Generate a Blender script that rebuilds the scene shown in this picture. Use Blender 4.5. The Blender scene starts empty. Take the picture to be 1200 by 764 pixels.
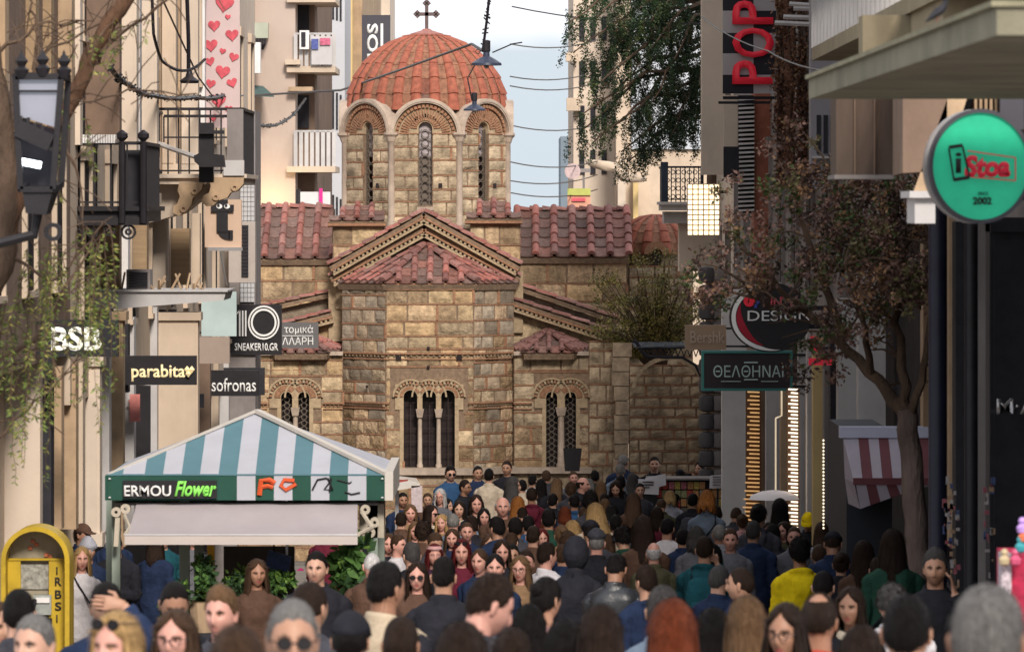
import bpy, bmesh, math, random
from mathutils import Vector, Matrix, noise
R = math.radians
PI = math.pi
rnd = random.Random(7)
sc = bpy.context.scene
COL = sc.collection
# ------------------------------------------------------------------ camera
F = 6500.0          # focal length in photo pixels (195 mm on 36 mm)
HZ = 245.0          # horizon row of the photograph
cam_d = bpy.data.cameras.new('camera'); cam = bpy.data.objects.new('camera', cam_d); COL.objects.link(cam)
cam.location = (0, 0, 0); cam.rotation_euler = (R(90), 0, 0)
cam_d.lens = 195.0; cam_d.sensor_width = 36.0; cam_d.shift_y = -(382 - HZ) / 1200.0
cam_d.clip_start = 0.5; cam_d.clip_end = 20000
cam_d.dof.use_dof = True; cam_d.dof.focus_distance = 82.0; cam_d.dof.aperture_fstop = 10.0
sc.camera = cam
# ------------------------------------------------------------------ world, sun, exposure
SUN_EL, SUN_AZ = 33.0, 169.0     # degrees; azimuth clockwise from +Y
w = bpy.data.worlds.new('World'); sc.world = w; w.use_nodes = True
nt = w.node_tree; nt.nodes.clear()
def WN(t, **k):
    n = nt.nodes.new(t)
    for a, b in k.items(): setattr(n, a, b)
    return n
sky = WN('ShaderNodeTexSky', sky_type='NISHITA', sun_disc=False)
sky.sun_elevation = R(SUN_EL); sky.sun_rotation = R(SUN_AZ); sky.air_density = 1.0; sky.dust_density = 3.0; sky.ozone_density = 1.5
tc = WN('ShaderNodeTexCoord'); mp = WN('ShaderNodeMapping'); mp.inputs['Scale'].default_value = (1, 1, 3.0)
nz = WN('ShaderNodeTexNoise'); nz.inputs['Scale'].default_value = 16.0; nz.inputs['Detail'].default_value = 3; nz.inputs['Roughness'].default_value = .55
sep = WN('ShaderNodeSeparateXYZ')
el = WN('ShaderNodeMapRange'); el.inputs['From Min'].default_value = .015; el.inputs['From Max'].default_value = .045
mulc = WN('ShaderNodeMath', operation='MULTIPLY_ADD'); mulc.inputs[1].default_value = .012; 
crmp = WN('ShaderNodeMapRange'); crmp.inputs['From Min'].default_value = .30; crmp.inputs['From Max'].default_value = .62
mix = WN('ShaderNodeMix', data_type='RGBA'); mix.inputs[7].default_value = (8.0, 8.2, 8.6, 1)
addb = WN('ShaderNodeMix', data_type='RGBA'); addb.inputs[0].default_value = .88; addb.inputs[7].default_value = (5.6, 6.3, 6.9, 1)
bg = WN('ShaderNodeBackground'); bg.inputs['Strength'].default_value = .115
out = WN('ShaderNodeOutputWorld')
L = nt.links.new
L(tc.outputs['Generated'], mp.inputs['Vector']); L(mp.outputs[0], nz.inputs['Vector'])
L(tc.outputs['Generated'], sep.inputs[0])
L(nz.outputs[0], mulc.inputs[0]); L(sep.outputs['Z'], mulc.inputs[2]); L(mulc.outputs[0], el.inputs['Value'])
el.inputs['From Min'].default_value = .0345; el.inputs['From Max'].default_value = .0375
L(sky.outputs[0], addb.inputs[6]); L(addb.outputs[2], mix.inputs[6])
L(el.outputs[0], mix.inputs[0]); L(mix.outputs[2], bg.inputs[0]); L(bg.outputs[0], out.inputs[0])
sd = bpy.data.lights.new('sun', 'SUN'); sun = bpy.data.objects.new('sun', sd); COL.objects.link(sun)
sd.energy = 3.3; sd.angle = R(12); sd.color = (1, .91, .80)
_dir = Vector((math.sin(R(SUN_AZ)) * math.cos(R(SUN_EL)), math.cos(R(SUN_AZ)) * math.cos(R(SUN_EL)), math.sin(R(SUN_EL))))
sun.rotation_euler = _dir.to_track_quat('Z', 'Y').to_euler()
sc.view_settings.view_transform = 'Standard'; sc.view_settings.look = 'None'
sc.view_settings.exposure = 0.25; sc.view_settings.gamma = 1.0
# ------------------------------------------------------------------ street profile (camera height above ground by distance)
GP = [(-30, .9), (0, 1.95), (11, 2.52), (24.5, 3.27), (43, 4.22), (53, 4.68), (62, 5.05), (80, 5.66), (95, 6.14), (115, 6.75), (160, 7.4), (400, 9)]
def G(y):
    for (a, ga), (b, gb) in zip(GP, GP[1:]):
        if y <= b:
            return ga + (gb - ga) * (y - a) / (b - a)
    return GP[-1][1]
def gz(y): return -G(y)
def X(px, Y): return (px - 600.0) * Y / F
def Z(py, Y): return (HZ - py) * Y / F
def W(px, py, Y): return Vector((X(px, Y), Y, Z(py, Y)))
XL, XR = -4.5, 3.54
def YL(px, x=XL): return F * x / (px - 600.0)
def YR(px, x=XR): return F * x / (px - 600.0)
# ------------------------------------------------------------------ materials
MATS = {}
def M(name, col=(.5, .5, .5), rough=.75, var=.18, scale=5.0, bump=.25, bscale=40.0, rand=0.0, metal=0.0, stain=0.0, stcol=(.06, .05, .04),
      emit=0.0, coord='world', stretch=(1, 1, 1), spec=.3, rcol=None, detail=6, bdist=.01):
    if name in MATS: return MATS[name]
    m = bpy.data.materials.new(name); m.use_nodes = True; MATS[name] = m
    n = m.node_tree.nodes; l = m.node_tree.links.new
    b = n['Principled BSDF']
    b.inputs['Roughness'].default_value = rough; b.inputs['Metallic'].default_value = metal
    b.inputs['Specular IOR Level'].default_value = spec
    if coord == 'world': co = n.new('ShaderNodeNewGeometry').outputs['Position']
    else: co = n.new('ShaderNodeTexCoord').outputs['Object']
    mp = n.new('ShaderNodeMapping'); mp.inputs['Scale'].default_value = stretch; l(co, mp.inputs['Vector'])
    c0 = tuple(min(1, x * (1 - var)) for x in col) + (1,); c1 = tuple(min(1, x * (1 + var)) for x in col) + (1,)
    z = n.new('ShaderNodeTexNoise'); z.inputs['Scale'].default_value = scale; z.inputs['Detail'].default_value = detail
    z.inputs['Roughness'].default_value = .62
    l(mp.outputs[0], z.inputs['Vector'])
    mr = n.new('ShaderNodeMapRange'); mr.inputs['From Min'].default_value = .32; mr.inputs['From Max'].default_value = .68; l(z.outputs[0], mr.inputs[0])
    mx = n.new('ShaderNodeMix'); mx.data_type = 'RGBA'; mx.inputs[6].default_value = c0; mx.inputs[7].default_value = c1
    l(mr.outputs[0], mx.inputs[0]); cur = mx.outputs[2]
    if rand or rcol:
        oi = n.new('ShaderNodeObjectInfo')
        if rcol:
            cr = n.new('ShaderNodeValToRGB'); cr.color_ramp.interpolation = 'CONSTANT'
            els = cr.color_ramp.elements
            while len(els) < len(rcol): els.new(0.5)
            for i, c in enumerate(rcol):
                els[i].position = i / len(rcol); els[i].color = tuple(c) + (1,)
            l(oi.outputs['Random'], cr.inputs[0])
            m2 = n.new('ShaderNodeMix'); m2.data_type = 'RGBA'; m2.blend_type = 'MULTIPLY'; m2.inputs[0].default_value = 1
            l(cur, m2.inputs[6]); l(cr.outputs[0], m2.inputs[7]); cur = m2.outputs[2]
        if rand:
            hs = n.new('ShaderNodeHueSaturation'); rr = n.new('ShaderNodeMapRange')
            mo = n.new('ShaderNodeMath'); mo.operation = 'MULTIPLY'; mo.inputs[1].default_value = 17.31
            fr = n.new('ShaderNodeMath'); fr.operation = 'FRACT'
            l(oi.outputs['Random'], mo.inputs[0]); l(mo.outputs[0], fr.inputs[0]); l(fr.outputs[0], rr.inputs[0])
            rr.inputs['To Min'].default_value = 1 - rand; rr.inputs['To Max'].default_value = 1 + rand
            l(rr.outputs[0], hs.inputs['Value']); l(cur, hs.inputs['Color']); cur = hs.outputs[0]
    if stain:
        z2 = n.new('ShaderNodeTexNoise'); z2.inputs['Scale'].default_value = 1.3; z2.inputs['Detail'].default_value = 8; z2.inputs['Roughness'].default_value = .7
        mp2 = n.new('ShaderNodeMapping'); mp2.inputs['Scale'].default_value = (1, 1, .45) if coord == 'world' else (1, 1, 1); l(co, mp2.inputs['Vector']); l(mp2.outputs[0], z2.inputs['Vector'])
        s2 = n.new('ShaderNodeMapRange'); s2.inputs['From Min'].default_value = .48; s2.inputs['From Max'].default_value = .72; s2.inputs['To Max'].default_value = stain
        l(z2.outputs[0], s2.inputs[0])
        m3 = n.new('ShaderNodeMix'); m3.data_type = 'RGBA'; m3.inputs[7].default_value = tuple(stcol) + (1,)
        l(s2.outputs[0], m3.inputs[0]); l(cur, m3.inputs[6]); cur = m3.outputs[2]
    l(cur, b.inputs['Base Color'])
    if bump:
        z3 = n.new('ShaderNodeTexNoise'); z3.inputs['Scale'].default_value = bscale; z3.inputs['Detail'].default_value = 5; l(mp.outputs[0], z3.inputs['Vector'])
        bp = n.new('ShaderNodeBump'); bp.inputs['Strength'].default_value = bump; bp.inputs['Distance'].default_value = bdist
        l(z3.outputs[0], bp.inputs['Height']); l(bp.outputs[0], b.inputs['Normal'])
    if emit:
        b.inputs['Emission Color'].default_value = tuple(col) + (1,); b.inputs['Emission Strength'].default_value = emit
    return m
# ------------------------------------------------------------------ mesh helpers
class MB:
    def __init__(s): s.v = []; s.f = []; s.m = []
    def add(s, vs, fs, mi=0):
        o = len(s.v); s.v += [tuple(v) for v in vs]
        for f in fs: s.f.append(tuple(i + o for i in f)); s.m.append(mi)
        return s
    def box(s, x0, x1, y0, y1, z0, z1, mi=0):
        return s.add([(x0,y0,z0),(x1,y0,z0),(x1,y1,z0),(x0,y1,z0),(x0,y0,z1),(x1,y0,z1),(x1,y1,z1),(x0,y1,z1)],
              [(0,3,2,1),(4,5,6,7),(0,1,5,4),(1,2,6,5),(2,3,7,6),(3,0,4,7)], mi)
    def obox(s, c, a, b, d, mi=0):
        c = Vector(c); a = Vector(a); b = Vector(b); d = Vector(d)
        vs = [c + i*a + j*b + k*d for k in (-1,1) for i, j in ((-1,-1),(1,-1),(1,1),(-1,1))]
        return s.add(vs, [(0,3,2,1),(4,5,6,7),(0,1,5,4),(1,2,6,5),(2,3,7,6),(3,0,4,7)], mi)
    def bar(s, p, q, wd, hd=None, mi=0, up=(0,0,1)):
        p = Vector(p); q = Vector(q); d = (q - p); up = Vector(up)
        sd = d.cross(up)
        if sd.length < 1e-6: sd = d.cross(Vector((1,0,0)))
        sd.normalize(); u2 = sd.cross(d).normalized()
        return s.obox((p+q)/2, sd*wd/2, d/2, u2*(hd or wd)/2, mi)
    def tube(s, pts, r, n=6, mi=0, cap=True):
        pts = [Vector(p) for p in pts]; k = len(pts)
        rs = r if isinstance(r, (list, tuple)) else [r]*k
        o = len(s.v); prev = None
        for i, p in enumerate(pts):
            t = (pts[min(i+1,k-1)] - pts[max(i-1,0)]).normalized()
            if prev is None:
                a = t.cross(Vector((0,0,1)));
                if a.length < .1: a = t.cross(Vector((1,0,0)))
            else: a = prev - t * prev.dot(t)
            a.normalize(); prev = a; b = t.cross(a)
            for j in range(n):
                an = 2*PI*j/n; s.v.append(tuple(p + (a*math.cos(an) + b*math.sin(an))*rs[i]))
        for i in range(k-1):
            for j in range(n):
                j2 = (j+1) % n
                s.f.append((o+i*n+j, o+i*n+j2, o+(i+1)*n+j2, o+(i+1)*n+j)); s.m.append(mi)
        if cap:
            s.f.append(tuple(o+j for j in range(n))[::-1]); s.m.append(mi)
            s.f.append(tuple(o+(k-1)*n+j for j in range(n))); s.m.append(mi)
        return s
    def lathe(s, prof, c=(0,0,0), n=12, mi=0, sx=1, sy=1):
        o = len(s.v); k = len(prof)
        for r, z in prof:
            for j in range(n):
                a = 2*PI*j/n; s.v.append((c[0]+r*sx*math.cos(a), c[1]+r*sy*math.sin(a), c[2]+z))
        for i in range(k-1):
            for j in range(n):
                j2 = (j+1)%n; s.f.append((o+i*n+j, o+i*n+j2, o+(i+1)*n+j2, o+(i+1)*n+j)); s.m.append(mi)
        s.f.append(tuple(o+j for j in range(n))[::-1]); s.m.append(mi)
        s.f.append(tuple(o+(k-1)*n+j for j in range(n))); s.m.append(mi)
        return s
    def prism(s, poly, o, u, v, d, mi=0):
        """poly: 2d points ccw; o origin; u, v plane axes; d extrusion vector"""
        o = Vector(o); u = Vector(u); v = Vector(v); d = Vector(d); n = len(poly)
        vs = [o + u*a + v*b for a, b in poly] + [o + u*a + v*b + d for a, b in poly]
        fs = [tuple(range(n)), tuple(range(2*n-1, n-1, -1))] + [(i, i+n, (i+1)%n+n, (i+1)%n) for i in range(n)]
        return s.add(vs, fs, mi)
    def ring(s, c, r0, r1, a0, a1, u, v, d, n=12, mi=0):
        """arched band in plane (u,v) from angle a0 to a1, extruded by d"""
        c = Vector(c); u = Vector(u); v = Vector(v); d = Vector(d)
        vs = []
        for i in range(n+1):
            a = a0 + (a1-a0)*i/n; e = u*math.cos(a) + v*math.sin(a)
            vs += [c+e*r0, c+e*r1, c+e*r1+d, c+e*r0+d]
        fs = []
        for i in range(n):
            q = i*4
            for j in range(4): fs.append((q+j, q+(j+1)%4, q+4+(j+1)%4, q+4+j))
        fs += [(0,3,2,1), (n*4, n*4+1, n*4+2, n*4+3)]
        return s.add(vs, fs, mi)
    def mesh(s, name, mats, smooth=False):
        me = bpy.data.meshes.new(name); me.from_pydata(s.v, [], s.f)
        for m in (mats if isinstance(mats, (list, tuple)) else [mats]): me.materials.append(m)
        if any(s.m): me.polygons.foreach_set('material_index', s.m)
        bm = bmesh.new(); bm.from_mesh(me); bmesh.ops.recalc_face_normals(bm, faces=bm.faces); bm.to_mesh(me); bm.free()
        if smooth:
            me.polygons.foreach_set('use_smooth', [True]*len(me.polygons))
            if smooth != 'all': 
                try: me.set_sharp_from_angle(angle=R(45))
                except Exception: pass
        me.update(); return me
WMAT = {}
def wmat(o): return WMAT.get(o.name, Matrix.Identity(4)) if o else Matrix.Identity(4)
def link(o, parent=None, mw=None):
    """link o with world matrix mw under parent"""
    COL.objects.link(o); mw = mw or Matrix.Identity(4); WMAT[o.name] = mw
    if parent:
        o.parent = parent; o.matrix_basis = wmat(parent).inverted() @ mw
    else: o.matrix_basis = mw
    return o
def tag(o, label=None, cat=None, group=None, kind=None):
    if label: o['label'] = label
    if cat: o['category'] = cat
    if group: o['group'] = group
    if kind: o['kind'] = kind
    return o
def thing(name, label, cat, loc=(0,0,0), group=None, kind=None):
    o = bpy.data.objects.new(name, None); o.empty_display_size = .2
    link(o, None, Matrix.Translation(Vector(loc)))
    return tag(o, label, cat, group, kind)
def part(mb, name, mats, parent=None, smooth=False, label=None, kind=None):
    o = bpy.data.objects.new(name, mb.mesh(name, mats, smooth)); link(o, parent)
    return tag(o, label, None, None, kind)
def single(mb, name, mats, label=None, cat=None, group=None, kind=None, smooth=False):
    o = bpy.data.objects.new(name, mb.mesh(name, mats, smooth)); link(o); return tag(o, label, cat, group, kind)
def inst(me, name, mw, parent, mat=None):
    o = bpy.data.objects.new(name, me); link(o, parent, mw)
    if mat:
        o.material_slots[0].link = 'OBJECT'; o.material_slots[0].material = mat
    return o
def basis(o, a, b, c):
    m = Matrix.Identity(4)
    for i, v in enumerate((a, b, c, o)):
        for j in range(3): m[j][i] = v[j]
    return m
def text(body, box, Y, mat, parent, name='lettering', rot=0, bold=0.0, depth=.01, dy=-.012, yaw=0, keep=True, shear=0, fit='both'):
    """flat lettering filling the pixel box (x0,y0,x1,y1) on a front facing plane at distance Y"""
    cu = bpy.data.curves.new('text_curve', 'FONT'); cu.body = body; cu.size = 1; cu.extrude = 0; cu.offset = bold; cu.resolution_u = 3; cu.shear = shear
    ob = bpy.data.objects.new('text_tmp', cu); COL.objects.link(ob)
    dg = bpy.context.evaluated_depsgraph_get(); me = bpy.data.meshes.new_from_object(ob.evaluated_get(dg))
    bpy.data.objects.remove(ob); bpy.data.curves.remove(cu)
    co = [v.co.copy() for v in me.vertices]
    if rot:
        mr = Matrix.Rotation(R(rot), 3, 'Z'); co = [mr @ c for c in co]
    x0 = min(c.x for c in co); x1 = max(c.x for c in co); y0 = min(c.y for c in co); y1 = max(c.y for c in co)
    a = W(box[0], box[3], Y); b = W(box[2], box[1], Y)
    for v, c in zip(me.vertices, co):
        v.co = (a.x + (b.x-a.x)*(c.x-x0)/(x1-x0), Y + dy, a.z + (b.z-a.z)*(c.y-y0)/(y1-y0))
    bm = bmesh.new(); bm.from_mesh(me)
    r_ = bmesh.ops.extrude_face_region(bm, geom=bm.faces[:])
    bmesh.ops.translate(bm, vec=(0, depth, 0), verts=[g for g in r_['geom'] if isinstance(g, bmesh.types.BMVert)])
    bmesh.ops.recalc_face_normals(bm, faces=bm.faces); bm.to_mesh(me); bm.free()
    me.materials.clear(); me.materials.append(mat); me.name = name
    o = bpy.data.objects.new(name, me); link(o, parent); return o
def pbox(mb, x0, y0, x1, y1, Y, d, mi=0):
    """box whose front face fills the pixel rectangle at distance Y, going d metres back"""
    return mb.box(X(x0, Y), X(x1, Y), Y, Y+d, Z(y1, Y), Z(y0, Y), mi)
# ================================================================== ground and far setting
m_pave = M('street_paving', (.17, .155, .14), .8, .25, 1.5, .3, 30, stain=.4)
mb = MB()
ys = [-60, -30, 0, 11, 24.5, 43, 53, 62, 80, 95, 115, 160, 400, 3000]
xs = [-1600, -4.6, -4.55, 4.0, 4.05, 1600]
vs = []; fs = []
for y in ys:
    for x in xs: vs.append((x, y, gz(y) if y <= 400 else -9.0))
for i in range(len(ys)-1):
    for j in range(len(xs)-1):
        a = i*len(xs)+j; fs.append((a, a+1, a+1+len(xs), a+len(xs)))
mb.add(vs, fs); single(mb, 'ground', m_pave, kind='structure')
# paving slabs laid on the ground in view (mostly hidden by the crowd)
mb = MB(); slab_m = M('paving_slab', (.24, .215, .19), .75, .2, 4, .2, 60, stain=.3)
for i in range(0, 90):
    y0 = 6 + i*1.0
    for j in range(8):
        x0 = -4.3 + j*1.0 + (.5 if i % 2 else 0)
        x1 = min(x0+.985, 3.5)
        za = gz(y0)+.006; zb = gz(y0+.985)+.006
        mb.add([(x0,y0,za),(x1,y0,za),(x1,y0+.985,zb),(x0,y0+.985,zb)], [(0,1,2,3)])
single(mb, 'pavement', slab_m, kind='structure')

# ================================================================== the church
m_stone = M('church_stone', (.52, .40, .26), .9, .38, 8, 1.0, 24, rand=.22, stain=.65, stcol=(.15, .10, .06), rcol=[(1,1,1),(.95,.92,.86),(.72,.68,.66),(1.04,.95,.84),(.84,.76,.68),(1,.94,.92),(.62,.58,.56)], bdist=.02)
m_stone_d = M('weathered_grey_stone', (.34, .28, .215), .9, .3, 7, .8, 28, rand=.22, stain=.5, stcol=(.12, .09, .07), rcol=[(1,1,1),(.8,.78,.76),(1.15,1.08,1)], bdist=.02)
m_rub = M('rubble_stone', (.44, .345, .235), .95, .45, 9, 1.0, 22, rand=.25, stain=.6, stcol=(.14, .09, .05), rcol=[(1,1,1),(.85,.8,.76),(.68,.6,.52),(1.1,1,.95)], bdist=.03)
m_joint = M('brick_joint', (.235, .165, .115), .95, .3, 14, .6, 60, stain=.4)
m_brick = M('church_brick', (.33, .175, .105), .9, .3, 20, .5, 60, stain=.3)
m_mortar = M('arch_mortar', (.42, .32, .21), .9, .2, 14, .4, 60, stain=.25)
m_marble = M('church_marble', (.44, .355, .29), .65, .2, 6, .3, 40, stain=.45, stcol=(.2, .15, .12))
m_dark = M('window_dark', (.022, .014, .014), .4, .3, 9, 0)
m_tile_p = M('roof_tile_pink', (.29, .122, .105), .8, .28, 16, .4, 70, rand=.28, stain=.42, stcol=(.16, .125, .115), rcol=[(1,1,1),(1.08,1.1,1.1),(.85,.85,.87),(1.02,.9,.86),(.95,1.12,1.15)])
m_pan_p = M('pan_tile_grey', (.20, .11, .092), .85, .35, 16, .4, 70, rand=.3, stain=.5, stcol=(.10, .085, .08), rcol=[(1,1,1),(.92,1.05,1.08),(1.05,.88,.84),(.82,.92,.95)])
m_tile_o = M('dome_tile_orange', (.31, .105, .062), .75, .28, 12, .4, 70, rand=.22, stain=.35, stcol=(.2, .075, .05), rcol=[(1,1,1),(1.1,1.15,1.1),(.85,.82,.95),(.95,.88,.95),(1.0,1.25,1.2)])
m_pan_o = M('dome_pan_tile', (.21, .10, .072), .8, .4, 12, .4, 70, rand=.3, stain=.4, stcol=(.16, .10, .08), rcol=[(1,1,1),(1.15,1.15,1),(.8,.95,1.05),(1.1,.85,.8)])
m_lead = M('lead_sheet', (.42, .37, .39), .6, .2, 5, .2, 30, stain=.3)
m_cross = M('dark_metal_cross', (.12, .085, .085), .55, .15, 9, .2, 50)

church = thing('church', 'small Byzantine stone church with tiled dome closing the end of the street', 'church', (X(497, 99), 99, gz(99)))
# unit pieces
def stone_meshes(n=4):
    res = []
    for k in range(n):
        r = random.Random(40+k); m_ = MB(); nx, nz_ = 4, 3
        for j in range(nz_+1):
            for i in range(nx+1):
                ex = (i in (0, nx)); ez = (j in (0, nz_))
                y = -1 + (.75 if ex or ez else 0) + r.uniform(-.22, .22)
                x = i/nx; z = j/nz_
                if ex: x += r.uniform(0, .02)*(1 if i == 0 else -1)
                if ez: z += r.uniform(0, .05)*(1 if j == 0 else -1)
                m_.v.append((x, y, z))
        for j in range(nz_):
            for i in range(nx):
                a = j*(nx+1)+i; m_.f.append((a, a+1, a+nx+2, a+nx+1)); m_.m.append(0)
        b0 = len(m_.v); per = [i for i in range(nx)] + [nx+(nx+1)*j for j in range(nz_)] + [nz_*(nx+1)+nx-i for i in range(nx)] + [(nz_-j)*(nx+1) for j in range(nz_)]
        for p in per: v = m_.v[p]; m_.v.append((v[0], .2, v[2]))
        for i in range(len(per)): m_.f.append((per[i], b0+i, b0+(i+1) % len(per), per[(i+1) % len(per)])); m_.m.append(0)
        res.append(m_.mesh('stone', m_stone))
    return res
STONES = stone_meshes()
NST = [0]
stuff_stones = MB()
def stone(o, u, n, w_, h_, mat=None, d=.05, parent=None):
    """o lower left corner on wall plane, u unit right, n unit outward"""
    me = rnd.choice(STONES)
    mw = basis(Vector(o), Vector(u)*w_, -Vector(n)*d, Vector((0,0,h_)))
    if NST[0] < 300:
        NST[0] += 1; inst(me, 'stone', mw, parent or church, mat)
    else:
        stuff_stones.add([mw @ v.co for v in me.vertices], [tuple(p.vertices) for p in me.polygons])
def solve_spans(u0, u1, holes, z0, z1):
    sp = [(u0, u1)]
    for (a, b, c, d) in holes:
        if d <= z0+.02 or c >= z1-.02: continue
        ns = []
        for (p, q) in sp:
            if b <= p or a >= q: ns.append((p, q)); continue
            if a > p: ns.append((p, a))
            if b < q: ns.append((b, q))
        sp = ns
    return sp
def facet(P0, P1, z0, z1, holes=(), skip=(), mat=None, ch=.24, wmin=.25, wmax=.62, th=.3, name='wall', d=.019, top=None, gap=.027, stones=True, brick=.25):
    """vertical masonry facet from P0 to P1 (xy), with rectangular openings `holes` (u0,u1,z0,z1) and stone free zones `skip`"""
    P0 = Vector((P0[0], P0[1], 0)); P1 = Vector((P1[0], P1[1], 0)); u = (P1-P0); Lg = u.length; u.normalize(); n = Vector((u.y, -u.x, 0))
    b_ = MB()
    us = sorted(set([0, Lg] + [h for H in holes for h in H[:2]]))
    for a, b in zip(us, us[1:]):
        hs = sorted([(H[2], H[3]) for H in holes if H[0] < (a+b)/2 < H[1]])
        zz = z0
        for (c, e) in hs + [(z1, z1)]:
            if c > zz + 1e-4:
                ctr = P0 + u*(a+b)/2 - n*th/2; ctr.z = (zz+c)/2
                b_.obox(ctr, u*(b-a)/2, n*th/2, Vector((0,0,(c-zz)/2)))
            zz = e
    wl = part(b_, name, m_joint, church)
    bk = MB()
    if stones:
        z = z0 + .01; row = 0
        while z < z1-.08:
            h = min(ch*rnd.uniform(.82, 1.18), z1-z)
            if z1-z-h < .1: h = z1-z
            for (a, b) in solve_spans(0, Lg, list(holes)+list(skip), z, z+h):
                x = a + (0 if row % 2 else 0)
                while x < b-.05:
                    w_ = rnd.uniform(wmin, wmax)
                    if row % 2 and x == a: w_ *= .6
                    if b-x-w_ < wmin*.5: w_ = b-x
                    hh = h-gap
                    if top:
                        zt = min(top(x+gap), top(x+w_-gap))
                        hh = min(hh, zt-z)
                    if hh > .06:
                        o = P0 + u*(x+gap/2); o.z = z+gap/2
                        stone(o, u, n, w_-gap, hh, (m_rub if (rnd.random() < .55 and z < Z(474, 98)) or rnd.random() < .12 else mat), d*rnd.uniform(.7, 1.5))
                        if rnd.random() < brick and w_ > .3:
                            q = P0 + u*(x+w_) + n*.014; q.z = z+h/2
                            bk.obox(q, u*.022, n*.014, Vector((0,0,h*.42)))
                    x += w_
            # thin brick course in the bed joint
            for (a, b) in solve_spans(0, Lg, list(holes)+list(skip), z+h-.03, z+h+.03):
                if b-a > .1 and not top:
                    q = P0 + u*(a+b)/2 + n*.008; q.z = z+h
                    bk.obox(q, u*(b-a)/2, n*.008, Vector((0,0,gap*.4)))
            z += h; row += 1
        if bk.v: part(bk, 'brick_joint', m_brick, wl, kind='stuff')
    return wl, P0, u, n
def dentils(P0, P1, z, n_out=.05, step=.075, size=.04):
    P0 = Vector((P0[0], P0[1], z)); P1 = Vector((P1[0], P1[1], z)); u = P1-P0; Lg = u.length; u.normalize(); n = Vector((u.y, -u.x, 0))
    b_ = MB(); k = int(Lg/step)
    c = (P0+P1)/2
    b_.obox(c + n*.025 + Vector((0,0,.055)), u*Lg/2, n*.04, Vector((0,0,.014)), 1)
    b_.obox(c + n*.012 - Vector((0,0,.045)), u*Lg/2, n*.028, Vector((0,0,.010)), 1)
    for i in range(k):
        p = P0 + u*(i+.5)*step
        a = size*.62
        b_.add([p-u*a+n*.0, p+u*a+n*.0, p+n*n_out, p-u*a+Vector((0,0,.06)), p+u*a+Vector((0,0,.06)), p+n*n_out+Vector((0,0,.06))], [(0,1,2),(3,5,4),(0,2,5,3),(2,1,4,5),(1,0,3,4)])
    return part(b_, 'dentil_course', [m_mortar, m_brick], church, kind='stuff')
# ---- tiles
def tile_mesh(mat, pan=False, name='tile'):
    m_ = MB(); n = 7
    if pan:
        vs = []
        for (y, s_, dz) in ((0, 1, .30), (1, .96, 0.0)):
            for i in range(5):
                t = -1 + i/2
                vs.append((t*.5*s_, y, .18*t*t + dz*.5)); 
        m_.add(vs + [(v[0], v[1], v[2]-.16) for v in vs], [(i, i+1, i+6, i+5) for i in range(4)] + [(10+i, 15+i, 16+i, 11+i) for i in range(4)] +
               [(i, 10+i, 11+i, i+1) for i in range(4)] + [(0, 5, 15, 10), (4, 14, 19, 9)])
    else:
        for (y, r, dz) in ((0, .5, .18), (.06, .53, .18), (1.06, .43, 0)):
            for i in range(n):
                a = PI*i/(n-1); m_.v.append((-math.cos(a)*r, y, math.sin(a)*r*.95+dz))
        for j in range(2):
            for i in range(n-1):
                a = j*n+i; m_.f.append((a, a+1, a+n+1, a+n)); m_.m.append(0)
        m_.f.append(tuple(range(n))[::-1]); m_.m.append(0)
    return m_.mesh(name, mat, smooth=True)
TM = {}
for k, mt, pm in (('p', m_tile_p, m_pan_p), ('o', m_tile_o, m_pan_o)):
    TM[k] = (tile_mesh(mt), tile_mesh(pm, True, 'pan_tile'))
NT = [0, 0]
stuff_tiles = {'p': [MB(), MB()], 'o': [MB(), MB()]}
def tile(k, o, u, v, n, w_, l_, h_, pan=False, parent=None):
    me = TM[k][1 if pan else 0]; i = 1 if pan else 0
    jit = rnd.uniform(-.03, .03)
    mw = basis(o, (u + v*jit)*w_*rnd.uniform(.96, 1.04), v*l_, n*h_)
    if NT[i] < 300:
        NT[i] += 1; inst(me, 'pan_tile' if pan else 'tile', mw, parent or church)
    else:
        stuff_tiles[k][i].add([mw @ q.co for q in me.vertices], [tuple(p.vertices) for p in me.polygons])
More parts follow.
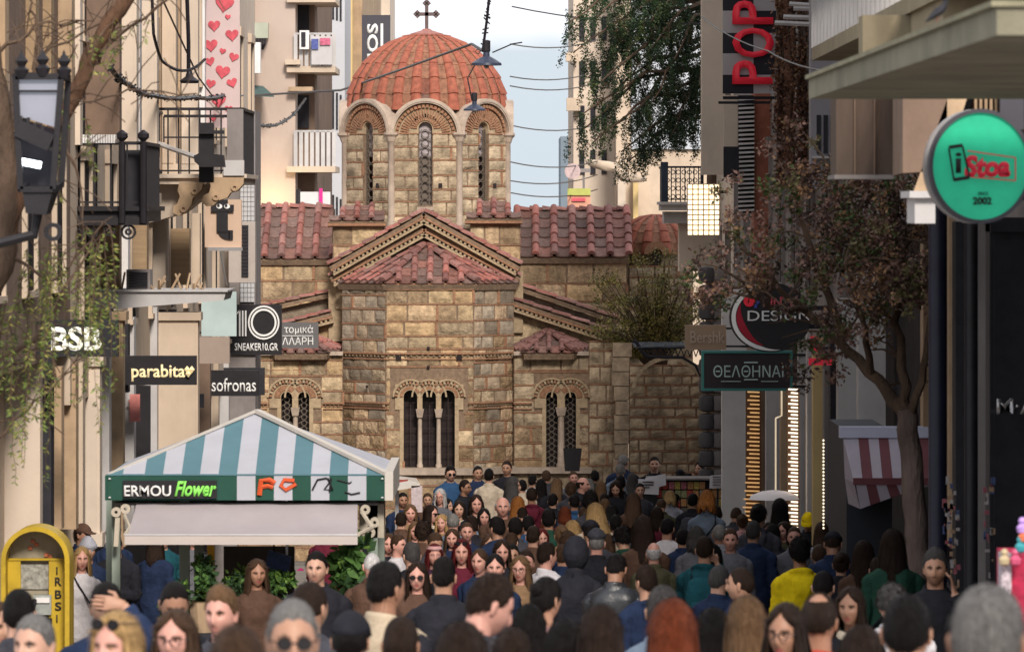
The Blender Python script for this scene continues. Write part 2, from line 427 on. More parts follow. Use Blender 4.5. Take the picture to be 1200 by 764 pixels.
def slope(A, B, C, D, pitch=.30, rows=5, k='p', clip=None, name='roof', deck=True):
    """roof slope: A,B eave left and right, C,D ridge left and right (C may equal D). Tiles run from eave to ridge."""
    A, B, C, D = map(Vector, (A, B, C, D)); u = (B-A); Lg = u.length; u.normalize()
    mid = (C+D)/2; n = u.cross(mid-(A+B)/2).normalized()
    if n.z < 0: n = -n
    v = n.cross(u).normalized()
    H = (mid-A).dot(v)
    c0 = (C-A).dot(u); c1 = (D-A).dot(u)
    b_ = MB(); b_.add([A-n*.02, B-n*.02, D-n*.02, C-n*.02, A-n*.12, B-n*.12, D-n*.12, C-n*.12] if (C-D).length > .01 else
          [A-n*.02, B-n*.02, C-n*.02, A-n*.12, B-n*.12, C-n*.12],
          [(0,1,2,3),(7,6,5,4),(0,4,5,1),(1,5,6,2),(2,6,7,3),(3,7,4,0)] if (C-D).length > .01 else [(0,1,2),(5,4,3),(0,3,4,1),(1,4,5,2),(2,5,3,0)])
    rf = part(b_, name, m_joint, church)
    nc = max(1, round(Lg/pitch)); p = Lg/nc; rl = H/rows
    def hmax(x):
        if x < c0: return H*x/max(c0, 1e-6)
        if x > c1: return H*(Lg-x)/max(Lg-c1, 1e-6)
        return H
    for i in range(nc+1):
        x = i*p
        for j in range(rows):
            if j*rl < hmax(min(max(x, .01), Lg-.01)) - rl*.4:
                tile(k, A + u*x + v*(j*rl) + n*.045, u, v, n, p*.42, min(rl*1.02, hmax(x)-j*rl+.05) if hmax(x) > 0.02 else rl, p*.42, parent=rf)
            if i < nc and j*rl < hmax(x+p/2) - rl*.3:
                tile(k, A + u*(x+p/2) + v*(j*rl) + n*.0, u, v, n, p*.85, rl*1.02, p*.5, True, parent=rf)
    return rf
def hip(A, B, k='p', r=.075, rows=6, parent=None, name='ridge_tile'):
    A = Vector(A); B = Vector(B); v = B-A; l_ = v.length/rows; v.normalize()
    u = v.cross(Vector((0,0,1))).normalized(); n = u.cross(v)
    for j in range(rows): tile(k, A + v*l_*j + n*.04, u, v, n, r*2, l_, r*2, parent=parent)

ZG = gz(98)-.2
def cpx(px, Y): return X(px, Y)
# ---- central apse, three faces
Ya = 98.0
a0 = (cpx(401, 98.9), 98.9); a1 = (cpx(452, Ya), Ya); a2 = (cpx(555, Ya), Ya); a3 = (cpx(602, 98.9), 98.9)
zE = Z(337, Ya); zW0, zW1 = Z(548, Ya), Z(457, Ya)
zL = Z(556, Ya)
s_ = F/Ya
def hx(px, P=a1, Y=Ya): return X(px, Y)-P[0]
hl = hx(473); hr = hx(533)
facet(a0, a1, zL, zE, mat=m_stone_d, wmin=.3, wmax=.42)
facet(a1, a2, zL, zE, holes=[(hl, hr, zW0, Z(456.5, Ya))], skip=[(hx(458), hx(548), Z(478, Ya), Z(441, Ya)), (hx(462), hx(544), Z(500, Ya), Z(470, Ya))], wmin=.34, wmax=.66, ch=.275)
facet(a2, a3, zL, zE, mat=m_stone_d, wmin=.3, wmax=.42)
for p, q in ((a0, a1), (a1, a2), (a2, a3)): dentils(p, q, Z(418, Ya), .055, .10, .06)
dentils(a0, a1, Z(476, Ya)); dentils(a1, (X(456, Ya), Ya), Z(476, Ya)); dentils((X(549, Ya), Ya), a2, Z(476, Ya)); dentils(a2, a3, Z(476, Ya))
def window_group(cxs, half, ztop, zbot, Y, zcap, outer, name='window', lattice=True, niche=.30):
    """row of arched lights with brick archivolts, marble colonnettes and dark grilles; cxs in px"""
    s = F/Y; r = half/s; fr = MB(); gr = MB(); bd = MB()
    wins = thing_parts = None
    zsp = ztop - r
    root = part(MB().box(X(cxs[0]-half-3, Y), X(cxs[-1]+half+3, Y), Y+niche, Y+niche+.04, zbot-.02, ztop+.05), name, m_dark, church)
    # face filling with arches cut out
    x0 = X(cxs[0]-outer+1, Y); x1 = X(cxs[-1]+outer-1, Y)
    cs = [X(c, Y) for c in cxs]
    # strips of wall between openings above the springing
    edges = []
    N = 14
    for c in cs:
        for i in range(N):
            t0 = PI - PI*i/N; t1 = PI - PI*(i+1)/N
            xa, za = c + r*math.cos(t0), zsp + r*math.sin(t0); xb, zb = c + r*math.cos(t1), zsp + r*math.sin(t1)
            bd.add([(xa, Y-.03, za), (xb, Y-.03, zb), (xb, Y-.03, ztop+.10), (xa, Y-.03, ztop+.10), (xa, Y+niche, za), (xb, Y+niche, zb)], [(0,1,2,3), (0,4,5,1)])
    xe = [x0] + [v for c in cs for v in (c-r, c+r)] + [x1]
    for i in range(0, len(xe), 2):
        if i in (0, len(xe)-2): bd.box(xe[i], xe[i+1], Y-.03, Y+.1, zcap, ztop+.10)
        else: bd.box(xe[i], xe[i+1], Y-.03, Y+niche, zcap, ztop+.10)
    bd.box(x0+.02, x1-.02, Y-.03, Y+.05, ztop+.10, ztop+ (outer-half)/s*.62)
    bd.box(cs[0]-r-.07, cs[0]-r, Y-.025, Y+niche, zbot, zcap); bd.box(cs[-1]+r, cs[-1]+r+.07, Y-.025, Y+niche, zbot, zcap)
    part(bd, 'surround', m_mortar, root)
    # radiating bricks
    rb = MB(); ro = outer/s
    for c in cs:
        nb = 19
        for i in range(nb):
            a = PI*(i+.5)/nb
            x_ = c + (ro-.10)*math.cos(a)
            if any(abs(x_-c2) < abs(x_-c)-.005 for c2 in cs): continue
            e = Vector((math.cos(a), 0, math.sin(a))); t = Vector((-math.sin(a), 0, math.cos(a)))
            r0, r1 = r+.015, ro-.10
            rb.obox(Vector((c, Y-.04, zsp)) + e*(r0+r1)/2, t*.013, Vector((0,.012,0)), e*(r1-r0)/2)
        nd = int(PI*ro/.065)
        for i in range(nd):
            a = PI*(i+.5)/nd; x_ = c + ro*math.cos(a)
            if any(abs(x_-c2) < abs(x_-c)-.005 for c2 in cs): continue
            e = Vector((math.cos(a), 0, math.sin(a))); t = Vector((-math.sin(a), 0, math.cos(a)))
            rb.obox(Vector((c, Y-.05, zsp)) + e*(ro-.035), t*.019, Vector((0,.03,0)), e*.026, 1 if i % 2 else 0)
    part(rb, 'brick_arch', [m_brick, m_mortar], root, kind='stuff')
    for c in cs:
        rr = MB(); aa = PI
        rr.ring((c, Y-.055, zsp), ro, ro+.03, 0, aa, (1,0,0), (0,0,1), (0,.08,0), 16)
        rr.ring((c, Y-.045, zsp), r, r+.022, 0, aa, (1,0,0), (0,0,1), (0,.08,0), 14)
        part(rr, 'archivolt', m_mortar, root)
    for c, c2 in zip(cs, cs[1:]):
        q = MB(); xm = (c+c2)/2; w2 = ((c2-c)/2-r)
        q.lathe([(w2*1.25, 0), (w2*1.25, .05), (w2*.95, .07), (w2*.85, zcap-zbot-.16), (w2*.95, zcap-zbot-.14)], (xm, Y+.06, zbot), 10)
        part(q, 'colonnette', m_marble, root, smooth=True)
        q = MB(); hw = w2*1.15+.02
        q.add([(xm-w2, Y-.01, zcap-.14), (xm+w2, Y-.01, zcap-.14), (xm+w2, Y+.14, zcap-.14), (xm-w2, Y+.14, zcap-.14),
               (xm-hw, Y-.045, zcap+.01), (xm+hw, Y-.045, zcap+.01), (xm+hw, Y+.2, zcap+.01), (xm-hw, Y+.2, zcap+.01)],
               [(0,3,2,1),(4,5,6,7),(0,1,5,4),(1,2,6,5),(2,3,7,6),(3,0,4,7)])
        part(q, 'capital', m_marble, root)
    if lattice:
        for c in cs:
            q = MB(); step = r*1.05; z = zbot+r*.5
            while z < ztop-r*.2:
                q.ring((c, Y+.12, z), r*.40, r*.56, 0, 2*PI, (1,0,0), (0,0,1), (0,.02,0), 8)
                q.bar((c-r, Y+.13, z+step*.5-r*.6), (c, Y+.13, z+step*.5), .014); q.bar((c+r, Y+.13, z+step*.5-r*.6), (c, Y+.13, z+step*.5), .014)
                z += step
            part(q, 'grille', M('grille_iron', (.13, .105, .085), .6, .1, 9, .1, 40), root)
    else:
        for c in cs:
            q = MB()
            q.bar((c, Y+.16, zbot), (c, Y+.16, ztop-.02), .012); 
            for k_ in range(5): zz = zbot + (ztop-zbot)*(k_+1)/6; q.bar((c-r, Y+.16, zz), (c+r, Y+.16, zz), .010)
            part(q, 'glazing_bar', M('window_bar', (.035, .022, .02), .5, .1, 9, 0), root)
    return root
window_group([481, 503, 525], 8, Z(457, Ya), Z(548, Ya), Ya, Z(480, Ya), 19, lattice=False)
for (px, py) in ((467, 419), (538, 419), (502, 408), (502, 430), (565, 452), (430, 453)):
    sz = 3.2 if py == 419 else 1.6
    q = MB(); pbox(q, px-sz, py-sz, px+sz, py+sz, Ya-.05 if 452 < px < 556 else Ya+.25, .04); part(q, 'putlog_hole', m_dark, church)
# ledge and plinth
led = MB()
for p, q in ((a0, a1), (a1, a2), (a2, a3)):
    P0 = Vector((p[0], p[1], 0)); P1 = Vector((q[0], q[1], 0)); u = (P1-P0).normalized(); n = Vector((u.y, -u.x, 0)); c = (P0+P1)/2
    c.z = Z(552, Ya); led.obox(c + n*.05, u*((P1-P0).length/2+.05), n*.12, Vector((0,0,.06)))
part(led, 'stone_ledge', m_marble, church)
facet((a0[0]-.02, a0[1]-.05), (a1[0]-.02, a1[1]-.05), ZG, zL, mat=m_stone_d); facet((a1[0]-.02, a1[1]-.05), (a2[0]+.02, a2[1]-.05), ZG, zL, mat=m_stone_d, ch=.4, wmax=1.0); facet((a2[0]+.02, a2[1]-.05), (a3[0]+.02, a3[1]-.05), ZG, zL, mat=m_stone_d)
# eave mould of the central apse
for p, q in ((a0, a1), (a1, a2), (a2, a3)):
    dentils(p, q, zE+.01, .07, .11, .07)
apx = W(499, 288, 99.3)
def ev(p, o=.10):
    c = Vector((X(500, 99.2), 99.2, 0)); d = Vector((p[0], p[1], 0)) - c; d = d*(1+o/d.length); v = c+d; v.z = zE+.06; return v
e0, e1, e2, e3 = ev(a0), ev(a1), ev(a2), ev(a3)
slope(e0, e1, apx, apx, .22, 5); slope(e1, e2, apx, apx, .26, 5); slope(e2, e3, apx, apx, .22, 5)
hip(e1, apx); hip(e2, apx)
# ---- gable above the apse
Yg = 99.4
gA = W(497, 252, Yg); gL = W(386, 312, Yg); gR = W(610, 312, Yg)
b_ = MB(); xl, xr = gL.x+.12, gR.x-.12
b_.prism([(xl, zE-.4), (xr, zE-.4), (xr, gR.z), (gA.x, gA.z-.03), (xl, gL.z)], (0, Yg+.0, 0), (1,0,0), (0,0,1), (0,.3,0))
part(b_, 'gable_wall', m_mortar, church)
def rake(A, B, Yf, w_=.30, k='p', rows=8, drop=.10, name='raking_roof', back=2.2, cornice=True):
    """sloping verge: a row of cover tiles along the rake, a second row behind, deck going back, brick dentils beneath"""
    A = Vector(A); B = Vector(B); v = (B-A); Lg = v.length; v.normalize()
    n = Vector((-v.z, 0, v.x)); n = n if n.z > 0 else -n
    u = Vector((0, 1, 0))
    b_ = MB(); c = (A+B)/2
    b_.obox(c + u*back/2 - n*.04, v*Lg/2, u*back/2, n*.03)
    rf = part(b_, name, m_joint, church)
    lo, hi = (A, B) if A.z < B.z else (B, A); vv = (hi-lo).normalized(); l_ = Lg/rows
    for i in range(max(1, min(3, int(back/w_)))):
        for j in range(rows):
            tile(k, lo + u*(w_*i+.03) + vv*l_*j + n*.02, u, vv, n, w_*.5, l_, w_*.42, parent=rf)
            tile(k, lo + u*(w_*(i+.5)+.03) + vv*l_*j - n*.01, u, vv, n, w_*.8, l_, w_*.4, True, parent=rf)
    if cornice:
        q = MB(); st = .085; kk = int(Lg/st)
        q.obox(c - n*.17 + u*.02, v*Lg/2, u*.06, n*.022, 0); q.obox(c - n*.085 + u*.02, v*Lg/2, u*.09, n*.016, 1)
        for i in range(kk):
            p = A + v*(i+.5)*st - n*.125; q.obox(p + u*.0, v*.022, u*.05, n*.024, 0)
        part(q, 'cornice', [m_mortar, m_brick], rf)
    return rf
rake(gL - Vector((0,.32,0)), gA - Vector((0,.32,-.05)), Yg, back=2.0, rows=8); rake(gR - Vector((0,.32,0)), gA - Vector((0,.32,-.05)), Yg, back=2.0, rows=8)
# lower moulded verge just below the roof
for s0, s1 in ((W(386, 325, 99.15), W(497, 264, 99.15)), (W(610, 325, 99.15), W(497, 264, 99.15))):
    rake(s0, s1, Yg, w_=.2, back=.2, rows=9, name='verge')
q = MB(); pbox(q, 385, 318, 402, 400, 99.45, .4); pbox(q, 600, 318, 613, 390, 99.45, .4); part(q, 'pier', m_mortar, church, kind='stuff')
# ---- corner roofs and walls under the drum
for (x0, x1, yt, yb, xa) in ((384, 452, 241, 259, 424), (545, 612, 236, 256, 575)):
    Yc = 100.0
    facet((X(x0+6, Yc), Yc), (X(x1-2, Yc), Yc), Z(315, Yc), Z(yb-1, Yc), ch=.36)
    A = W(x0, yb, Yc-.15); B = W(x1, yb, Yc-.15); A2 = W(x0, yb-3, Yc+.9); ap = W(xa, yt, Yc+.55)
    slope(A, B, ap+Vector((-.15,0,0)), ap+Vector((.15,0,0)), .24, 3)
    q = MB(); q.box(A.x, B.x, Yc-.15, Yc+.05, A.z-.09, A.z-.045); part(q, 'eave', m_brick, church)
# ---- side wings with pitched roofs
for (x0, x1, yr, ye) in ((290, 389, 243, 304), (606, 737, 246, 302)):
    Ye, Yr = 100.7, 102.6
    slope(W(x0, ye, Ye), W(x1, ye, Ye), W(x0, yr, Yr), W(x1, yr, Yr), .32, 5)
    hip(W(x0, yr, Yr)-Vector((0,.04,.055)), W(x1, yr, Yr)-Vector((0,.04,.055)), rows=6 if x0 < 400 else 9, r=.07)
    facet((X(x0+2, Ye+.12), Ye+.12), (X(x1-2, Ye+.12), Ye+.12), Z(420, Ye), Z(ye+4, Ye), ch=.33, wmin=.35, wmax=.7, brick=.5)
    dentils((X(x0+2, Ye+.12), Ye+.12), (X(x1-2, Ye+.12), Ye+.12), Z(ye+4, Ye), .09, .12, .08)
    q = MB(); y_ = Ye+.25; q.box(X(x0, Yr), X(x1, Yr), Yr, Yr+2.0, Z(420, Yr), Z(yr+2, Yr)); part(q, 'wall', m_joint, church)
# ---- aisle half gables
for pts in (((386, 343), (300, 362)), ((388, 366), (318, 384)), ((604, 334), (722, 374)), ((602, 352), (712, 388))):
    i = 0 if pts[0][1] < 350 else 1; Y_ = 99.95 if i == 0 else 99.55
    A = W(pts[0][0], pts[0][1], Y_-.2); B = W(pts[1][0], pts[1][1], Y_-.2)
    rake(A, B, Y_, w_=.22, back=.7, rows=5, name='aisle_roof', cornice=(i == 1))
    x0, x1 = sorted((A.x, B.x)); lo = min(A.z, B.z)
    q = MB(); q.prism([(A.x, Z(420, Y_)), (B.x, Z(420, Y_)), (B.x, B.z-.1), (A.x, A.z-.1)], (0, Y_, 0), (1,0,0), (0,0,1), (0,.3,0)); part(q, 'wall', m_stone_d if i == 0 else m_stone, church)
# ---- lateral apses
Yl = 98.7
for (xa, xb, cxs, rx0, rx1, rp) in ((296, 402, [336, 356], 300, 409, 352), (602, 690, [646.5, 668.5], 592, 699, 642)):
    A = (X(xa, Yl), Yl); B = (X(xb, Yl), Yl)
    h0 = X(cxs[0]-6.5, Yl)-A[0]; h1 = X(cxs[1]+6.5, Yl)-A[0]
    zt = Z(415, Yl)
    facet(A, B, Z(553, Yl), zt, holes=[(h0, h1, Z(547, Yl), Z(458, Yl))], skip=[(X(cxs[0]-20, Yl)-A[0], X(cxs[1]+20, Yl)-A[0], Z(480, Yl), Z(443, Yl))], ch=.25, wmin=.3, wmax=.6)
    facet((A[0], Yl-.06), (B[0], Yl-.06), ZG, Z(553, Yl), mat=m_rub, ch=.4)
    window_group(cxs, 6.5, Z(459, Yl), Z(547, Yl), Yl, Z(478, Yl), 21)
    for (p, q) in ((xa, cxs[0]-23), (cxs[1]+23, xb)):
        if q-p > 4: dentils((X(p, Yl), Yl), (X(q, Yl), Yl), Z(476, Yl))
    q = MB(); q.box(A[0]-.05, B[0]+.05, Yl-.2, Yl, Z(554, Yl), Z(547, Yl)); q.box(A[0], B[0], Yl-.10, Yl, zt-.02, zt+.05); part(q, 'stone_ledge', m_marble, church)
    q = MB(); q.box(A[0], B[0], Yl-.015, Yl, Z(434, Yl), Z(433, Yl)); part(q, 'string_course', m_brick, church)
    e0 = W(rx0, 414, Yl-.2); e1 = W(rx1, 414, Yl-.2); ap = W(rp, 389, 99.5)
    m0 = W(rx0+22, 414, Yl-.25); m1 = W(rx1-26, 414, Yl-.25)
    slope(m0, m1, ap, ap+Vector((.05,0,0)), .2, 3); slope(W(rx0, 411, 99.4), m0, ap, ap, .2, 3); slope(m1, W(rx1, 411, 99.4), ap, ap, .2, 3)
    hip(m0, ap, rows=4, r=.06); hip(m1, ap, rows=4, r=.06)
# ---- right hand rubble wall with the relieving arch, and the chapel behind it
Yw = 98.2
facet((X(690, 98.7), 98.7), (X(722, 98.7), 98.7), ZG, Z(400, 98.7), mat=m_stone_d, ch=.3, wmin=.25, wmax=.45)
q = MB()
for i in range(9):
    pbox(q, 720 + rnd.uniform(-3, 2), 402+i*17, 739+rnd.uniform(-3, 3), 418+i*17, 98.2, .5)
part(q, 'buttress', m_stone_d, church)
facet((X(737, Yw), Yw), (X(832, Yw), Yw), ZG, Z(428, Yw), mat=m_rub, ch=.19, wmin=.15, wmax=.5)
q = MB(); xc = X(784, Yw); rr = 40*Yw/F; q.ring((xc, Yw-.03, Z(462, Yw)), rr, rr+.07, R(8), R(172), (1,0,0), (0,0,1), (0,.1,0), 22)
part(q, 'relieving_arch', m_rub, church)
facet((X(737, 102), 102), (X(812, 102), 102), Z(440, 102), Z(312, 102), mat=m_rub, ch=.3, wmin=.25, wmax=.5)
cd = Vector((X(768, 103.5), 103.5, Z(303, 103.5)))
q = MB(); q.lathe([(.70, -1.6), (.70, .02), (.74, .04), (.74, .1)], cd, 12); part(q, 'chapel_drum', m_stone_d, church)
q = MB(); pbox(q, 765, 296, 775, 345, 102.65, .1); part(q, 'window', m_dark, church)
q = MB(); q.ring((X(770, 102.6), 102.6, Z(298, 102.6)), .10, .24, 0, PI, (1,0,0), (0,0,1), (0,.1,0), 10); part(q, 'brick_arch', m_brick, church)
def dome(c, Rr, Hh, ncol, rows, k, a_from, a_to, th0=0.0, th1=R(84), name='dome'):
    b_ = MB(); prof = [(Rr*.985*math.cos(t), Hh*.985*math.sin(t)) for t in [th0 + (R(90)-th0)*i/14 for i in range(15)]]; prof[-1] = (.01, Hh*.985)
    b_.lathe(prof, c, 32); dm = part(b_, name, m_pan_p if k == 'p' else m_pan_o, church, smooth=True)
    c = Vector(c)
    order = sorted(range(ncol), key=lambda i: abs(((i/ncol*360 - 270 + 180) % 360) - 180))
    for i in order:
        az = 2*PI*i/ncol; e = Vector((math.cos(az), math.sin(az), 0)); u = Vector((-math.sin(az), math.cos(az), 0))
        front = e.y < .35
        for j in range(rows):
            t0 = th0 + (th1-th0)*j/rows; t1 = th0 + (th1-th0)*(j+1)/rows
            p0 = c + e*Rr*math.cos(t0) + Vector((0,0,Hh*math.sin(t0))); p1 = c + e*Rr*math.cos(t1) + Vector((0,0,Hh*math.sin(t1)))
            v = p1-p0; l_ = v.length; v.normalize(); n = u.cross(v); n = n if n.dot(e)+n.z > 0 else -n
            wd = 2*PI*Rr*math.cos((t0+t1)/2)/ncol
            if front:
                tile(k, p0 + n*.01, u, v, n, wd*.60, l_, max(.05, wd*.36), parent=dm)
            else: stuff_tiles[k][0].add([(basis(p0 + n*.01, u*wd*.52, v*l_, n*wd*.42)) @ q_.co for q_ in TM[k][0].vertices], [tuple(p.vertices) for p in TM[k][0].polygons])
            az2 = az + PI/ncol; e2 = Vector((math.cos(az2), math.sin(az2), 0)); u2 = Vector((-math.sin(az2), math.cos(az2), 0))
            p0 = c + e2*Rr*math.cos(t0) + Vector((0,0,Hh*math.sin(t0))); p1 = c + e2*Rr*math.cos(t1) + Vector((0,0,Hh*math.sin(t1))); v2 = (p1-p0).normalized(); n2 = u2.cross(v2); n2 = n2 if n2.dot(e2)+n2.z > 0 else -n2
            if front: tile(k, p0 - n2*.005, u2, v2, n2, wd*.62, l_, .06, True, parent=dm)
    return dm
# ---- the drum
Yd = 102.0; sdm = F/(Yd-1.5); cdx = X(498.5, Yd-1.5)
Rv = 1.23/(2*math.sin(R(22.5))); ap_ = Rv*math.cos(R(22.5))
zs = Z(158, Yd-1.5); zb = Z(268, Yd-1.5)
dm_c = (cdx, Yd, Z(131, Yd)); 
NT_save = NT[:]
dome(dm_c, 1.43, 1.42, 26, 7, 'o', 0, 0)
dome(cd + Vector((0,0,.08)), .78, .72, 14, 5, 'o', 0, 0, name='chapel_dome')
q = MB(); q.lathe([(.30, 0), (.30, .03), (.2, .06), (.1, .09), (.06, .12)], (cdx, Yd, dm_c[2]+1.40), 12); part(q, 'dome_cap', m_tile_p, church)
# cross
q = MB(); zc = Z(38, Yd); zt = Z(3, Yd); zx = Z(17, Yd); t_ = .032
q.box(cdx-t_, cdx+t_, Yd-.03, Yd+.03, zc-.1, zt); q.box(cdx-.17, cdx+.17, Yd-.03, Yd+.03, zx-t_, zx+t_)
for (x, z) in ((cdx-.17, zx), (cdx+.17, zx), (cdx, zt-.02)):
    for dx, dz in ((-.035, 0), (.035, 0), (0, .035), (0, -.035)): q.obox((x+dx, Yd, z+dz), (.022,0,.022), (0,.033,0), (-.022,0,.022))
q.lathe([(.07, 0), (.05, .05), (.03, .08)], (cdx, Yd, zc-.06), 8)
part(q, 'cross', m_cross, church)
for i in range(8):
    az = R(270 + 45*i); e = Vector((math.cos(az), math.sin(az), 0)); u = Vector((-math.sin(az), math.cos(az), 0))
    C0 = Vector((cdx, Yd, 0)); mid = C0 + e*ap_; A = mid - u*.615; B = mid + u*.615
    vis = e.y < .2
    r = .62
    if vis:
        hw = .125 if i == 0 else .125
        facet(A, B, zb, zs+.02, holes=[(.615-hw, .615+hw, zb+.42 if i == 0 else zb+.40, zs+.02)], ch=.24, wmin=.28, wmax=.6, d=.022, th=.2)
    else:
        q = MB(); q.obox(Vector((mid.x, mid.y, (zb+zs)/2)) - e*.1, u*.615, e*.1, Vector((0,0,(zs-zb)/2))); part(q, 'wall', m_joint, church)
    # tympanum
    q = MB(); N = 18
    zwt = Z(143, Yd-1.5)-.125
    if vis:
        pts = []
        for k in range(N+1):
            a = PI*k/N; xo, zo = (.60)*math.cos(a), .60*math.sin(a)
            pts.append((xo, zo))
        # outer half disc minus window arch
        for k in range(N):
            a0_, a1_ = PI*k/N, PI*(k+1)/N
            o0 = mid + u*(.60*math.cos(a0_)); o0.z = zs+.60*math.sin(a0_); o1 = mid + u*(.60*math.cos(a1_)); o1.z = zs+.60*math.sin(a1_)
            i0 = mid + u*(.125*math.cos(a0_)); i0.z = max(zs, zwt)+.125*math.sin(a0_); i1 = mid + u*(.125*math.cos(a1_)); i1.z = max(zs, zwt)+.125*math.sin(a1_)
            q.add([o0, o1, i1, i0, i0-e*.2, i1-e*.2], [(0,1,2,3), (3,2,5,4)])
        for sg in (-1, 1):
            p1 = mid + u*.60*sg; p1.z = zs-.01; p2 = mid + u*.125*sg; p2.z = zs-.01; p3 = mid + u*.125*sg; p3.z = max(zs, zwt)
            q.add([p1, p2, p3, p3-e*.2, p2-e*.2], [(0,1,2), (2,1,4,3)])
        part(q, 'tympanum', m_mortar, church)
        q = MB(); zz = max(zs, zwt)
        for rr0, rr1, nb in ((.15, .27, 15), (.31, .46, 27)):
            for k in range(nb):
                a = PI*(k+.5)/nb; dr = u*math.cos(a) + Vector((0,0,math.sin(a))); tt = u*(-math.sin(a)) + Vector((0,0,math.cos(a)))
                c = mid + e*.012; c.z = zz if rr0 < .2 else zs
                q.obox(c + dr*(rr0+rr1)/2, tt*.0135, e*.014, dr*(rr1-rr0)/2)
        nd = 22
        for k in range(nd):
            a = PI*(k+.5)/nd; dr = u*math.cos(a) + Vector((0,0,math.sin(a))); tt = u*(-math.sin(a)) + Vector((0,0,math.cos(a)))
            c = mid + e*.03; c.z = zs; q.obox(c + dr*.515, tt*.026, e*.03, dr*.026)
        part(q, 'brick_arch', m_brick, church, kind='stuff')
        wi = MB(); c = mid - e*.16; c.z = (zb+.42+zz+.1)/2; wi.obox(c, u*.14, e*.01, Vector((0,0,(zz+.12-zb-.42)/2)))
        wn = part(wi, 'window', m_dark if i else M('window_glass_pale', (.16, .13, .11), .3, .2, 9, 0), church)
        q = MB(); z = zb+.42+.06
        while z < zz+.05:
            cc = mid - e*.09; cc.z = z; q.ring(cc, .062, .078, 0, 2*PI, u, (0,0,1), e*.02, 10)
            for sgn in (-1, 1):
                p = mid - e*.08 + u*.125*sgn; p.z = z+.02; p2 = mid-e*.08 + u*.06*sgn; p2.z = z+.075; q.bar(p, p2, .014)
            z += .155
        for sgn in (-1, 1): c = mid - e*.08 + u*.118*sgn; c.z = (zb+.42+zz)/2; q.obox(c, u*.01, e*.012, Vector((0,0,(zz-zb-.42)/2)))
        part(q, 'grille', M('grille_iron'), wn)
        q = MB(); c = mid - e*.02 - u*0; c.z = zb+.36; q.obox(c, u*.15, e*.05, Vector((0,0,.03))); part(q, 'sill', m_marble, wn)
        if i == 0 or i == 1 or i == 7:
            q = MB(); c = mid + e*.02 + u*.27; c.z = zb+.78; q.obox(c, u*.035, e*.01, Vector((0,0,.04))); part(q, 'putlog_hole', m_dark, church)
    q = MB(); c = mid + e*.10; c.z = zs
    q.ring(c, .575, .66, 0, PI, u, (0,0,1), -e*.30, 22); q.ring(c+e*.015, .60, .64, 0, PI, u, (0,0,1), -e*.02, 22)
    part(q, 'archivolt', m_marble, church)
    q = MB(); c = mid - e*.10; c.z = zs; q.ring(c, .56, .652, 0, PI, u, (0,0,1), -e*.42, 18); part(q, 'lead_flashing', m_lead, church)
    # colonnette at corner A
    ec = (A - C0); ec.z = 0; ec.normalize(); p = C0 + ec*(Rv+.0)
    q = MB(); q.lathe([(.09, 0), (.09, .08), (.062, .12), (.058, zs-zb-.14), (.075, zs-zb-.12)], (p.x, p.y, zb), 10); part(q, 'colonnette', m_marble, church, smooth=True)
    q = MB(); q.lathe([(.07, -.13), (.08, -.10), (.10, -.04), (.14, 0), (.14, .04)], (p.x, p.y, zs), 8); part(q, 'capital', m_marble, church)
q = MB(); q.lathe([(1.3, -1.2), (1.5, .1), (1.45, .3)], (cdx, Yd, zb), 16); part(q, 'drum_base', m_mortar, church)
q = MB(); q.lathe([(1.36, -.4), (1.36, .55), (.8, .9)], (cdx, Yd, zs), 24); part(q, 'drum_core', m_lead, church)
# body of the church behind the front elements
q = MB(); q.box(X(300, 101), X(735, 101), 101.5, 110, ZG, Z(330, 101)); q.box(X(392, 100), X(606, 100), 100.35, 101.6, ZG, Z(318, 100)); part(q, 'nave', m_joint, church)
if stuff_stones.v: part(stuff_stones, 'masonry', M('masonry_mixed', (.43, .34, .235), .9, .55, 3.5, 1.0, 26, stain=.6, stcol=(.12, .09, .06), bdist=.02), church, kind='stuff')
for k in 'po':
    for i in (0, 1):
        if stuff_tiles[k][i].v: part(stuff_tiles[k][i], 'roof_covering', TM[k][i].materials[0], church, kind='stuff', smooth=True)
print('stones', NST, 'tiles', NT)
# ================================================================== facades along the street
m_cream = M('cream_plaster', (.56, .45, .35), .9, .10, 1.2, .15, 25, stain=.35, stcol=(.25, .2, .15))
m_cream2 = M('pale_plaster', (.62, .52, .43), .9, .10, 1.0, .15, 25, stain=.3, stcol=(.3, .25, .2))
m_tan = M('tan_stone', (.44, .31, .20), .85, .2, 2.5, .2, 30, stain=.35)
m_brown = M('brown_plaster', (.20, .135, .10), .9, .2, 2, .2, 30, stain=.3)
m_grey = M('grey_concrete', (.235, .21, .205), .9, .15, 2, .3, 30, stain=.45, stcol=(.08, .07, .065))
m_lgrey = M('light_grey_paint', (.5, .48, .48), .7, .08, 3, .1, 30, stain=.2)
m_black = M('black_painted_metal', (.018, .016, .02), .45, .2, 6, .1, 50)
m_char = M('charcoal_panel', (.030, .029, .036), .6, .2, 6, .05, 50, spec=.15)
m_glass = M('shop_glass_dark', (.022, .02, .026), .65, .5, 2.5, 0, spec=.06)
m_white = M('white_paint', (.72, .70, .70), .6, .06, 3, .05, 40, stain=.12)
m_steel = M('brushed_steel', (.42, .41, .42), .35, .1, 5, .05, 60, metal=.7)
m_beige = M('beige_sign_panel', (.56, .40, .30), .6, .05, 3, 0)
m_shut = M('brown_shutter', (.32, .22, .13), .7, .15, 3, .3, 25, stretch=(1, 1, 8))
m_yel = M('ochre_plaster', (.62, .46, .22), .9, .12, 1.2, .15, 25, stain=.3)
def building(name, label, cat='building', loc=(0,0,0)): return thing(name, label, cat, loc)
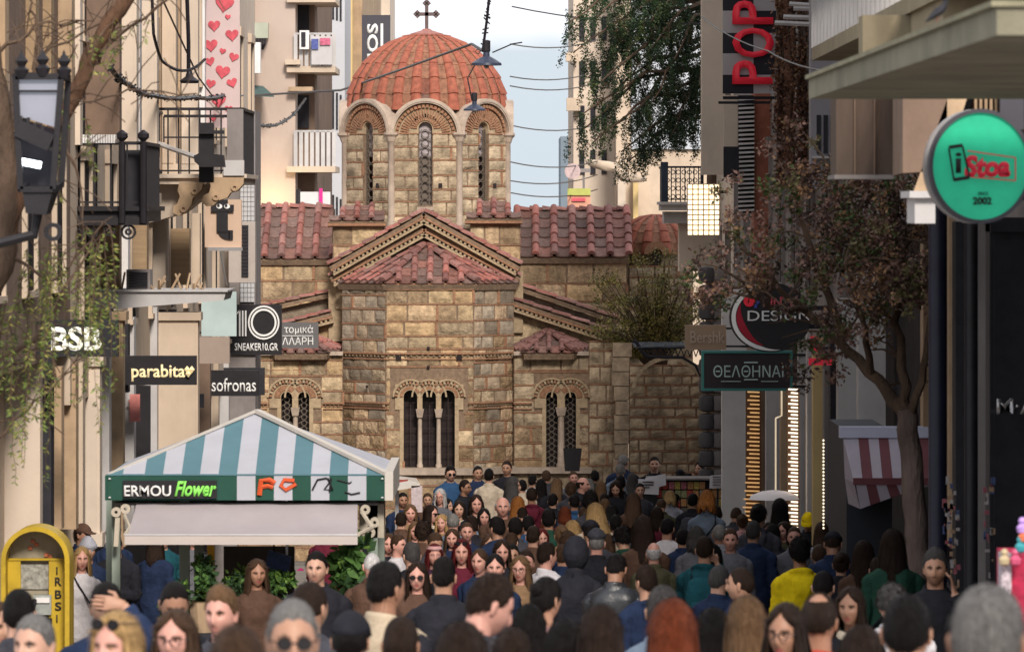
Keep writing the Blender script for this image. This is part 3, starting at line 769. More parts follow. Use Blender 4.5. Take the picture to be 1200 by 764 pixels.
def pb(parent, name, x0, y0, x1, y1, Y, d, mat, label=None):
    q = MB(); pbox(q, x0, y0, x1, y1, Y, d); return part(q, name, mat, parent, label=label)
GB = 900  # row far below the street
def strips(bld, lst, side):
    """pilasters, reveals and shop window posts standing out from the facade plane: (px0, px1, ytop, ybottom, material, name)"""
    for (a, b, yt, yb, mt, nm) in lst:
        if side < 0: Y = YL(a); x0, x1 = XL-.25, X(b, Y)
        else: Y = YR(b); x0, x1 = X(a, Y), XR+.25
        q = MB(); zt = Z(yt, Y); zbm = max(Z(yb, Y), gz(Y)-.1)
        q.box(x0, x1, Y, Y+.35, zbm, zt)
        if (x1-x0) > .3 and zt-zbm > 1.5 and nm == 'pilaster':
            q.box(x0+.03, x1-.03, Y-.02, Y, zbm+.15, zt-.15); q.box(x0, x1+.03*(1 if side < 0 else 0), Y-.05, Y+.4, zbm, zbm+.14); q.box(x0, x1+.04*(1 if side < 0 else 0), Y-.05, Y+.4, zt-.1, zt)
        part(q, nm, mt, bld)
def facade(name, label, side, Y0, Y1, ztop, mat, shop_h=2.9, shop_mat=None, nwin=0, storeys=4, ohang=0.0):
    x = XL if side < 0 else XR
    t = thing(name, label, 'building', (x + side*3, (Y0+Y1)/2, gz((Y0+Y1)/2)))
    zg = gz(Y0)-.3 if gz(Y0) < gz(Y1) else gz(Y1)-.3
    zs_ = gz((Y0+Y1)/2) + shop_h
    q = MB(); xa, xb = (x-6, x) if side < 0 else (x, x+6)
    q.box(xa, xb, Y0, Y1, zs_, ztop); part(q, 'wall', mat, t)
    xs_ = (xa, xb-.35) if side < 0 else (xa+.35, xb)
    q = MB(); q.box(xs_[0], xs_[1], Y0+.05, Y1-.02, zg, zs_+.01); part(q, 'shop_front', shop_mat or m_glass, t)
    # windows in the upper wall
    n = nwin or max(1, int((Y1-Y0)/3.2)); st = (Y1-Y0)/n
    for s in range(storeys):
        z0 = zs_ + .7 + s*3.1
        if z0 + 1.8 > ztop: break
        for i in range(n):
            yc = Y0 + st*(i+.5); q = MB(); xf = x
            q.box(min(xf, xf-side*.06), max(xf, xf-side*.06), yc-.62, yc+.62, z0-.06, z0); q.box(min(xf, xf-side*.05), max(xf, xf-side*.05), yc-.62, yc-.52, z0, z0+1.8); q.box(min(xf, xf-side*.05), max(xf, xf-side*.05), yc+.52, yc+.62, z0, z0+1.8); q.box(min(xf, xf-side*.07), max(xf, xf-side*.07), yc-.66, yc+.66, z0+1.8, z0+1.95)
            wf = part(q, 'window', m_cream if side < 0 else m_grey, t)
            q = MB(); q.box(min(xf, xf-side*.012), max(xf, xf-side*.012), yc-.52, yc+.52, z0, z0+1.8); part(q, 'pane', m_glass, wf)
    return t
def railing(parent, x0, x1, Y0, Y1, z0, h, mat, step=.11, name='railing', sides=True, r=.009):
    q = MB()
    q.bar((x0, Y0, z0+h), (x1, Y0, z0+h), .035); q.bar((x0, Y0, z0+.06), (x1, Y0, z0+.06), .02)
    n = max(1, int((x1-x0)/step))
    for i in range(n+1): x = x0+(x1-x0)*i/n; q.bar((x, Y0, z0), (x, Y0, z0+h), r*2)
    if sides:
        for x in (x0, x1):
            q.bar((x, Y0, z0+h), (x, Y1, z0+h), .035)
            m = int((Y1-Y0)/step)
            for i in range(m+1): y = Y0+(Y1-Y0)*i/m; q.bar((x, y, z0), (x, y, z0+h), r*2)
    return part(q, name, mat, parent)
# ------------------------------------------------- left row
bl1 = facade('building', 'dark brown building behind the overhanging tree at the left edge of the street', -1, 40, 56.5, 9, m_brown, 3.0, m_cream)
pb(bl1, 'wall_panel', -30, 258, 47, 900, 53.0, .3, m_cream2, 'plain pale plaster wall panel')
strips(bl1, [(-10, 6, 0, 150, m_tan, 'pilaster'), (30, 42, -20, 150, m_shut, 'shutter'), (50, 60, -20, 150, m_shut, 'shutter'), (68, 84, -20, 130, m_tan, 'pilaster')], -1)
bl2 = facade('building', 'cream fluted building with iron balconies above the long pale canopy', -1, 56.5, 82, 10, m_cream, 3.3)
strips(bl2, [(94, 97, 60, 160, m_char, 'shutter'), (101, 112, 40, 158, m_shut, 'shutter'), (118, 128, 10, 70, m_char, 'window_recess'), (117, 130, 268, 340, m_char, 'window_recess'), (146, 150, 380, 460, m_char, 'post'), (156, 160, 20, 90, m_char, 'window_recess'), (182, 185, 20, 110, m_shut, 'shutter'), (203, 207, 10, 100, m_shut, 'shutter'), (88, 94, 0, 170, m_cream2, 'pilaster'), (143, 146, -30, 240, m_lgrey, 'post'), (151, 154, -30, 240, m_tan, 'post'), (162, 164, -30, 240, m_lgrey, 'post'), (186, 188, -30, 200, m_tan, 'post'), (196, 199, -30, 200, m_lgrey, 'post'), (208, 211, -30, 200, m_tan, 'post'), (222, 224, -30, 200, m_lgrey, 'post'), (190, 193, 366, 470, m_tan, 'post'), (204, 206, 366, 620, m_lgrey, 'post'), (218, 222, 366, 620, m_tan, 'post'),  (100, 140, -30, 160, m_brown, 'wall_return'), (140, 160, -30, 245, m_cream2, 'pilaster'), (166, 184, -30, 240, m_cream2, 'pilaster'), (190, 206, -30, 205, m_cream, 'pilaster'), (213, 232, -30, 205, m_cream2, 'pilaster'), (233, 240, -30, 205, m_white, 'pilaster'),
    (52, 60, 400, 620, m_char, 'post'), (66, 72, 430, 620, m_tan, 'post'), (84, 89, 425, 620, m_tan, 'post'), (92, 97, 425, 640, m_cream, 'post'), (104, 117, 418, 640, m_cream2, 'pilaster'), (120, 128, 365, 640, m_lgrey, 'post'), (130, 144, 365, 640, m_tan, 'pilaster'), (176, 184, 360, 600, m_lgrey, 'post'),
    (186, 196, 255, 330, m_cream2, 'pilaster'), (112, 140, 262, 342, m_tan, 'wall_return'), (142, 150, 262, 342, m_white, 'post'), (152, 172, 262, 342, m_shut, 'shutter'), (178, 194, 250, 342, m_cream2, 'pilaster'), (196, 222, 268, 334, m_shut, 'shutter'), (224, 234, 250, 340, m_cream, 'pilaster'),
    (178, 232, 366, 620, m_cream, 'pilaster'), (151, 157, 372, 620, m_lgrey, 'post')], -1)
bl3 = facade('building', 'narrow cream building behind the stack of projecting shop signs', -1, 82, 97, 7, m_cream2, 3.2)
strips(bl3, [(236, 246, 340, 620, m_brown, 'post'), (250, 256, 395, 620, m_cream, 'post'), (262, 268, 400, 620, m_lgrey, 'post'), (284, 292, 400, 620, m_tan, 'pilaster')], -1)
# balcony with iron posts, nearest
def balcony(label, x0, x1, ytop, yfl, Y, d, mat, slab_mat, thick, group=None, step=.11, spikes=False, parts=()):
    t = thing('balcony', label, 'balcony', (X((x0+x1)/2, Y), Y, Z(yfl, Y)), group)
    q = MB(); pbox(q, x0-2, yfl, x1+2, yfl+thick, Y-.05, d); q.box(X(x0, Y)-.06, X(x1, Y)+.06, Y-.12, Y+d, Z(yfl, Y)-.03, Z(yfl, Y)+.02); part(q, 'slab', slab_mat, t)
    railing(t, X(x0, Y), X(x1, Y), Y, Y+d-.1, Z(yfl, Y), Z(ytop, Y)-Z(yfl, Y), mat, step)
    return t
t = balcony('black iron balcony with white spikes above the dark scroll brackets', 92, 168, 168, 244, 57.5, 2.6, m_black, m_black, 16, step=.135)
q = MB()
for i in range(17): x = X(92+i*3, 57.4); q.bar((x, 57.4, Z(168, 57.4)), (x, 57.4, Z(158, 57.4)), .02)
part(q, 'spike_row', m_white, t)
for px in (143, 168):
    q = MB(); q.tube([W(px, 262, 57.3), W(px, 166, 57.3)], .035, 8); q.lathe([(.02, 0), (.06, .04), (.06, .08), (.01, .12)], W(px, 166, 57.3), 8); part(q, 'post', m_black, t)
q = MB(); pbox(q, 144, 176, 167, 244, 57.7, .1); part(q, 'dark_panel', m_char, t)
q = MB()
for c in ((70, 278, 11), (90, 276, 9), (150, 272, 9), (128, 270, 7), (108, 272, 7)):
    p = W(c[0], c[1], 57.4); r = c[2]*57.4/F; q.ring(p, r*.75, r, 0, 2*PI, (1,0,0), (0,0,1), (0,.1,0), 14); q.ring(p, r*.2, r*.45, 0, 2*PI, (1,0,0), (0,0,1), (0,.1,0), 10)
pbox(q, 42, 255, 172, 264, 57.35, .3); part(q, 'scroll_bracket', m_black, t, kind='stuff')
# second balcony
t = balcony('black railed stone balcony carried on scrolled corbels beside the heart banner', 172, 284, 128, 206, 68.2, 3.0, m_black, m_cream2, 10, step=.12)
railing(t, X(192, 68.1), X(284, 68.1), 68.1, 68.5, Z(148, 68.2)-.2, .32, m_black, .5, 'upper_rail', False)
pb(t, 'screen_panel', 266, 128, 285, 188, 68.0, .1, m_grey); pb(t, 'front_fence', 262, 188, 286, 206, 68.0, .1, m_lgrey)
for poly in ([(210, 214), (238, 214), (236, 222), (231, 228), (226, 232), (224, 240), (218, 249), (210, 253), (203, 250), (203, 242), (208, 238), (211, 230), (208, 224)], [(244, 208), (286, 208), (285, 216), (278, 224), (270, 226), (266, 232), (256, 235), (250, 241), (242, 242), (236, 237), (238, 229), (245, 226), (247, 218)]):
    q = MB(); Yc = 68.0; q.prism([(X(a_, Yc), Z(b_, Yc)) for a_, b_ in poly], (0, Yc, 0), (1,0,0), (0,0,1), (0,.35,0)); part(q, 'corbel', m_tan, t)
    q = MB()
    for (a_, b_) in (poly[6], poly[3]): q.ring((X(a_-3, Yc), Yc-.03, Z(b_-4, Yc)), .02, .045, 0, 2*PI, (1,0,0), (0,0,1), (0,.4,0), 10)
    part(q, 'scroll', m_tan, t, kind='stuff')
q = MB(); Yc = 68.5; q.prism([(X(172, Yc), Z(214, Yc)), (X(262, Yc), Z(214, Yc)), (X(215, Yc), Z(250, Yc)), (X(172, Yc), Z(262, Yc))][::-1], (0, Yc, 0), (1,0,0), (0,0,1), (0,.8,0)); part(q, 'support', m_cream2, t)
# floodlight on its arm
t = thing('floodlight', 'black floodlight on a long arm reaching from the balcony', 'floodlight', W(245, 188, 67))
q = MB(); q.tube([W(176, 165, 67.9), W(205, 176, 67.4), W(232, 185, 67)], .03, 6); part(q, 'arm', m_lgrey, t)
q = MB(); q.prism([(X(228, 67), Z(183, 67)), (X(236, 67), Z(179, 67)), (X(262, 67), Z(182, 67)), (X(264, 67), Z(196, 67)), (X(236, 67), Z(196, 67)), (X(229, 67), Z(190, 67))][::-1], (0, 66.8, 0), (1,0,0), (0,0,1), (0,.35,0)); part(q, 'housing', m_black, t)
q = MB(); pbox(q, 233, 144, 250, 214, 67.3, .2); pbox(q, 233, 153, 262, 157, 67.2, .2); part(q, 'mounting_box', m_black, t)
# long pale canopy slab with clutter
t = thing('canopy', 'long whitish concrete canopy over the shops, cluttered on top', 'canopy', W(185, 352, 70))
Yn = 59.3
q = MB(); q.prism([(XL-.3, Z(367, Yn)), (X(262, Yn), Z(352, Yn)), (X(265, Yn), Z(342, Yn)), (XL-.3, Z(342, Yn))], (0, Yn, 0), (1,0,0), (0,0,1), (0,1.5,0)); q.box(XL-.2, X(267, Yn), Yn-.04, Yn+1.55, Z(342, Yn), Z(340, Yn))
part(q, 'slab', m_lgrey, t)
for (a, b, c, d, mt, nm) in ((148, 178, 313, 340, m_grey, 'crate'), (104, 134, 334, 340, m_char, 'rubble'), (224, 232, 322, 340, m_tan, 'plant_pot')): pass
ac = thing('air_conditioner', 'grey air conditioner lying on the pale canopy slab', 'air conditioner', W(163, 340, 59.8))
pb(ac, 'casing', 148, 316, 176, 340, 59.8, .4, m_grey); q = MB()
for i in range(6): pbox(q, 151, 319+i*3.2, 173, 320.5+i*3.2, 59.77, .04)
part(q, 'vent', m_char, ac, kind='stuff')
q = MB()
for i in range(26):
    p = W(rnd.choice([rnd.uniform(106, 145), rnd.uniform(178, 190), rnd.uniform(200, 240)]), 339, 59.9); q.tube([p, p+Vector((rnd.uniform(-.12, .12), rnd.uniform(-.2, .2), rnd.uniform(.02, .2)))], .012, 4)
single(q, 'debris', m_tan, 'scraps and twigs lying on the canopy slab', 'debris', kind='stuff')
# ---------- projecting signs, left
def sign_box(label, x0, y0, x1, y1, Y, mat=m_black, d=.14, name='shop_sign', rim=None, brackets=True, cat='shop sign', xw=None, side=-1):
    t = thing(name, label, cat, W((x0+x1)/2, (y0+y1)/2, Y))
    q = MB(); pbox(q, x0, y0, x1, y1, Y, d); part(q, 'panel', mat, t)
    if rim:
        q = MB(); w_ = 3
        pbox(q, x0-1, y0-1, x1+1, y0+w_-1, Y-.02, d+.04); pbox(q, x0-1, y1-w_+1, x1+1, y1+1, Y-.02, d+.04); pbox(q, x0-1, y0+w_-1, x0+w_-1, y1-w_+1, Y-.02, d+.04); pbox(q, x1-w_+1, y0+w_-1, x1+1, y1-w_+1, Y-.02, d+.04); part(q, 'frame', rim, t)
    if brackets:
        xx = (XL-.1) if side < 0 else (XR+.1); z0_, z1_ = Z(y0+4, Y), Z(y1-4, Y)
        xe = X(x0 if side < 0 else x1, Y)
        if abs(xx-xe) > .03:
            for z in (z0_, z1_): q = MB(); q.bar((xe, Y+d/2, z), (xx, Y+d/2, z), .03); part(q, 'bracket', m_black, t)
    return t
m_let = M('white_sign_letter', (.80, .80, .80), .5, .03, 5, 0)
m_letw = M('backlit_letter', (.95, .92, .80), .5, .02, 5, 0, emit=.7)
m_lety = M('warm_letter', (.90, .74, .42), .5, .03, 5, 0, emit=.25)
t = sign_box('black shop sign reading BSB behind the hanging willow twigs', 50, 375, 138, 418, 52.4, m_char); text('BSB', (60, 383, 119, 411), 52.4, m_letw, t, bold=.03)
t = sign_box('black shop sign reading parabita in pale yellow letters', 145, 417, 230, 451, 64, m_black); text('parabita', (154, 427, 217, 447), 64, m_lety, t, bold=.02)
q = MB()
for a in (40, 140, 250): p = W(222, 435, 63.95) + Vector((math.cos(R(a))*.035, 0, math.sin(R(a))*.03)); q.lathe([(.005, -.04), (.035, 0), (.005, .04)], p, 8)
part(q, 'emblem', m_lety, t)
t = sign_box('black shop sign reading sofronas in white serif letters', 244, 434, 303, 464, 82, m_black); text('sofronas', (248, 443, 300, 459), 82, m_let, t, bold=.01)
pb(t, 'rear_panel', 262, 431, 310, 463, 82.3, .1, m_char)
t = sign_box('pale blue and white blank panel above the small step shaped plates', 236, 342, 277, 394, 78, M('pale_blue_panel', (.42, .52, .53), .5, .1, 2, 0))
t = sign_box('blank grey brown sign box hanging under the pale blue panel', 232, 395, 269, 426, 77.6, M('taupe_panel', (.33, .26, .22), .6, .08, 3, 0))
t = sign_box('black square shop sign with a large white outlined number 10', 271, 357, 330, 416, 88, m_black)
m_let2 = m_let
q = MB()
for r0, r1 in ((.115, .145), (.165, .195), (.215, .245)): pass
c = W(309, 378, 87.97)
q.ring(c, .175, .205, 0, 2*PI, (1,0,0), (0,0,1.08), (0,.02,0), 28); q.ring(c, .225, .25, 0, 2*PI, (1,0,0), (0,0,1.08), (0,.02,0), 28)
for px in (280, 283.5, 287): pbox(q, px, 364, px+1.8, 394, 87.96, .02)
q.bar(W(275, 370, 87.97), W(281, 364, 87.97), .02)
part(q, 'numeral', m_let, t, kind='stuff'); text('SNEAKER10.GR', (275, 402, 326, 411), 88, m_let, t, bold=.02)
t = sign_box('grey shop sign with white Greek lettering beside the number 10 sign', 330, 378, 373, 408, 90.5, M('mid_grey_sign', (.13, .125, .13), .6, .1, 4, 0), brackets=False); text('τομικά', (333, 381, 367, 392), 90.5, m_let, t); text('ΛΛΑΡΗ', (331, 395, 367, 404), 90.5, m_let, t)
q = MB(); pbox(q, 331, 393.2, 367, 393.9, 90.48, .02); q.bar(W(350, 384, 90.6), Vector((XL, 90.6, Z(384, 90.6))), .04); part(q, 'underline', m_let, t, kind='stuff')
t = sign_box('beige hanging sign with a black curved letter t wearing two eyes', 240, 234, 283, 290, 80, m_beige); 
q = MB(); Ys = 79.97
pbox(q, 254, 234, 267, 272, Ys-.02, .03); pbox(q, 247.5, 240, 274, 248, Ys-.03, .03)
cc = W(268, 269, Ys); s2 = Ys/F
q.ring(W(269, 266, Ys-.005), 4*s2, 15*s2, PI, 1.5*PI, (1,0,0), (0,0,1), (0,.02,0), 12); pbox(q, 268, 270, 273, 281, Ys-.005, .02)
part(q, 'letter', m_black, t, kind='stuff')
for px in (257, 266): q = MB(); q.ring(W(px, 242, Ys-.05), .0, .043, 0, 2*PI, (1,0,0), (0,0,.8), (0,.01,0), 12); ey = part(q, 'eye', m_let, t); q = MB(); q.ring(W(px-1, 241, Ys-.065), .0, .02, 0, 2*PI, (1,0,0), (0,0,1), (0,.01,0), 8); part(q, 'pupil', m_black, ey)
q = MB(); pbox(q, 244, 290, 284, 294, 79.9, .1); q.tube([W(258, 294, 79.9), W(262, 315, 79.9), W(266, 335, 79.9)], .012, 5); part(q, 'hanger', m_steel, t)
for (x0, x1, nm) in ((183, 195, 0), (196, 207, 1)):
    t = thing('loudspeaker', ['flat black loudspeaker hanging under the canopy, nearer the black sign', 'flat black loudspeaker hanging under the canopy, nearer the grey box'][nm], 'loudspeaker', W((x0+x1)/2, 375, 70), 'black loudspeakers under the pale canopy')
    q = MB(); pbox(q, x0+1, 363, x1-1, 387, 70, .15); part(q, 'cabinet', m_char, t); q = MB(); pbox(q, x0+3, 366, x1-3, 384, 69.98, .03); part(q, 'grille', m_black, t)
STP = ['lowest', 'second lowest', 'middle', 'second highest', 'highest']
for i in range(5):
    q = MB(); a = 184 + i*10.2; pbox(q, a, 480-i*4.6, a+14, 496-i*4.6, 70+i*1.2, .08); q.bar(W(a, 486-i*4.6, 70.1+i*1.2), Vector((XL, 70.1+i*1.2, Z(486-i*4.6, 70.1+i*1.2))), .03)
    single(q, 'blank_plate', m_char, STP[i] + ' grey plate of the stepped row under the parabita sign', 'sign plate', 'stepped grey plates on the cream wall')
q = MB(); pbox(q, 152, 462, 164, 494, 65, .05); q.bar(W(152, 470, 65.02), Vector((XL, 65.02, Z(470, 65.02))), .02); single(q, 'poster', M('coral_poster', (.62, .22, .2), .7, .15, 8, 0), 'coral red poster hanging below the parabita sign', 'poster')
# dark doorway and blue board
pb(bl2, 'dark_doorway', 157, 452, 176, 620, 66.2, .1, m_black); q = MB(); pbox(q, 100, 425, 116, 482, 60.5, .08); part(q, 'blue_board', M('navy_board', (.03, .045, .09), .5, .1, 4, 0), bl2)
# heart banner
t = thing('banner', 'tall pale pink banner printed with red hearts hanging above the street', 'banner', W(261, 190, 84))
q = MB(); pbox(q, 240, -30, 281, 150, 80.5, .03); part(q, 'cloth', M('pale_pink_cloth', (.60, .47, .47), .85, .04, 2, .1, 20), t)
m_heart = M('heart_red', (.60, .10, .13), .8, .25, 12, 0)
hr_ = random.Random(3)
def heart(px, py, s, Y, rot=0):
    q = MB(); pts = []
    for i in range(20):
        a = 2*PI*i/20; pts.append((.06*16*math.sin(a)**3/16*s, .06*(13*math.cos(a)-5*math.cos(2*a)-2*math.cos(3*a)-math.cos(4*a))/16*s))
    c = math.cos(rot); d = math.sin(rot); pts = [(x*c-y*d, x*d+y*c) for x, y in pts]
    q.prism(pts[::-1], W(px, py, Y), (1,0,0), (0,0,1), (0,.006,0)); return q
for (px, py, s) in ((263, 4, 2.3), (251, 30, 1.5), (267, 20, .7), (272, 41, 1.6), (247, 53, 1.7), (261, 60, .8), (274, 67, 1.2), (246, 72, 1.2), (261, 84, 1.8), (247, 98, 1.2), (272, 97, 1.3), (256, 118, 1.8), (250, 138, 1.0), (268, 128, 1.0)):
    part(heart(px, py, s, 80.48, hr_.uniform(-.3, .3)), 'heart', m_heart, t)
q = MB(); q.bar(W(240, -28, 80.52), Vector((XL-.1, 80.52, Z(-28, 80.52))), .04); part(q, 'pole', m_steel, t)
# tiled strip wall and tall air conditioner
m_grid = M('white_wall_tile', (.50, .50, .52), .5, .06, 4, .05)
t = thing('building', 'narrow building strip faced with small white tiles behind the heart banner', 'building', W(290, 400, 88))
q = MB(); q.box(XL-.5, X(299, 88), 88.06, 90, gz(88), Z(130, 88)); part(q, 'wall', m_grey, t)
tm = MB().box(-.5, .5, 0, 1, -.5, .5).mesh('wall_tile', m_grid)
for j in range(40):
    for i in range(4):
        px = 283.5 + i*4.2; py = 133 + j*5.6
        if py > 352: break
        inst(tm, 'wall_tile', basis(W(px, py, 88), (.05,0,0), (0,.06,0), (0,0,.068)), t)
t = thing('air_conditioner', 'tall beige air conditioner with a dark grille beside the church roof', 'air conditioner', W(283, 328, 86))
pb(t, 'casing', 268, 260, 299, 331, 86, .4, M('ac_beige', (.42, .37, .34), .6, .08, 3, 0)); q = MB()
for i in range(15): pbox(q, 283, 264+i*4.1, 291, 267+i*4.1, 85.97, .04)
part(q, 'grille', m_char, t, kind='stuff')
# ------------------------------------------------- plain beige building behind on the left
Yb = 118
t = bb = thing('building', 'tall plain beige block with stacked side balconies behind the church roof', 'building', (X(340, Yb), Yb, gz(Yb)))
m_bei = M('beige_block_wall', (.46, .37, .32), .9, .06, .6, .1, 20, stain=.25, stcol=(.3, .22, .16))
q = MB(); q.box(X(150, Yb), X(346, Yb), Yb, Yb+14, gz(Yb), Z(-60, Yb)); part(q, 'wall', m_bei, t)
q = MB(); q.box(X(283, Yb), X(299, Yb), Yb-.3, Yb, gz(Yb), Z(-60, Yb)); part(q, 'pilaster', m_cream, t)
q = MB(); q.box(X(346, Yb), X(366, Yb), Yb+1.4, Yb+13, gz(Yb), Z(-60, Yb)); part(q, 'recess_wall', m_brown, t)
for (yt, yb2) in ((-30, -4), (40, 78), (150, 195)):
    bc = pb(t, 'balcony_slab', 336, yb2, 393, yb2+7, Yb-.2, 3, m_cream)
    q = MB(); x0, x1 = X(346, Yb), X(391, Yb); z0, z1 = Z(yb2, Yb), Z(yt + (4 if yt > 100 else 0), Yb)
    q.bar((x0, Yb-.1, z1), (x1, Yb-.1, z1), .04)
    for i in range(8): x = x0+(x1-x0)*i/7; q.box(x-.03, x+.05, Yb-.12, Yb-.08, z0, z1)
    part(q, 'railing', m_lgrey, bc, kind='stuff')
pb(t, 'balcony_hood', 334, 70, 352, 76, Yb-.3, .5, m_cream); pb(t, 'balcony_hood', 338, 102, 366, 107, Yb-.3, .8, m_tan)
pb(t, 'window', 348, 112, 362, 150, Yb+1.3, .1, m_char); pb(t, 'window', 348, 5, 362, 36, Yb+1.3, .1, m_char); pb(t, 'window', 347, 222, 352, 243, Yb+.1, .1, m_char)
t = thing('air_conditioner', 'small white air conditioner on the upper balcony of the beige block', 'air conditioner', W(356, 55, 117.6)); pb(t, 'casing', 351, 36, 362, 58, 117.7, .3, m_white); q = MB(); pbox(q, 353, 38, 358, 55, 117.68, .05); part(q, 'grille', m_char, t)
t = thing('air_conditioner', 'white air conditioner fixed to the beige block beside the grey junction box', 'air conditioner', W(294, 85, 116.8)); pb(t, 'casing', 287, 50, 305, 86, 117, .4, m_white); q = MB()
for i in range(9): pbox(q, 290, 54+i*3.2, 297, 56+i*3.2, 116.96, .05)
part(q, 'grille', m_char, t, kind='stuff')
t = thing('air_conditioner', 'darker air conditioner half hidden behind the heart banner', 'air conditioner', W(284, 85, 116.8)); pb(t, 'casing', 279, 48, 286.5, 82, 116.5, .4, m_grey); pb(t, 'grille', 280, 50, 286, 80, 116.45, .04, m_char)
t = thing('junction_box', 'pale green metal junction box with dangling cables on the beige wall', 'junction box', W(305, 45, 117.6)); pb(t, 'casing', 297, 27, 314, 45, 117.6, .35, M('pale_green_metal', (.36, .38, .30), .6, .08, 4, 0)); q = MB()
for i in range(5): q.tube([W(299+i*3, 45, 117.6), W(300+i*2.6, 52, 117.6), W(304+i, 58, 117.7)], .02, 5)
part(q, 'cable', m_char, t, kind='stuff')
t = thing('awning', 'small dark green sloping awning on the beige block', 'awning', W(296, 115, 117)); q = MB()
q.add([W(281, 99, 117.9), W(308, 101, 117.9), W(321, 112, 116.9), W(294, 111, 116.9), W(281, 101, 117.9), W(308, 103, 117.9), W(321, 114, 116.9), W(294, 113, 116.9)], [(0,1,2,3), (7,6,5,4), (0,4,5,1), (1,5,6,2), (2,6,7,3), (3,7,4,0)]); q.add([W(281, 102, 117.5), W(300, 112, 117.2), W(290, 126, 117.5), W(281, 130, 117.9), W(281, 102, 117.95), W(300, 112, 117.95), W(290, 126, 117.95), W(281, 130, 117.95)], [(0,1,2,3), (7,6,5,4), (0,4,5,1), (1,5,6,2), (2,6,7,3), (3,7,4,0)])
part(q, 'cloth', M('dark_green_cloth', (.07, .12, .115), .8, .15, 3, 0), t, kind='stuff')
# low lit roof terrace lamps at the foot of the block
t = thing('lamp_row', 'row of small white bulbs along the parapet of the beige block', 'string lights', W(320, 241, 115))
mbulb = M('white_bulb', (1, .84, .60), .5, 0, 5, 0, emit=1.2)
bmz = MB().lathe([(.005, -.03), (.03, 0), (.005, .03)], (0,0,0), 6).mesh('bulb', mbulb)
for i in range(11): inst(bmz, 'bulb', Matrix.Translation(W(303+i*4.5, 241.5, 117.2)), t)
q = MB(); q.bar(W(300, 242.5, 117.3), W(352, 242.5, 117.3), .03); part(q, 'cable', m_char, t)
ld = bpy.data.lights.new('wall_glow', 'POINT'); ld.energy = 30; ld.color = (1, .72, .38); ld.shadow_soft_size = .25; lo = bpy.data.objects.new('parapet_lamp', ld); link(lo, t, Matrix.Translation(W(318, 238, 117.4)))
t = sign_box('white lit panel with a magenta edge beyond the church wing roof', 352, 225, 387, 262, 112, m_white, brackets=False, name='billboard', cat='billboard'); pb(t, 'magenta_strip', 374, 221, 378, 262, 111.9, .08, M('magenta_strip', (.65, .03, .25), .5, .05, 5, 0)); q = MB(); q.box(X(368, 112.2)-.06, X(368, 112.2)+.06, 112.2, 112.32, gz(112), Z(226, 112.2)); part(q, 'post', m_steel, t)
# pale balconied building further back
Yc = 135
t = thing('building', 'pale blue grey building with long window slots beyond the beige block', 'building', (X(390, Yc), Yc, gz(Yc)))
m_pale = M('pale_blue_wall', (.52, .53, .57), .85, .05, .5, .1, 20, stain=.15, stcol=(.35, .35, .38))
q = MB(); q.box(X(340, Yc), X(404, Yc), Yc, Yc+20, gz(Yc), Z(-60, Yc)); part(q, 'wall', m_pale, t)
for (y0, y1) in ((-20, 22), (104, 150), (226, 250)):
    for i in range(4):
        pb(t, 'window', 386+i*4.4-1, y0 + i*2.5, 386+i*4.4+1.2, y1 + i, Yc-.03, .1, m_char)
for (x0, x1, y0, y1) in ((363, 371, 100, 135), (374, 376, 100, 135), (366, 380, 5, 60)): pb(t, 'window', x0, y0, x1, y1, Yc-.04, .1, m_grey)
t = thing('laundry', 'small balcony advert board with pink and blue print', 'board', W(377, 62, 130)); pb(t, 'panel', 365, 43, 389, 76, 117.7, .05, m_lgrey); pb(t, 'pink_print', 375, 45, 387, 53, 117.65, .03, M('pink_print', (.5, .12, .2), .6, .3, 15, 0)); pb(t, 'blue_print', 365, 46, 373, 58, 117.65, .03, M('blue_print', (.08, .1, .3), .6, .3, 15, 0))
t = thing('church_bell_frame', 'dark iron arched frame standing below the balcony', 'iron frame', W(375, 130, 117)); t.name = 'iron_frame'
q = MB(); c = W(375, 98, 117.5); q.ring(c, .17, .21, 0, PI, (1,0,0), (0,0,1), (0,.05,0), 12); q.bar(c+Vector((-.19,0,0)), W(364.5, 152, 117.5), .05); q.bar(c+Vector((.19,0,0)), W(385.5, 152, 117.5), .05); q.bar(c+Vector((0,0,.2)), c+Vector((0,0,.32)), .05); q.bar(W(365, 152, 117.5), W(385, 152, 117.5), .04); part(q, 'frame', m_char, t)
# yellow building edge and the tower with the vertical sign
Ye_ = 140
t = thing('building', 'yellowish building with a tall plain side, left of the dome', 'building', (X(412, Ye_), Ye_, gz(Ye_)))
q = MB(); q.box(X(402, Ye_), X(413, Ye_), Ye_, Ye_+20, gz(Ye_), Z(-60, Ye_)); part(q, 'wall', m_yel, t); q = MB(); q.box(X(413, Ye_), X(424, Ye_), Ye_+.5, Ye_+20, gz(Ye_), Z(-60, Ye_)); part(q, 'side_wall', m_tan, t)
t = thing('building', 'slim beige tower behind the vertical black sign and the dome', 'building', (X(440, 160), 160, gz(160)))
q = MB(); q.box(X(429, 160), X(446, 160), 160, 168, gz(160), Z(-60, 160)); q.box(X(446, 160), X(456, 160), 161, 168, gz(160), Z(-60, 160)); part(q, 'wall', m_cream2, t)
t = sign_box('dark vertical sign with rotated white capitals left of the dome', 424, 18, 457, 120, 120, M('slate_sign', (.06, .058, .072), .6, .1, 3, 0), brackets=False, d=.4)
text('NOS', (430, 28, 443, 82), 120, m_let, t, rot=90, bold=.03); q = MB(); pbox(q, 446, 28, 449, 84, 119.98, .03); part(q, 'underline', m_let, t); q = MB(); q.box(X(436, 120.2)-.1, X(436, 120.2)+.1, 120.2, 120.35, gz(120), Z(110, 120.2)); part(q, 'post', m_steel, t)
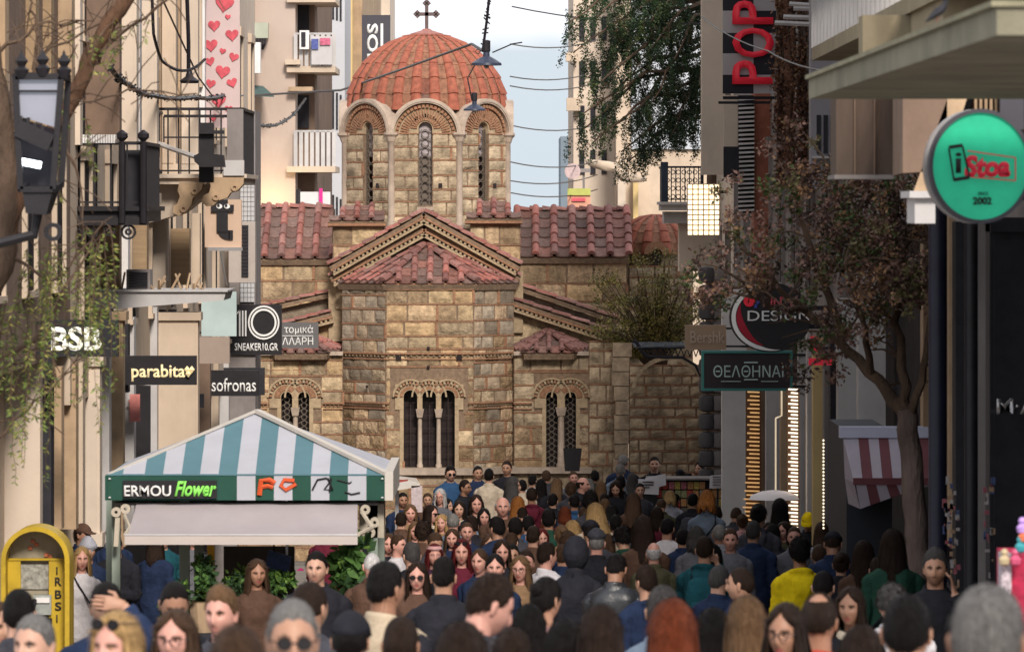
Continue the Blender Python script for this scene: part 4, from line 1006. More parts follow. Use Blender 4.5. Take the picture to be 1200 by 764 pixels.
# ------------------------------------------------- far right buildings
t = thing('building', 'dark blue grey slab block in the distance right of the dome', 'building', (X(668, 240), 240, gz(240)))
q = MB(); q.box(X(657, 240), X(682, 240), 240, 250, gz(240), Z(160, 240)); part(q, 'wall', M('blue_grey_wall', (.17, .21, .25), .9, .1, .5, 0), t)
t = thing('building', 'cream corner building with a curved cornice behind the dark conifer', 'building', (X(740, 126), 126, gz(126)))
q = MB(); q.box(X(672, 128), X(722, 128), 128, 140, gz(128), Z(-60, 128)); part(q, 'wall', m_cream2, t)
q = MB(); q.box(X(722, 126), X(900, 126), 126, 140, gz(126), Z(-60, 126)); part(q, 'front_wall', m_cream, t)
pb(t, 'upper_band', 740, -40, 830, 175, 125.9, .2, M('pale_blue_render', (.50, .53, .58), .9, .06, .5, 0))
pb(t, 'pillar', 724, 205, 733, 300, 125.2, .5, m_cream2); pb(t, 'pillar', 742, 205, 748, 300, 125.4, .5, m_yel); pb(t, 'parapet', 663, 62, 676, 72, 127.6, .5, m_cream); pb(t, 'parapet', 664, 115, 680, 130, 127.6, .5, m_cream)
for j in range(4):
    for i in range(3): pb(t, 'window', 679+i*13, 20+j*52, 685+i*13, 48+j*52, 127.95, .1, m_char)
q = MB(); pts = []
for i in range(13):
    a = PI*i/12; pts.append(W(722+ -34*math.cos(a)+0, 188 + 12*math.sin(a*.5)+ (10 if i > 6 else 0), 125 - 1.2*math.sin(a)))
q.tube(pts, [.04+.08*math.sin(PI*i/12) for i in range(13)], 8); part(q, 'curved_cornice', m_cream, t, smooth=True)
t = sign_box('small billboard with an orange lower half and lime top', 665, 222, 692, 252, 118, M('faded_orange_board', (.62, .32, .22), .7, .1, 4, 0), brackets=False, name='billboard', cat='billboard'); pb(t, 'lime_band', 665, 221, 692, 229, 117.95, .06, M('lime_band', (.42, .44, .12), .7, .1, 4, 0)); pb(t, 'print', 670, 232, 686, 236, 117.95, .03, M('heart_red')); q = MB(); q.box(X(678, 118.2)-.06, X(678, 118.2)+.06, 118.2, 118.3, gz(118), Z(224, 118.2)); part(q, 'post', m_steel, t)
t = thing('round_sign', 'faded pinkish round sign above the orange billboard', 'round sign', W(671, 200, 119)); q = MB(); q.ring(W(671, 201, 119), 0, .17, 0, 2*PI, (1,0,0), (0,0,1), (0,.08,0), 18); part(q, 'disc', M('faded_pink', (.50, .38, .38), .7, .2, 12, 0), t); q = MB(); q.bar(W(678, 200, 119.1), W(692, 200, 119.1), .08); q.bar(W(684, 200, 119.2), W(684, 235, 119.2), .05); part(q, 'bracket', m_grey, t)
# lamps of the white lattice
t = thing('glowing_sign', 'glowing white lattice panel of warm bulbs beside the black balcony', 'light panel', W(824, 245, 91))
q = MB(); pbox(q, 806, 216, 844, 276, 91.1, .05); part(q, 'backing', M('pale_backing', (.62, .52, .36), .7, .1, 5, 0), t)
pm = MB().box(-1, 1, 0, 1, -1, 1).mesh('glowing_cell', M('glowing_cell', (1, .87, .64), .5, .25, 6, 0, emit=1.4))
for j in range(10):
    for i in range(6):
        inst(pm, 'glowing_cell', basis(W(808.5+i*6.3, 219+j*6, 91.04), (.034,0,0), (0,.04,0), (0,0,.031)), t)
q = MB()
for j in range(11): pbox(q, 805.5, 215.5+j*6, 845, 216.5+j*6, 90.99, .05)
for i in range(7): pbox(q, 805.2+i*6.3, 216, 806.2+i*6.3, 276, 90.98, .05)
part(q, 'lattice', m_cream, t, kind='stuff')
q = MB(); q.bar(W(844, 225, 91.2), Vector((XR+.2, 91.2, Z(225, 91.2))), .05); part(q, 'bracket', m_char, t)
# balcony black right
t = balcony('ornate black iron balcony above the red tiled chapel dome', 776, 824, 196, 238, 94, 1.2, M('blue_black_iron', (.02, .03, .05), .5, .2, 5, 0), m_lgrey, 9, step=.075)
q = MB()
for i in range(7):
    for j in range(4): q.ring(W(782+i*6.5, 202+j*9.5, 93.96), .03, .045, 0, 2*PI, (1,0,0), (0,0,1), (0,.015,0), 8)
pbox(q, 775, 190, 783, 238, 93.9, .5); part(q, 'scrollwork', M('blue_black_iron'), t, kind='stuff')
pb(t, 'support', 778, 248, 830, 262, 94.2, 1, m_lgrey); pb(t, 'support_wall', 796, 262, 846, 318, 94.4, .8, m_cream2)
t = thing('balcony_canopy', 'small white peaked canopy, faintly glowing, under the glowing lattice', 'lamp', W(828, 300, 90)); t.name = 'white_canopy'
q = MB(); q.add([W(812, 302, 89.6), W(846, 302, 89.6), W(846, 302, 90.4), W(812, 302, 90.4), W(830, 284, 90)], [(0,3,2,1), (0,1,4), (1,2,4), (2,3,4), (3,0,4)]); part(q, 'shade', M('glowing_canopy', (.95, .8, .6), .6, .05, 4, 0, emit=.5), t); q = MB(); q.bar(W(830, 303, 90), W(830, 318, 90), .05); q.bar(W(830, 318, 90), Vector((XR, 90, Z(318, 90))), .05); part(q, 'arm', m_char, t)  # peaked white canopy; a faint glow is put into its material
# ------------------------------------------------- right row
br1 = facade('building', 'white corner building with rounded stone quoins at the far right of the street', 1, 88.5, 96, 6.5, m_cream2, 3.2, m_grey)
pb(br1, 'corner_pilaster', 822, -40, 850, 205, 88.2, .3, m_cream2)
q = MB(); pbox(q, 846, 340, 875, 620, 85.0, .3); part(q, 'white_pilaster', m_white, br1)
for i in range(14):
    py = 314 + i*21.5
    q = MB(); q.lathe([(.05, -.135), (.115, -.11), (.135, 0), (.115, .11), (.05, .135)], W(828, py+8, 89), 10); part(q, 'quoin', M('dark_quoin', (.09, .085, .09), .8, .2, 4, .2), br1, smooth=True)
    q = MB(); q.lathe([(.08, -.135), (.14, -.11), (.16, 0), (.14, .11), (.08, .135)], W(841, py+8, 89.1), 10); part(q, 'quoin', m_grey, br1, smooth=True)
br2 = facade('building', 'shop building with light fringed windows behind the round shop sign', 1, 60, 88.5, 7.2, m_grey, 3.8)
br3 = facade('building', 'dark fronted building behind the leafy tree on the right', 1, 30, 60, 6.4, m_grey, 4.2)
strips(br2, [(876, 884, 455, 640, m_brown, 'post'), (898, 902, 450, 640, m_lgrey, 'post'), (915, 920, 450, 620, m_tan, 'post'), (936, 943, 380, 640, m_lgrey, 'pilaster'), (946, 950, 380, 640, m_lgrey, 'post'), (953, 959, 400, 640, m_yel, 'post'), (966, 970, 380, 640, m_grey, 'post'), (973, 978, 395, 640, m_char, 'post'), (982, 988, 350, 560, m_lgrey, 'post')], 1)
strips(br3, [(1006, 1009, 300, 500, m_lgrey, 'post'), (1082, 1086, 280, 500, m_tan, 'post'), (1112, 1118, 250, 640, m_tan, 'post'), (1120, 1128, 260, 700, m_char, 'post'), (1146, 1152, 250, 700, m_grey, 'post'), (1160, 1200, 255, 800, m_char, 'pilaster')], 1)
# tall upper storeys set back, right
t = thing('building', 'grey office block rising behind the stained balcony slab', 'building', (X(1010, 62), 62, gz(62)))
q = MB(); q.box(X(950, 59.6), XR+1, 59.6, 59.95, Z(222, 59.6), Z(-60, 59.6)); part(q, 'wall', M('lilac_grey_wall', (.30, .285, .31), .9, .08, 1, .1, stain=.2), t)
for i in range(3): pb(t, 'window', 957+i*8, 135, 962+i*8, 180, 59.57, .1, m_char)
for i in range(3): pb(t, 'window', 955+i*10, -20, 959+i*10, 30, 59.56, .1, m_white)
pb(t, 'sill', 952, 183, 985, 186, 59.5, .2, m_lgrey)
q = MB(); q.add([W(950, 62, 44), W(1012, 14, 36), W(1064, 12, 36), W(1064, 70, 36), W(1002, 74, 38), W(950, 70, 44)] , [(0,1,2,3,4,5)])
t = thing('balcony', 'upper yellowish stained balcony with white railing above the big slab', 'balcony', W(1000, 60, 40))
zt_ = Z(38, 40); q = MB(); q.box(X(951, 44.0), XR+1.2, 30.5, 44, zt_-.10, zt_); q.box(X(1012, 38), XR+1, 31, 38, zt_-.42, zt_-.1); part(q, 'slab', M('stained_ochre', (.30, .255, .17), .9, .15, 2, .2, stain=.5, stcol=(.2, .15, .1)), t)
railing(t, X(952, 44), X(952, 44)+.02, 31, 44, zt_, .45, m_lgrey, .45, sides=True)
# big slab, box and struts on the right (near)
t = thing('balcony', 'broad stained concrete balcony slab with a pigeon perched on its edge', 'balcony', W(1060, 60, 32))
m_slab = M('weathered_slab', (.22, .205, .15), .9, .2, 2.2, .35, 40, stain=.85, stcol=(.12, .11, .09))
xs0 = 1.30
P = [Vector((X(948, 28.0), 28.0, 0)), Vector((X(1168, 19.2), 19.2, 0)), Vector((X(1300, 19.2), 19.2, 0)), Vector((X(1300, 28), 28, 0))]
zt1, zt2 = Z(92, 28.0), Z(6, 19.2)
top_s = [Vector((p.x, p.y, zz)) for p, zz in zip(P, (zt1, zt2, zt2, zt1))]; bot = [v - Vector((0,0,.105)) for v in top_s]
q = MB(); q.add(top_s+bot, [(0,1,2,3), (7,6,5,4), (0,4,5,1), (1,5,6,2), (2,6,7,3), (3,7,4,0)])
tl = [v + Vector((-.02 if i < 2 else 0, -.02 if i in (1, 2) else 0, .014)) for i, v in enumerate(top_s)]; bl_ = [v - Vector((0,0,.02)) for v in tl]
part(q, 'slab', m_slab, t); q = MB(); q.add(tl+bl_, [(0,1,2,3), (7,6,5,4), (0,4,5,1), (1,5,6,2), (2,6,7,3), (3,7,4,0)]); part(q, 'coping', M('pale_coping', (.27, .25, .17), .9, .15, 5, .3, 40, stain=.3), t)
q = MB(); pbox(q, 1011, 18, 1100, 74, 33.5, .4); part(q, 'parapet_block', M('stained_ochre'), t)
# shuttered box below slab
t = thing('shutter_box', 'large brown weathered boxed awning hanging under the concrete slab', 'awning box', W(1040, 155, 33))
m_can = M('weathered_canvas', (.115, .08, .062), .85, .2, 3, .4, 30, stain=.5, stcol=(.07, .055, .045), stretch=(3, 3, .5))
q = MB(); pbox(q, 980, 98, 1046, 206, 33, .6); part(q, 'front', m_can, t)
q = MB(); q.add([W(1046, 98, 33), W(1058, 98, 30), W(1058, 203, 30), W(1046, 206, 33), W(1110, 98, 30), W(1110, 200, 30), W(1110, 200, 34), W(1046, 206, 34), W(1046, 98, 34), W(1110, 98, 34)], [(0,1,2,3), (1,4,5,2), (4,9,6,5), (3,2,5,6,7), (0,8,9,4,1)]); part(q, 'side', m_brown, t)
for px in (1001, 1024): pb(t, 'seam', px, 99, px+1.5, 205, 32.97, .04, m_brown)
pb(t, 'lower_rail', 978, 205, 1048, 210, 32.9, .7, m_grey)
t = thing('stone_bracket', 'slanting pale stone strut under the big balcony slab', 'strut', W(1090, 220, 31)); q = MB()
q.add([W(1118, 95, 30), W(1140, 95, 30), W(1098, 222, 30), W(1070, 226, 30), W(1118, 95, 30.6), W(1140, 95, 30.6), W(1098, 222, 30.6), W(1070, 226, 30.6)], [(0,1,2,3), (7,6,5,4), (0,4,5,1), (1,5,6,2), (2,6,7,3), (3,7,4,0)]); part(q, 'shaft', m_tan, t)
q = MB(); pbox(q, 1066, 224, 1100, 232, 29.9, .7); pbox(q, 1072, 232, 1096, 262, 29.95, .6); part(q, 'foot', m_lgrey, t, kind='stuff')
q = MB(); pbox(q, 1140, 98, 1200, 140, 30.5, .5); part(q, 'dark_soffit', m_char, t)
for i in range(6): pb(t, 'fin', 1142+i*6, 104, 1145+i*6, 150, 30.4, .1, m_tan)
pb(t, 'casing', 1172, 96, 1200, 152, 30.3, .15, M('slate_sign'))
# dark poles, right foreground
for (a, b, yt, mt, lb) in ((1088, 1110, 235, M('navy_black_metal', (.012, .013, .028), .4, .2, 5, 0), 'thick dark navy post right of the leaning tree trunk'), (1130, 1146, 240, m_black, 'dark slim post between the shop windows'),):
    Yp = 38; q = MB(); q.lathe([((b-a)/2*Yp/F*1.1, -.1), ((b-a)/2*Yp/F*1.1, .35), ((b-a)/2*Yp/F, .4), ((b-a)/2*Yp/F, Z(yt, Yp)-gz(Yp))], (X((a+b)/2, Yp), Yp, gz(Yp)), 14); single(q, 'post', mt, lb, 'post', smooth=True)
# reddish brick wall, fins, netting
t = thing('building', 'brick red wall strip with white fins below the POP banner', 'building', W(900, 150, 76))
q = MB(); q.box(X(884, 76), X(912, 76), 76, 77, Z(400, 76), Z(-60, 76)); part(q, 'wall', M('brick_red_wall', (.36, .13, .085), .9, .2, 5, .3, 50, stain=.3), t)
fm = MB().box(0, 1, 0, 1, 0, 1).mesh('fin', m_white)
for i in range(26): inst(fm, 'fin', basis(W(866, 118+i*5.2, 75.9), (X(884, 76)-X(866, 76), 0, .02), (0,.2,0), (0,0,.027)), t)
pb(t, 'dark_backing', 865, 112, 884, 250, 76.15, .1, m_char); pb(t, 'pale_wall', 848, 112, 865, 190, 76.3, .1, m_cream2); pb(t, 'beam', 842, 119, 908, 122, 75.6, .1, m_char)
pb(t, 'concrete_column', 935, -40, 953, 225, 64.8, .6, m_grey); pb(t, 'rust_sheet', 911, -40, 935, 215, 67.8, .3, M('rust_sheet', (.13, .06, .04), .9, .4, 5, .3)); pb(t, 'dark_rail', 848, 172, 866, 208, 75.5, .1, m_char)
# POP banner
t = thing('banner', 'black and white checked vertical banner with big red letters POP', 'banner', W(879, 60, 74))
m_bw = M('banner_white', (.36, .34, .36), .8, .04, 3, 0); m_bb = M('banner_black', (.015, .015, .022), .7, .1, 3, 0)
ysq = [-12, 13, 39, 63, 88, 110]
for j in range(5):
    for i, (x0, x1) in enumerate(((847, 883), (883, 910))):
        pb(t, 'black_square' if (i+j) % 2 == 0 else 'white_square', x0, ysq[j], x1, ysq[j+1], 74, .04, m_bb if (i+j) % 2 == 0 else m_bw)
m_redl = M('bright_red_letter', (.62, .02, .04), .5, .05, 5, 0, emit=.12)
text('P', (858, 71, 906, 99), 74, m_redl, t, rot=90, bold=.02, dy=-.05); text('O', (858, 33, 907, 68), 74, m_redl, t, rot=90, bold=.02, dy=-.05); text('P', (858, 1, 906, 29), 74, m_redl, t, rot=90, bold=.02, dy=-.05)
q = MB(); q.bar(W(847, 115, 74.1), Vector((XR+.1, 74.1, Z(115, 74.1))), .04); part(q, 'pole', m_char, t)
t = thing('rail_frame', 'grey tubular rails projecting beside the POP banner', 'rail frame', W(950, 20, 63)); q = MB()
for (x0, y0, x1, y1) in ((908, 27, 975, 30), (918, 20, 975, 22), (925, 5, 990, 9), (930, 10, 990, 12)): q.tube([W(x0, y0, 63), W(x1, y1, 63)], .03, 6)
for i in range(4): q.tube([W(950+i*10, 5, 63), W(950+i*10, 30, 63)], .02, 5)
part(q, 'tube', m_lgrey, t, kind='stuff')
# round dark sign
t = thing('shop_sign', 'big round black shop sign with a white and red crescent rim', 'shop sign', W(902, 372, 60))
c = W(903, 372, 60); s6 = 60/F
q = MB(); q.ring(c, 0, 48*s6, 0, 2*PI, (1,0,0), (0,0,.85), (0,.2,0), 40); part(q, 'disc', m_black, t)
q = MB(); c2 = c + Vector((0, -.012, 0)); n = 24; vs = []; 
for i in range(n+1):
    a = R(100) + R(185)*i/n; e = Vector((math.cos(a), 0, math.sin(a)*.85)); wv = math.sin(PI*i/n)
    vs += [c2 + e*46*s6, c2 + e*(46 - 5*min(1, wv*2))*s6]
q.add(vs, [(2*i, 2*i+1, 2*i+3, 2*i+2) for i in range(n)]); part(q, 'white_crescent', m_let, t)
q = MB(); vs = []
for i in range(n+1):
    a = R(150) + R(110)*i/n; e = Vector((math.cos(a), 0, math.sin(a)*.85)); wv = math.sin(PI*i/n)
    vs += [c2 + e*40*s6 - Vector((0,.002,0)), c2 + e*(40 - 9*wv)*s6 - Vector((0,.002,0))]
q.add(vs, [(2*i, 2*i+1, 2*i+3, 2*i+2) for i in range(n)]); part(q, 'red_crescent', M('deep_red', (.35, .01, .03), .5, .05, 4, 0), t)
q = MB(); q.ring(W(878, 353, 59.97), 0, 6.5*s6, 0, 2*PI, (1,0,0), (0,0,1), (0,.02,0), 16); part(q, 'red_dot', M('bright_red_letter'), t)
q = MB(); q.ring(W(893, 360, 59.97), 6*s6, 9*s6, R(20), R(190), (1,0,0), (0,0,1), (0,.02,0), 12); part(q, 'blue_swoosh', M('sign_blue', (.06, .08, .4), .5, .05, 4, 0), t)
text('INTI', (903, 348, 928, 360), 60, M('heart_red'), t, bold=.03, dy=-.03); text('DESIGN', (876, 364, 950, 376), 60, m_let, t, bold=.0, dy=-.03)
q = MB(); q.bar(c + Vector((.3, .1, .1)), Vector((XR+.1, 60.1, c.z+.1)), .05); q.bar(c + Vector((.3, .1, -.1)), Vector((XR+.1, 60.1, c.z-.1)), .05); part(q, 'bracket', m_char, t)
m_teal = M('teal_frame', (.045, .19, .18), .5, .1, 4, 0)
t = sign_box('dark shop sign with a teal frame and thin Greek capitals', 823, 412, 928, 457, 67, M('plum_black', (.03, .022, .028), .5, .1, 3, 0), rim=m_teal, side=1)
text('ΘΕΛΘΗΝΑΙ', (836, 428, 918, 442), 67, M('pale_teal_letter', (.45, .58, .56), .5, .05, 4, 0), t, bold=-.0, dy=-.02); q = MB(); pbox(q, 872, 424, 888, 425.5, 66.97, .02); pbox(q, 872, 444, 888, 445.5, 66.97, .02); pbox(q, 845, 446.5, 868, 447.3, 66.97, .02); pbox(q, 892, 446.5, 912, 447.3, 66.97, .02); part(q, 'ornament', M('pale_teal_letter'), t, kind='stuff')
t = sign_box('blank looking beige sign with faint pale letters beside the white pilaster', 803, 381, 851, 410, 84, M('soft_beige_panel', (.44, .31, .215), .6, .05, 3, 0), side=1); text('Bershk', (809, 388, 849, 402), 84, M('faint_letter', (.62, .5, .4), .6, .05, 4, 0), t, dy=-.02)
# LED fringed shop windows: bright bar stacks
m_led = M('warm_led', (1, .84, .66), .5, 0, 5, 0, emit=1.3); m_led2 = M('amber_led', (.85, .48, .20), .5, .4, 9, 0, emit=.42)
bar1 = MB().box(0, 1, 0, 1, 0, 1).mesh('light_bar', m_led); bar2 = MB().box(0, 1, 0, 1, 0, 1).mesh('light_bar', m_led2)
for (x0, x1, y0, y1, n, me, lb, Yq) in ((876, 890, 458, 622, 34, bar2, 'stack of amber light bars framing the far shop window', 74), (924, 935, 455, 625, 40, bar1, 'stack of bright warm light bars framing the near shop window', 66)):
    t = thing('light_column', lb, 'light column', W((x0+x1)/2, y1, Yq), 'light bar columns on the shop front')
    pb(t, 'backing', x0-2, y0, x1+2, y1, Yq+.1, .06, M('led_backing', (.10, .06, .035), .7, .2, 5, 0))
    for i in range(n):
        py = y0 + (y1-y0)*i/n; xe = x0 + (3 if i % 2 else 0) - (10*(i/n)**3 if me is bar2 else 0)
        inst(me, 'light_bar', basis(W(xe, py+2, Yq), (X(x1, Yq)-X(xe, Yq), 0, -.012), (0,.05,0), (0,0,.018)), t)
        if me is bar2 and i % 2 == 0: pass
t = thing('light_string', 'single dotted line of small bulbs on the dark shop post', 'string lights', W(965, 620, 60)); q = MB(); q.bar(W(965, 515, 58.1), W(965, 622, 58.1), .015); part(q, 'cable', m_char, t)
for i in range(26): inst(bmz, 'bulb', Matrix.Translation(W(965, 516+i*4.1, 58)) @ Matrix.Scale(.42, 4), t)
t = thing('tube_light', 'thin bright vertical tube light in a shop doorway', 'tube light', W(910, 570, 68)); q = MB(); q.tube([W(909, 490, 70), W(909, 575, 70)], .012, 6); q.tube([W(909, 490, 70), W(916, 487, 70), W(916, 455, 70)], .012, 6); part(q, 'tube', M('tube_glow', (1, .80, .55), .5, 0, 5, 0, emit=.45), t)
# red illuminated sign behind the tree
t = sign_box('small glossy red sign behind the tree branches', 950, 394, 960, 412, 60, M('glossy_red', (.5, .02, .04), .4, .05, 4, 0, emit=.3), brackets=False, side=1); pb(t, 'lower_blade', 948, 420, 975, 428, 60, .1, M('glossy_red')); q = MB(); q.bar(W(958, 408, 60.1), Vector((XR, 60.1, Z(408, 60.1))), .03); part(q, 'bracket', m_char, t)
# M·A·C letters on near shop
t = thing('shop_lettering', 'silver metal letters on the dark shop front cut by the frame edge', 'lettering', W(1190, 472, 38)); text('M·AC', (1161, 464, 1226, 482), 38, m_steel, t, bold=.01, depth=.04, dy=-.5)
q = MB(); q.bar(W(1161, 482, 37.55), W(1226, 482, 37.55), .02); q.bar(W(1190, 480, 37.6), Vector((X(1190, 37.6), 38.4, Z(480, 37.6))), .02); part(q, 'mounting_rail', m_char, t)
# big round green sign
t = thing('shop_sign', 'large round green iStoa sign with a phone drawing and red letters', 'shop sign', W(1147, 195, 35))
Yi = 28.5; si = Yi/F; c = W(1149, 195, Yi)
m_green = M('backlit_green', (.012, .33, .185), .4, .22, 5, 0, emit=.42, spec=.4)
q = MB(); q.ring(c, 0, 57*si, 0, 2*PI, (1,0,0), (0,0,1.12), (0,.02,0), 48); part(q, 'face', m_green, t)
q = MB(); q.ring(c - Vector((0,.02,0)), 56*si, 60*si, 0, 2*PI, (1,0,0), (0,0,1.12), (0,.14,0), 48); part(q, 'rim', M('slate_sign'), t)
q = MB(); q.ring(c + Vector((-.018,.12,.0)), 0, 60*si, 0, 2*PI, (1,0,0), (0,0,1.12), (0,.12,0), 48); part(q, 'side_rim', m_steel, t)
m_signred = M('sign_red', (.55, .02, .045), .5, .03, 4, 0, emit=.12); m_signblk = M('sign_black', (.01, .012, .012), .5, 0, 4, 0)
text('Stoa', (1130, 182, 1184, 208), Yi, m_signred, t, bold=.05, dy=-.014, shear=.1); text('i', (1119.5, 179, 1126.5, 203), Yi, m_signblk, t, bold=.01, dy=-.014)
q = MB()
for a, b in (((1112, 174), (1128, 171)), ((1128, 171), (1136, 208)), ((1136, 208), (1118, 212)), ((1118, 212), (1112, 174))): q.bar(W(a[0], a[1], Yi-.014), W(b[0], b[1], Yi-.014), .008, .009)
q.bar(W(1112, 173, Yi-.016), W(1128, 170.5, Yi-.016), .008, .018); q.bar(W(1118, 211, Yi-.016), W(1136, 208, Yi-.016), .008, .018); part(q, 'phone_outline', m_signblk, t)
q = MB()
for a, b in (((1134, 177), (1190, 185)), ((1190, 185), (1190, 212)), ((1190, 212), (1134, 207))): q.bar(W(a[0], a[1], Yi-.013), W(b[0], b[1], Yi-.013), .006, .006)
part(q, 'outline', m_signred, t); text('SINCE', (1146, 225, 1158, 229), Yi, m_signblk, t, dy=-.014); text('2002', (1140, 231, 1162, 240), Yi, m_signblk, t, bold=.04, dy=-.014)
q = MB(); q.bar(c + Vector((0,.2,.15)), Vector((XR, Yi+.2, c.z+.15)), .05); q.bar(c + Vector((0,.2,-.15)), Vector((XR, Yi+.2, c.z-.15)), .05); part(q, 'bracket', m_char, t)

# glass and steel canopy by the arched wall
t = thing('canopy', 'dark steel and glass canopy with a curled end before the arched church wall', 'canopy', W(790, 408, 96)); Yq = 95.8
q = MB()
for dy in (0, .9):
    q.tube([W(742, 399, Yq+dy), W(746, 401, Yq+dy), W(751, 411, Yq+dy), W(760, 418, Yq+dy)], .035, 6); q.tube([W(752, 408, Yq+dy), W(840, 406, Yq+dy)], .03, 6); q.tube([W(756, 418, Yq+dy), W(800, 419, Yq+dy), W(815, 428, Yq+dy), W(824, 446, Yq+dy)], .03, 6)
for i in range(12): q.bar(W(756+i*7, 408, Yq), W(759.5+i*7, 418, Yq), .018); q.bar(W(763+i*7, 408, Yq), W(759.5+i*7, 418, Yq), .018)
part(q, 'truss', m_char, t, kind='stuff')
q = MB(); q.obox(W(792, 404, Yq+.45), (.74,0,0), (0,.5,.03), (0,-.0006,.008)); part(q, 'glass_roof', M('canopy_glass', (.10, .12, .15), .15, .2, 5, 0, spec=.7), t); q = MB(); q.bar(W(838, 412, Yq+.5), Vector((XR+.3, Yq+.5, Z(412, Yq))), .08); part(q, 'beam', m_char, t)
# ================================================================== flower kiosk
m_teal_s = M('teal_stripe_canvas', (.10, .205, .25), .8, .06, 4, .15, 20, stain=.15, stcol=(.08, .18, .2))
m_wh_s = M('white_stripe_canvas', (.45, .46, .52), .8, .05, 4, .15, 20, stain=.18, stcol=(.4, .4, .42))
m_dgreen = M('dark_green_canvas', (.018, .075, .055), .8, .1, 4, .1)
m_rim = M('canvas_edge', (.58, .54, .50), .8, .05, 4, .1)
m_lav = M('grey_awning_cloth', (.40, .36, .38), .8, .07, 2, .25, 12, stain=.2, stcol=(.28, .25, .27))
Yk = 46.4
kio = thing('flower_kiosk', 'flower kiosk with a teal and white striped pyramid roof on the left', 'kiosk', (X(292, 47.6), 47.6, gz(47.6)))
L0, L1 = 126.0, 451.0; AP = W(300, 484, 47.7); e0 = W(L0, 556, Yk); e1 = W(L1, 556, Yk)
bnd = [L0 + (L1-L0)*i/15 for i in range(16)]; bnd[1] = 144
def roof_z(x):      # height of the front slope at world x along the ridge line between eave and apex
    t = (x-e0.x)/(AP.x-e0.x) if x < AP.x else (e1.x-x)/(e1.x-AP.x); return max(0, min(1, t))
for i in range(15):
    xa, xb = X(bnd[i], Yk), X(bnd[i+1], Yk); q = MB()
    def up(x): t = roof_z(x); return Vector((x, e0.y + (AP.y-e0.y)*t, e0.z + (AP.z-e0.z)*t))
    poly = [Vector((xa, e0.y, e0.z)), Vector((xb, e0.y, e0.z)), up(xb)] + ([Vector(AP)] if xa < AP.x < xb else []) + [up(xa)]
    k = len(poly); lo = [p - Vector((0,0,.02)) for p in poly]
    q.add(poly+lo, [tuple(range(k)), tuple(range(2*k-1, k-1, -1))] + [(j, j+k, (j+1) % k+k, (j+1) % k) for j in range(k)])
    part(q, 'roof_stripe', m_teal_s if i % 2 == 0 else m_wh_s, kio)
Yb2 = 49.0
bk0, bk1 = Vector((e0.x, Yb2, e0.z)), Vector((e1.x, Yb2, e1.z))
q = MB(); q.add([e1, bk1, AP, e1-Vector((0,0,.02)), bk1-Vector((0,0,.02)), AP-Vector((0,0,.02))], [(0,1,2), (5,4,3), (0,3,4,1)]); q.add([bk0, e0, AP, bk0-Vector((0,0,.02)), e0-Vector((0,0,.02)), AP-Vector((0,0,.02))], [(0,1,2), (5,4,3), (0,3,4,1)]); q.add([bk1, bk0, AP], [(0,1,2)])
part(q, 'side_roof', m_wh_s, kio, kind='stuff')
q = MB(); q.bar(e1+Vector((.015,-.02,.01)), AP+Vector((.01,-.02,.02)), .06, .03); part(q, 'hip_trim', m_rim, kio); q = MB(); q.bar(e0, AP+Vector((0,-.02,.02)), .02, .02); part(q, 'hip_trim', m_rim, kio)
q = MB(); q.bar(e0+Vector((0,-.01,0)), e1+Vector((0,-.01,0)), .02, .012); part(q, 'eave_trim', m_teal_s, kio)
for i in range(15):
    g = i in (0, 6, 8, 10, 12, 14) or 1 <= i <= 5
    q = MB(); pbox(q, bnd[i], 557.5, bnd[i+1]-.0, 586, Yk-.02 if not 1 <= i <= 5 else Yk-.018, .02); part(q, 'fascia_stripe', m_dgreen if g else m_wh_s, kio)
q = MB(); pbox(q, 144, 563, 254, 584, Yk-.05, .03); part(q, 'name_board', m_black, kio)
q = MB(); q.box(X(451, Yk), X(451, Yk)+.07, Yk-.03, Yb2, Z(586, Yk), Z(552, Yk)); part(q, 'side_fascia', m_rim, kio); q = MB(); q.box(X(L0, Yk)-.02, X(L0, Yk), Yk-.02, Yb2, Z(586, Yk), Z(557, Yk)); part(q, 'side_fascia', m_dgreen, kio)
text('ERMOU', (146, 568, 201, 581), Yk, m_let, kio, bold=.02, dy=-.07); text('Flower', (205, 563, 254, 581), Yk, M('lime_letter', (.25, .75, .12), .5, .05, 4, 0, emit=.15), kio, bold=.03, dy=-.07, shear=.35)
def scribble(pts, Y, r, mat, parent, name='graffiti'):
    q = MB(); q.tube([W(a, b, Y) for a, b in pts], r, 5); return part(q, name, mat, parent)
m_orange = M('orange_paint', (.65, .10, .03), .6, .05, 4, 0)
scribble([(304, 580), (306, 563), (316, 562), (322, 566)], Yk-.03, .022, m_orange, kio); scribble([(303, 571), (314, 569), (320, 571)], Yk-.03, .018, m_orange, kio); scribble([(345, 563), (333, 562), (329, 569), (335, 574), (347, 567)], Yk-.03, .018, m_orange, kio)
scribble([(366, 574), (372, 562), (382, 560), (388, 563), (380, 573), (390, 574), (384, 560)], Yk-.03, .008, m_black, kio); scribble([(388, 560), (386, 576)], Yk-.03, .008, m_black, kio); scribble([(404, 576), (412, 579), (422, 577)], Yk-.03, .007, m_black, kio); scribble([(395, 562), (410, 566), (412, 564)], Yk-.03, .006, m_black, kio)
for (a, b) in ((128.5, 561), (128.5, 583), (448, 561), (448, 583)): q = MB(); q.lathe([(.0, -.01), (.014, 0), (.0, .01)], W(a, b, Yk-.03), 8); part(q, 'rivet', m_let, kio)
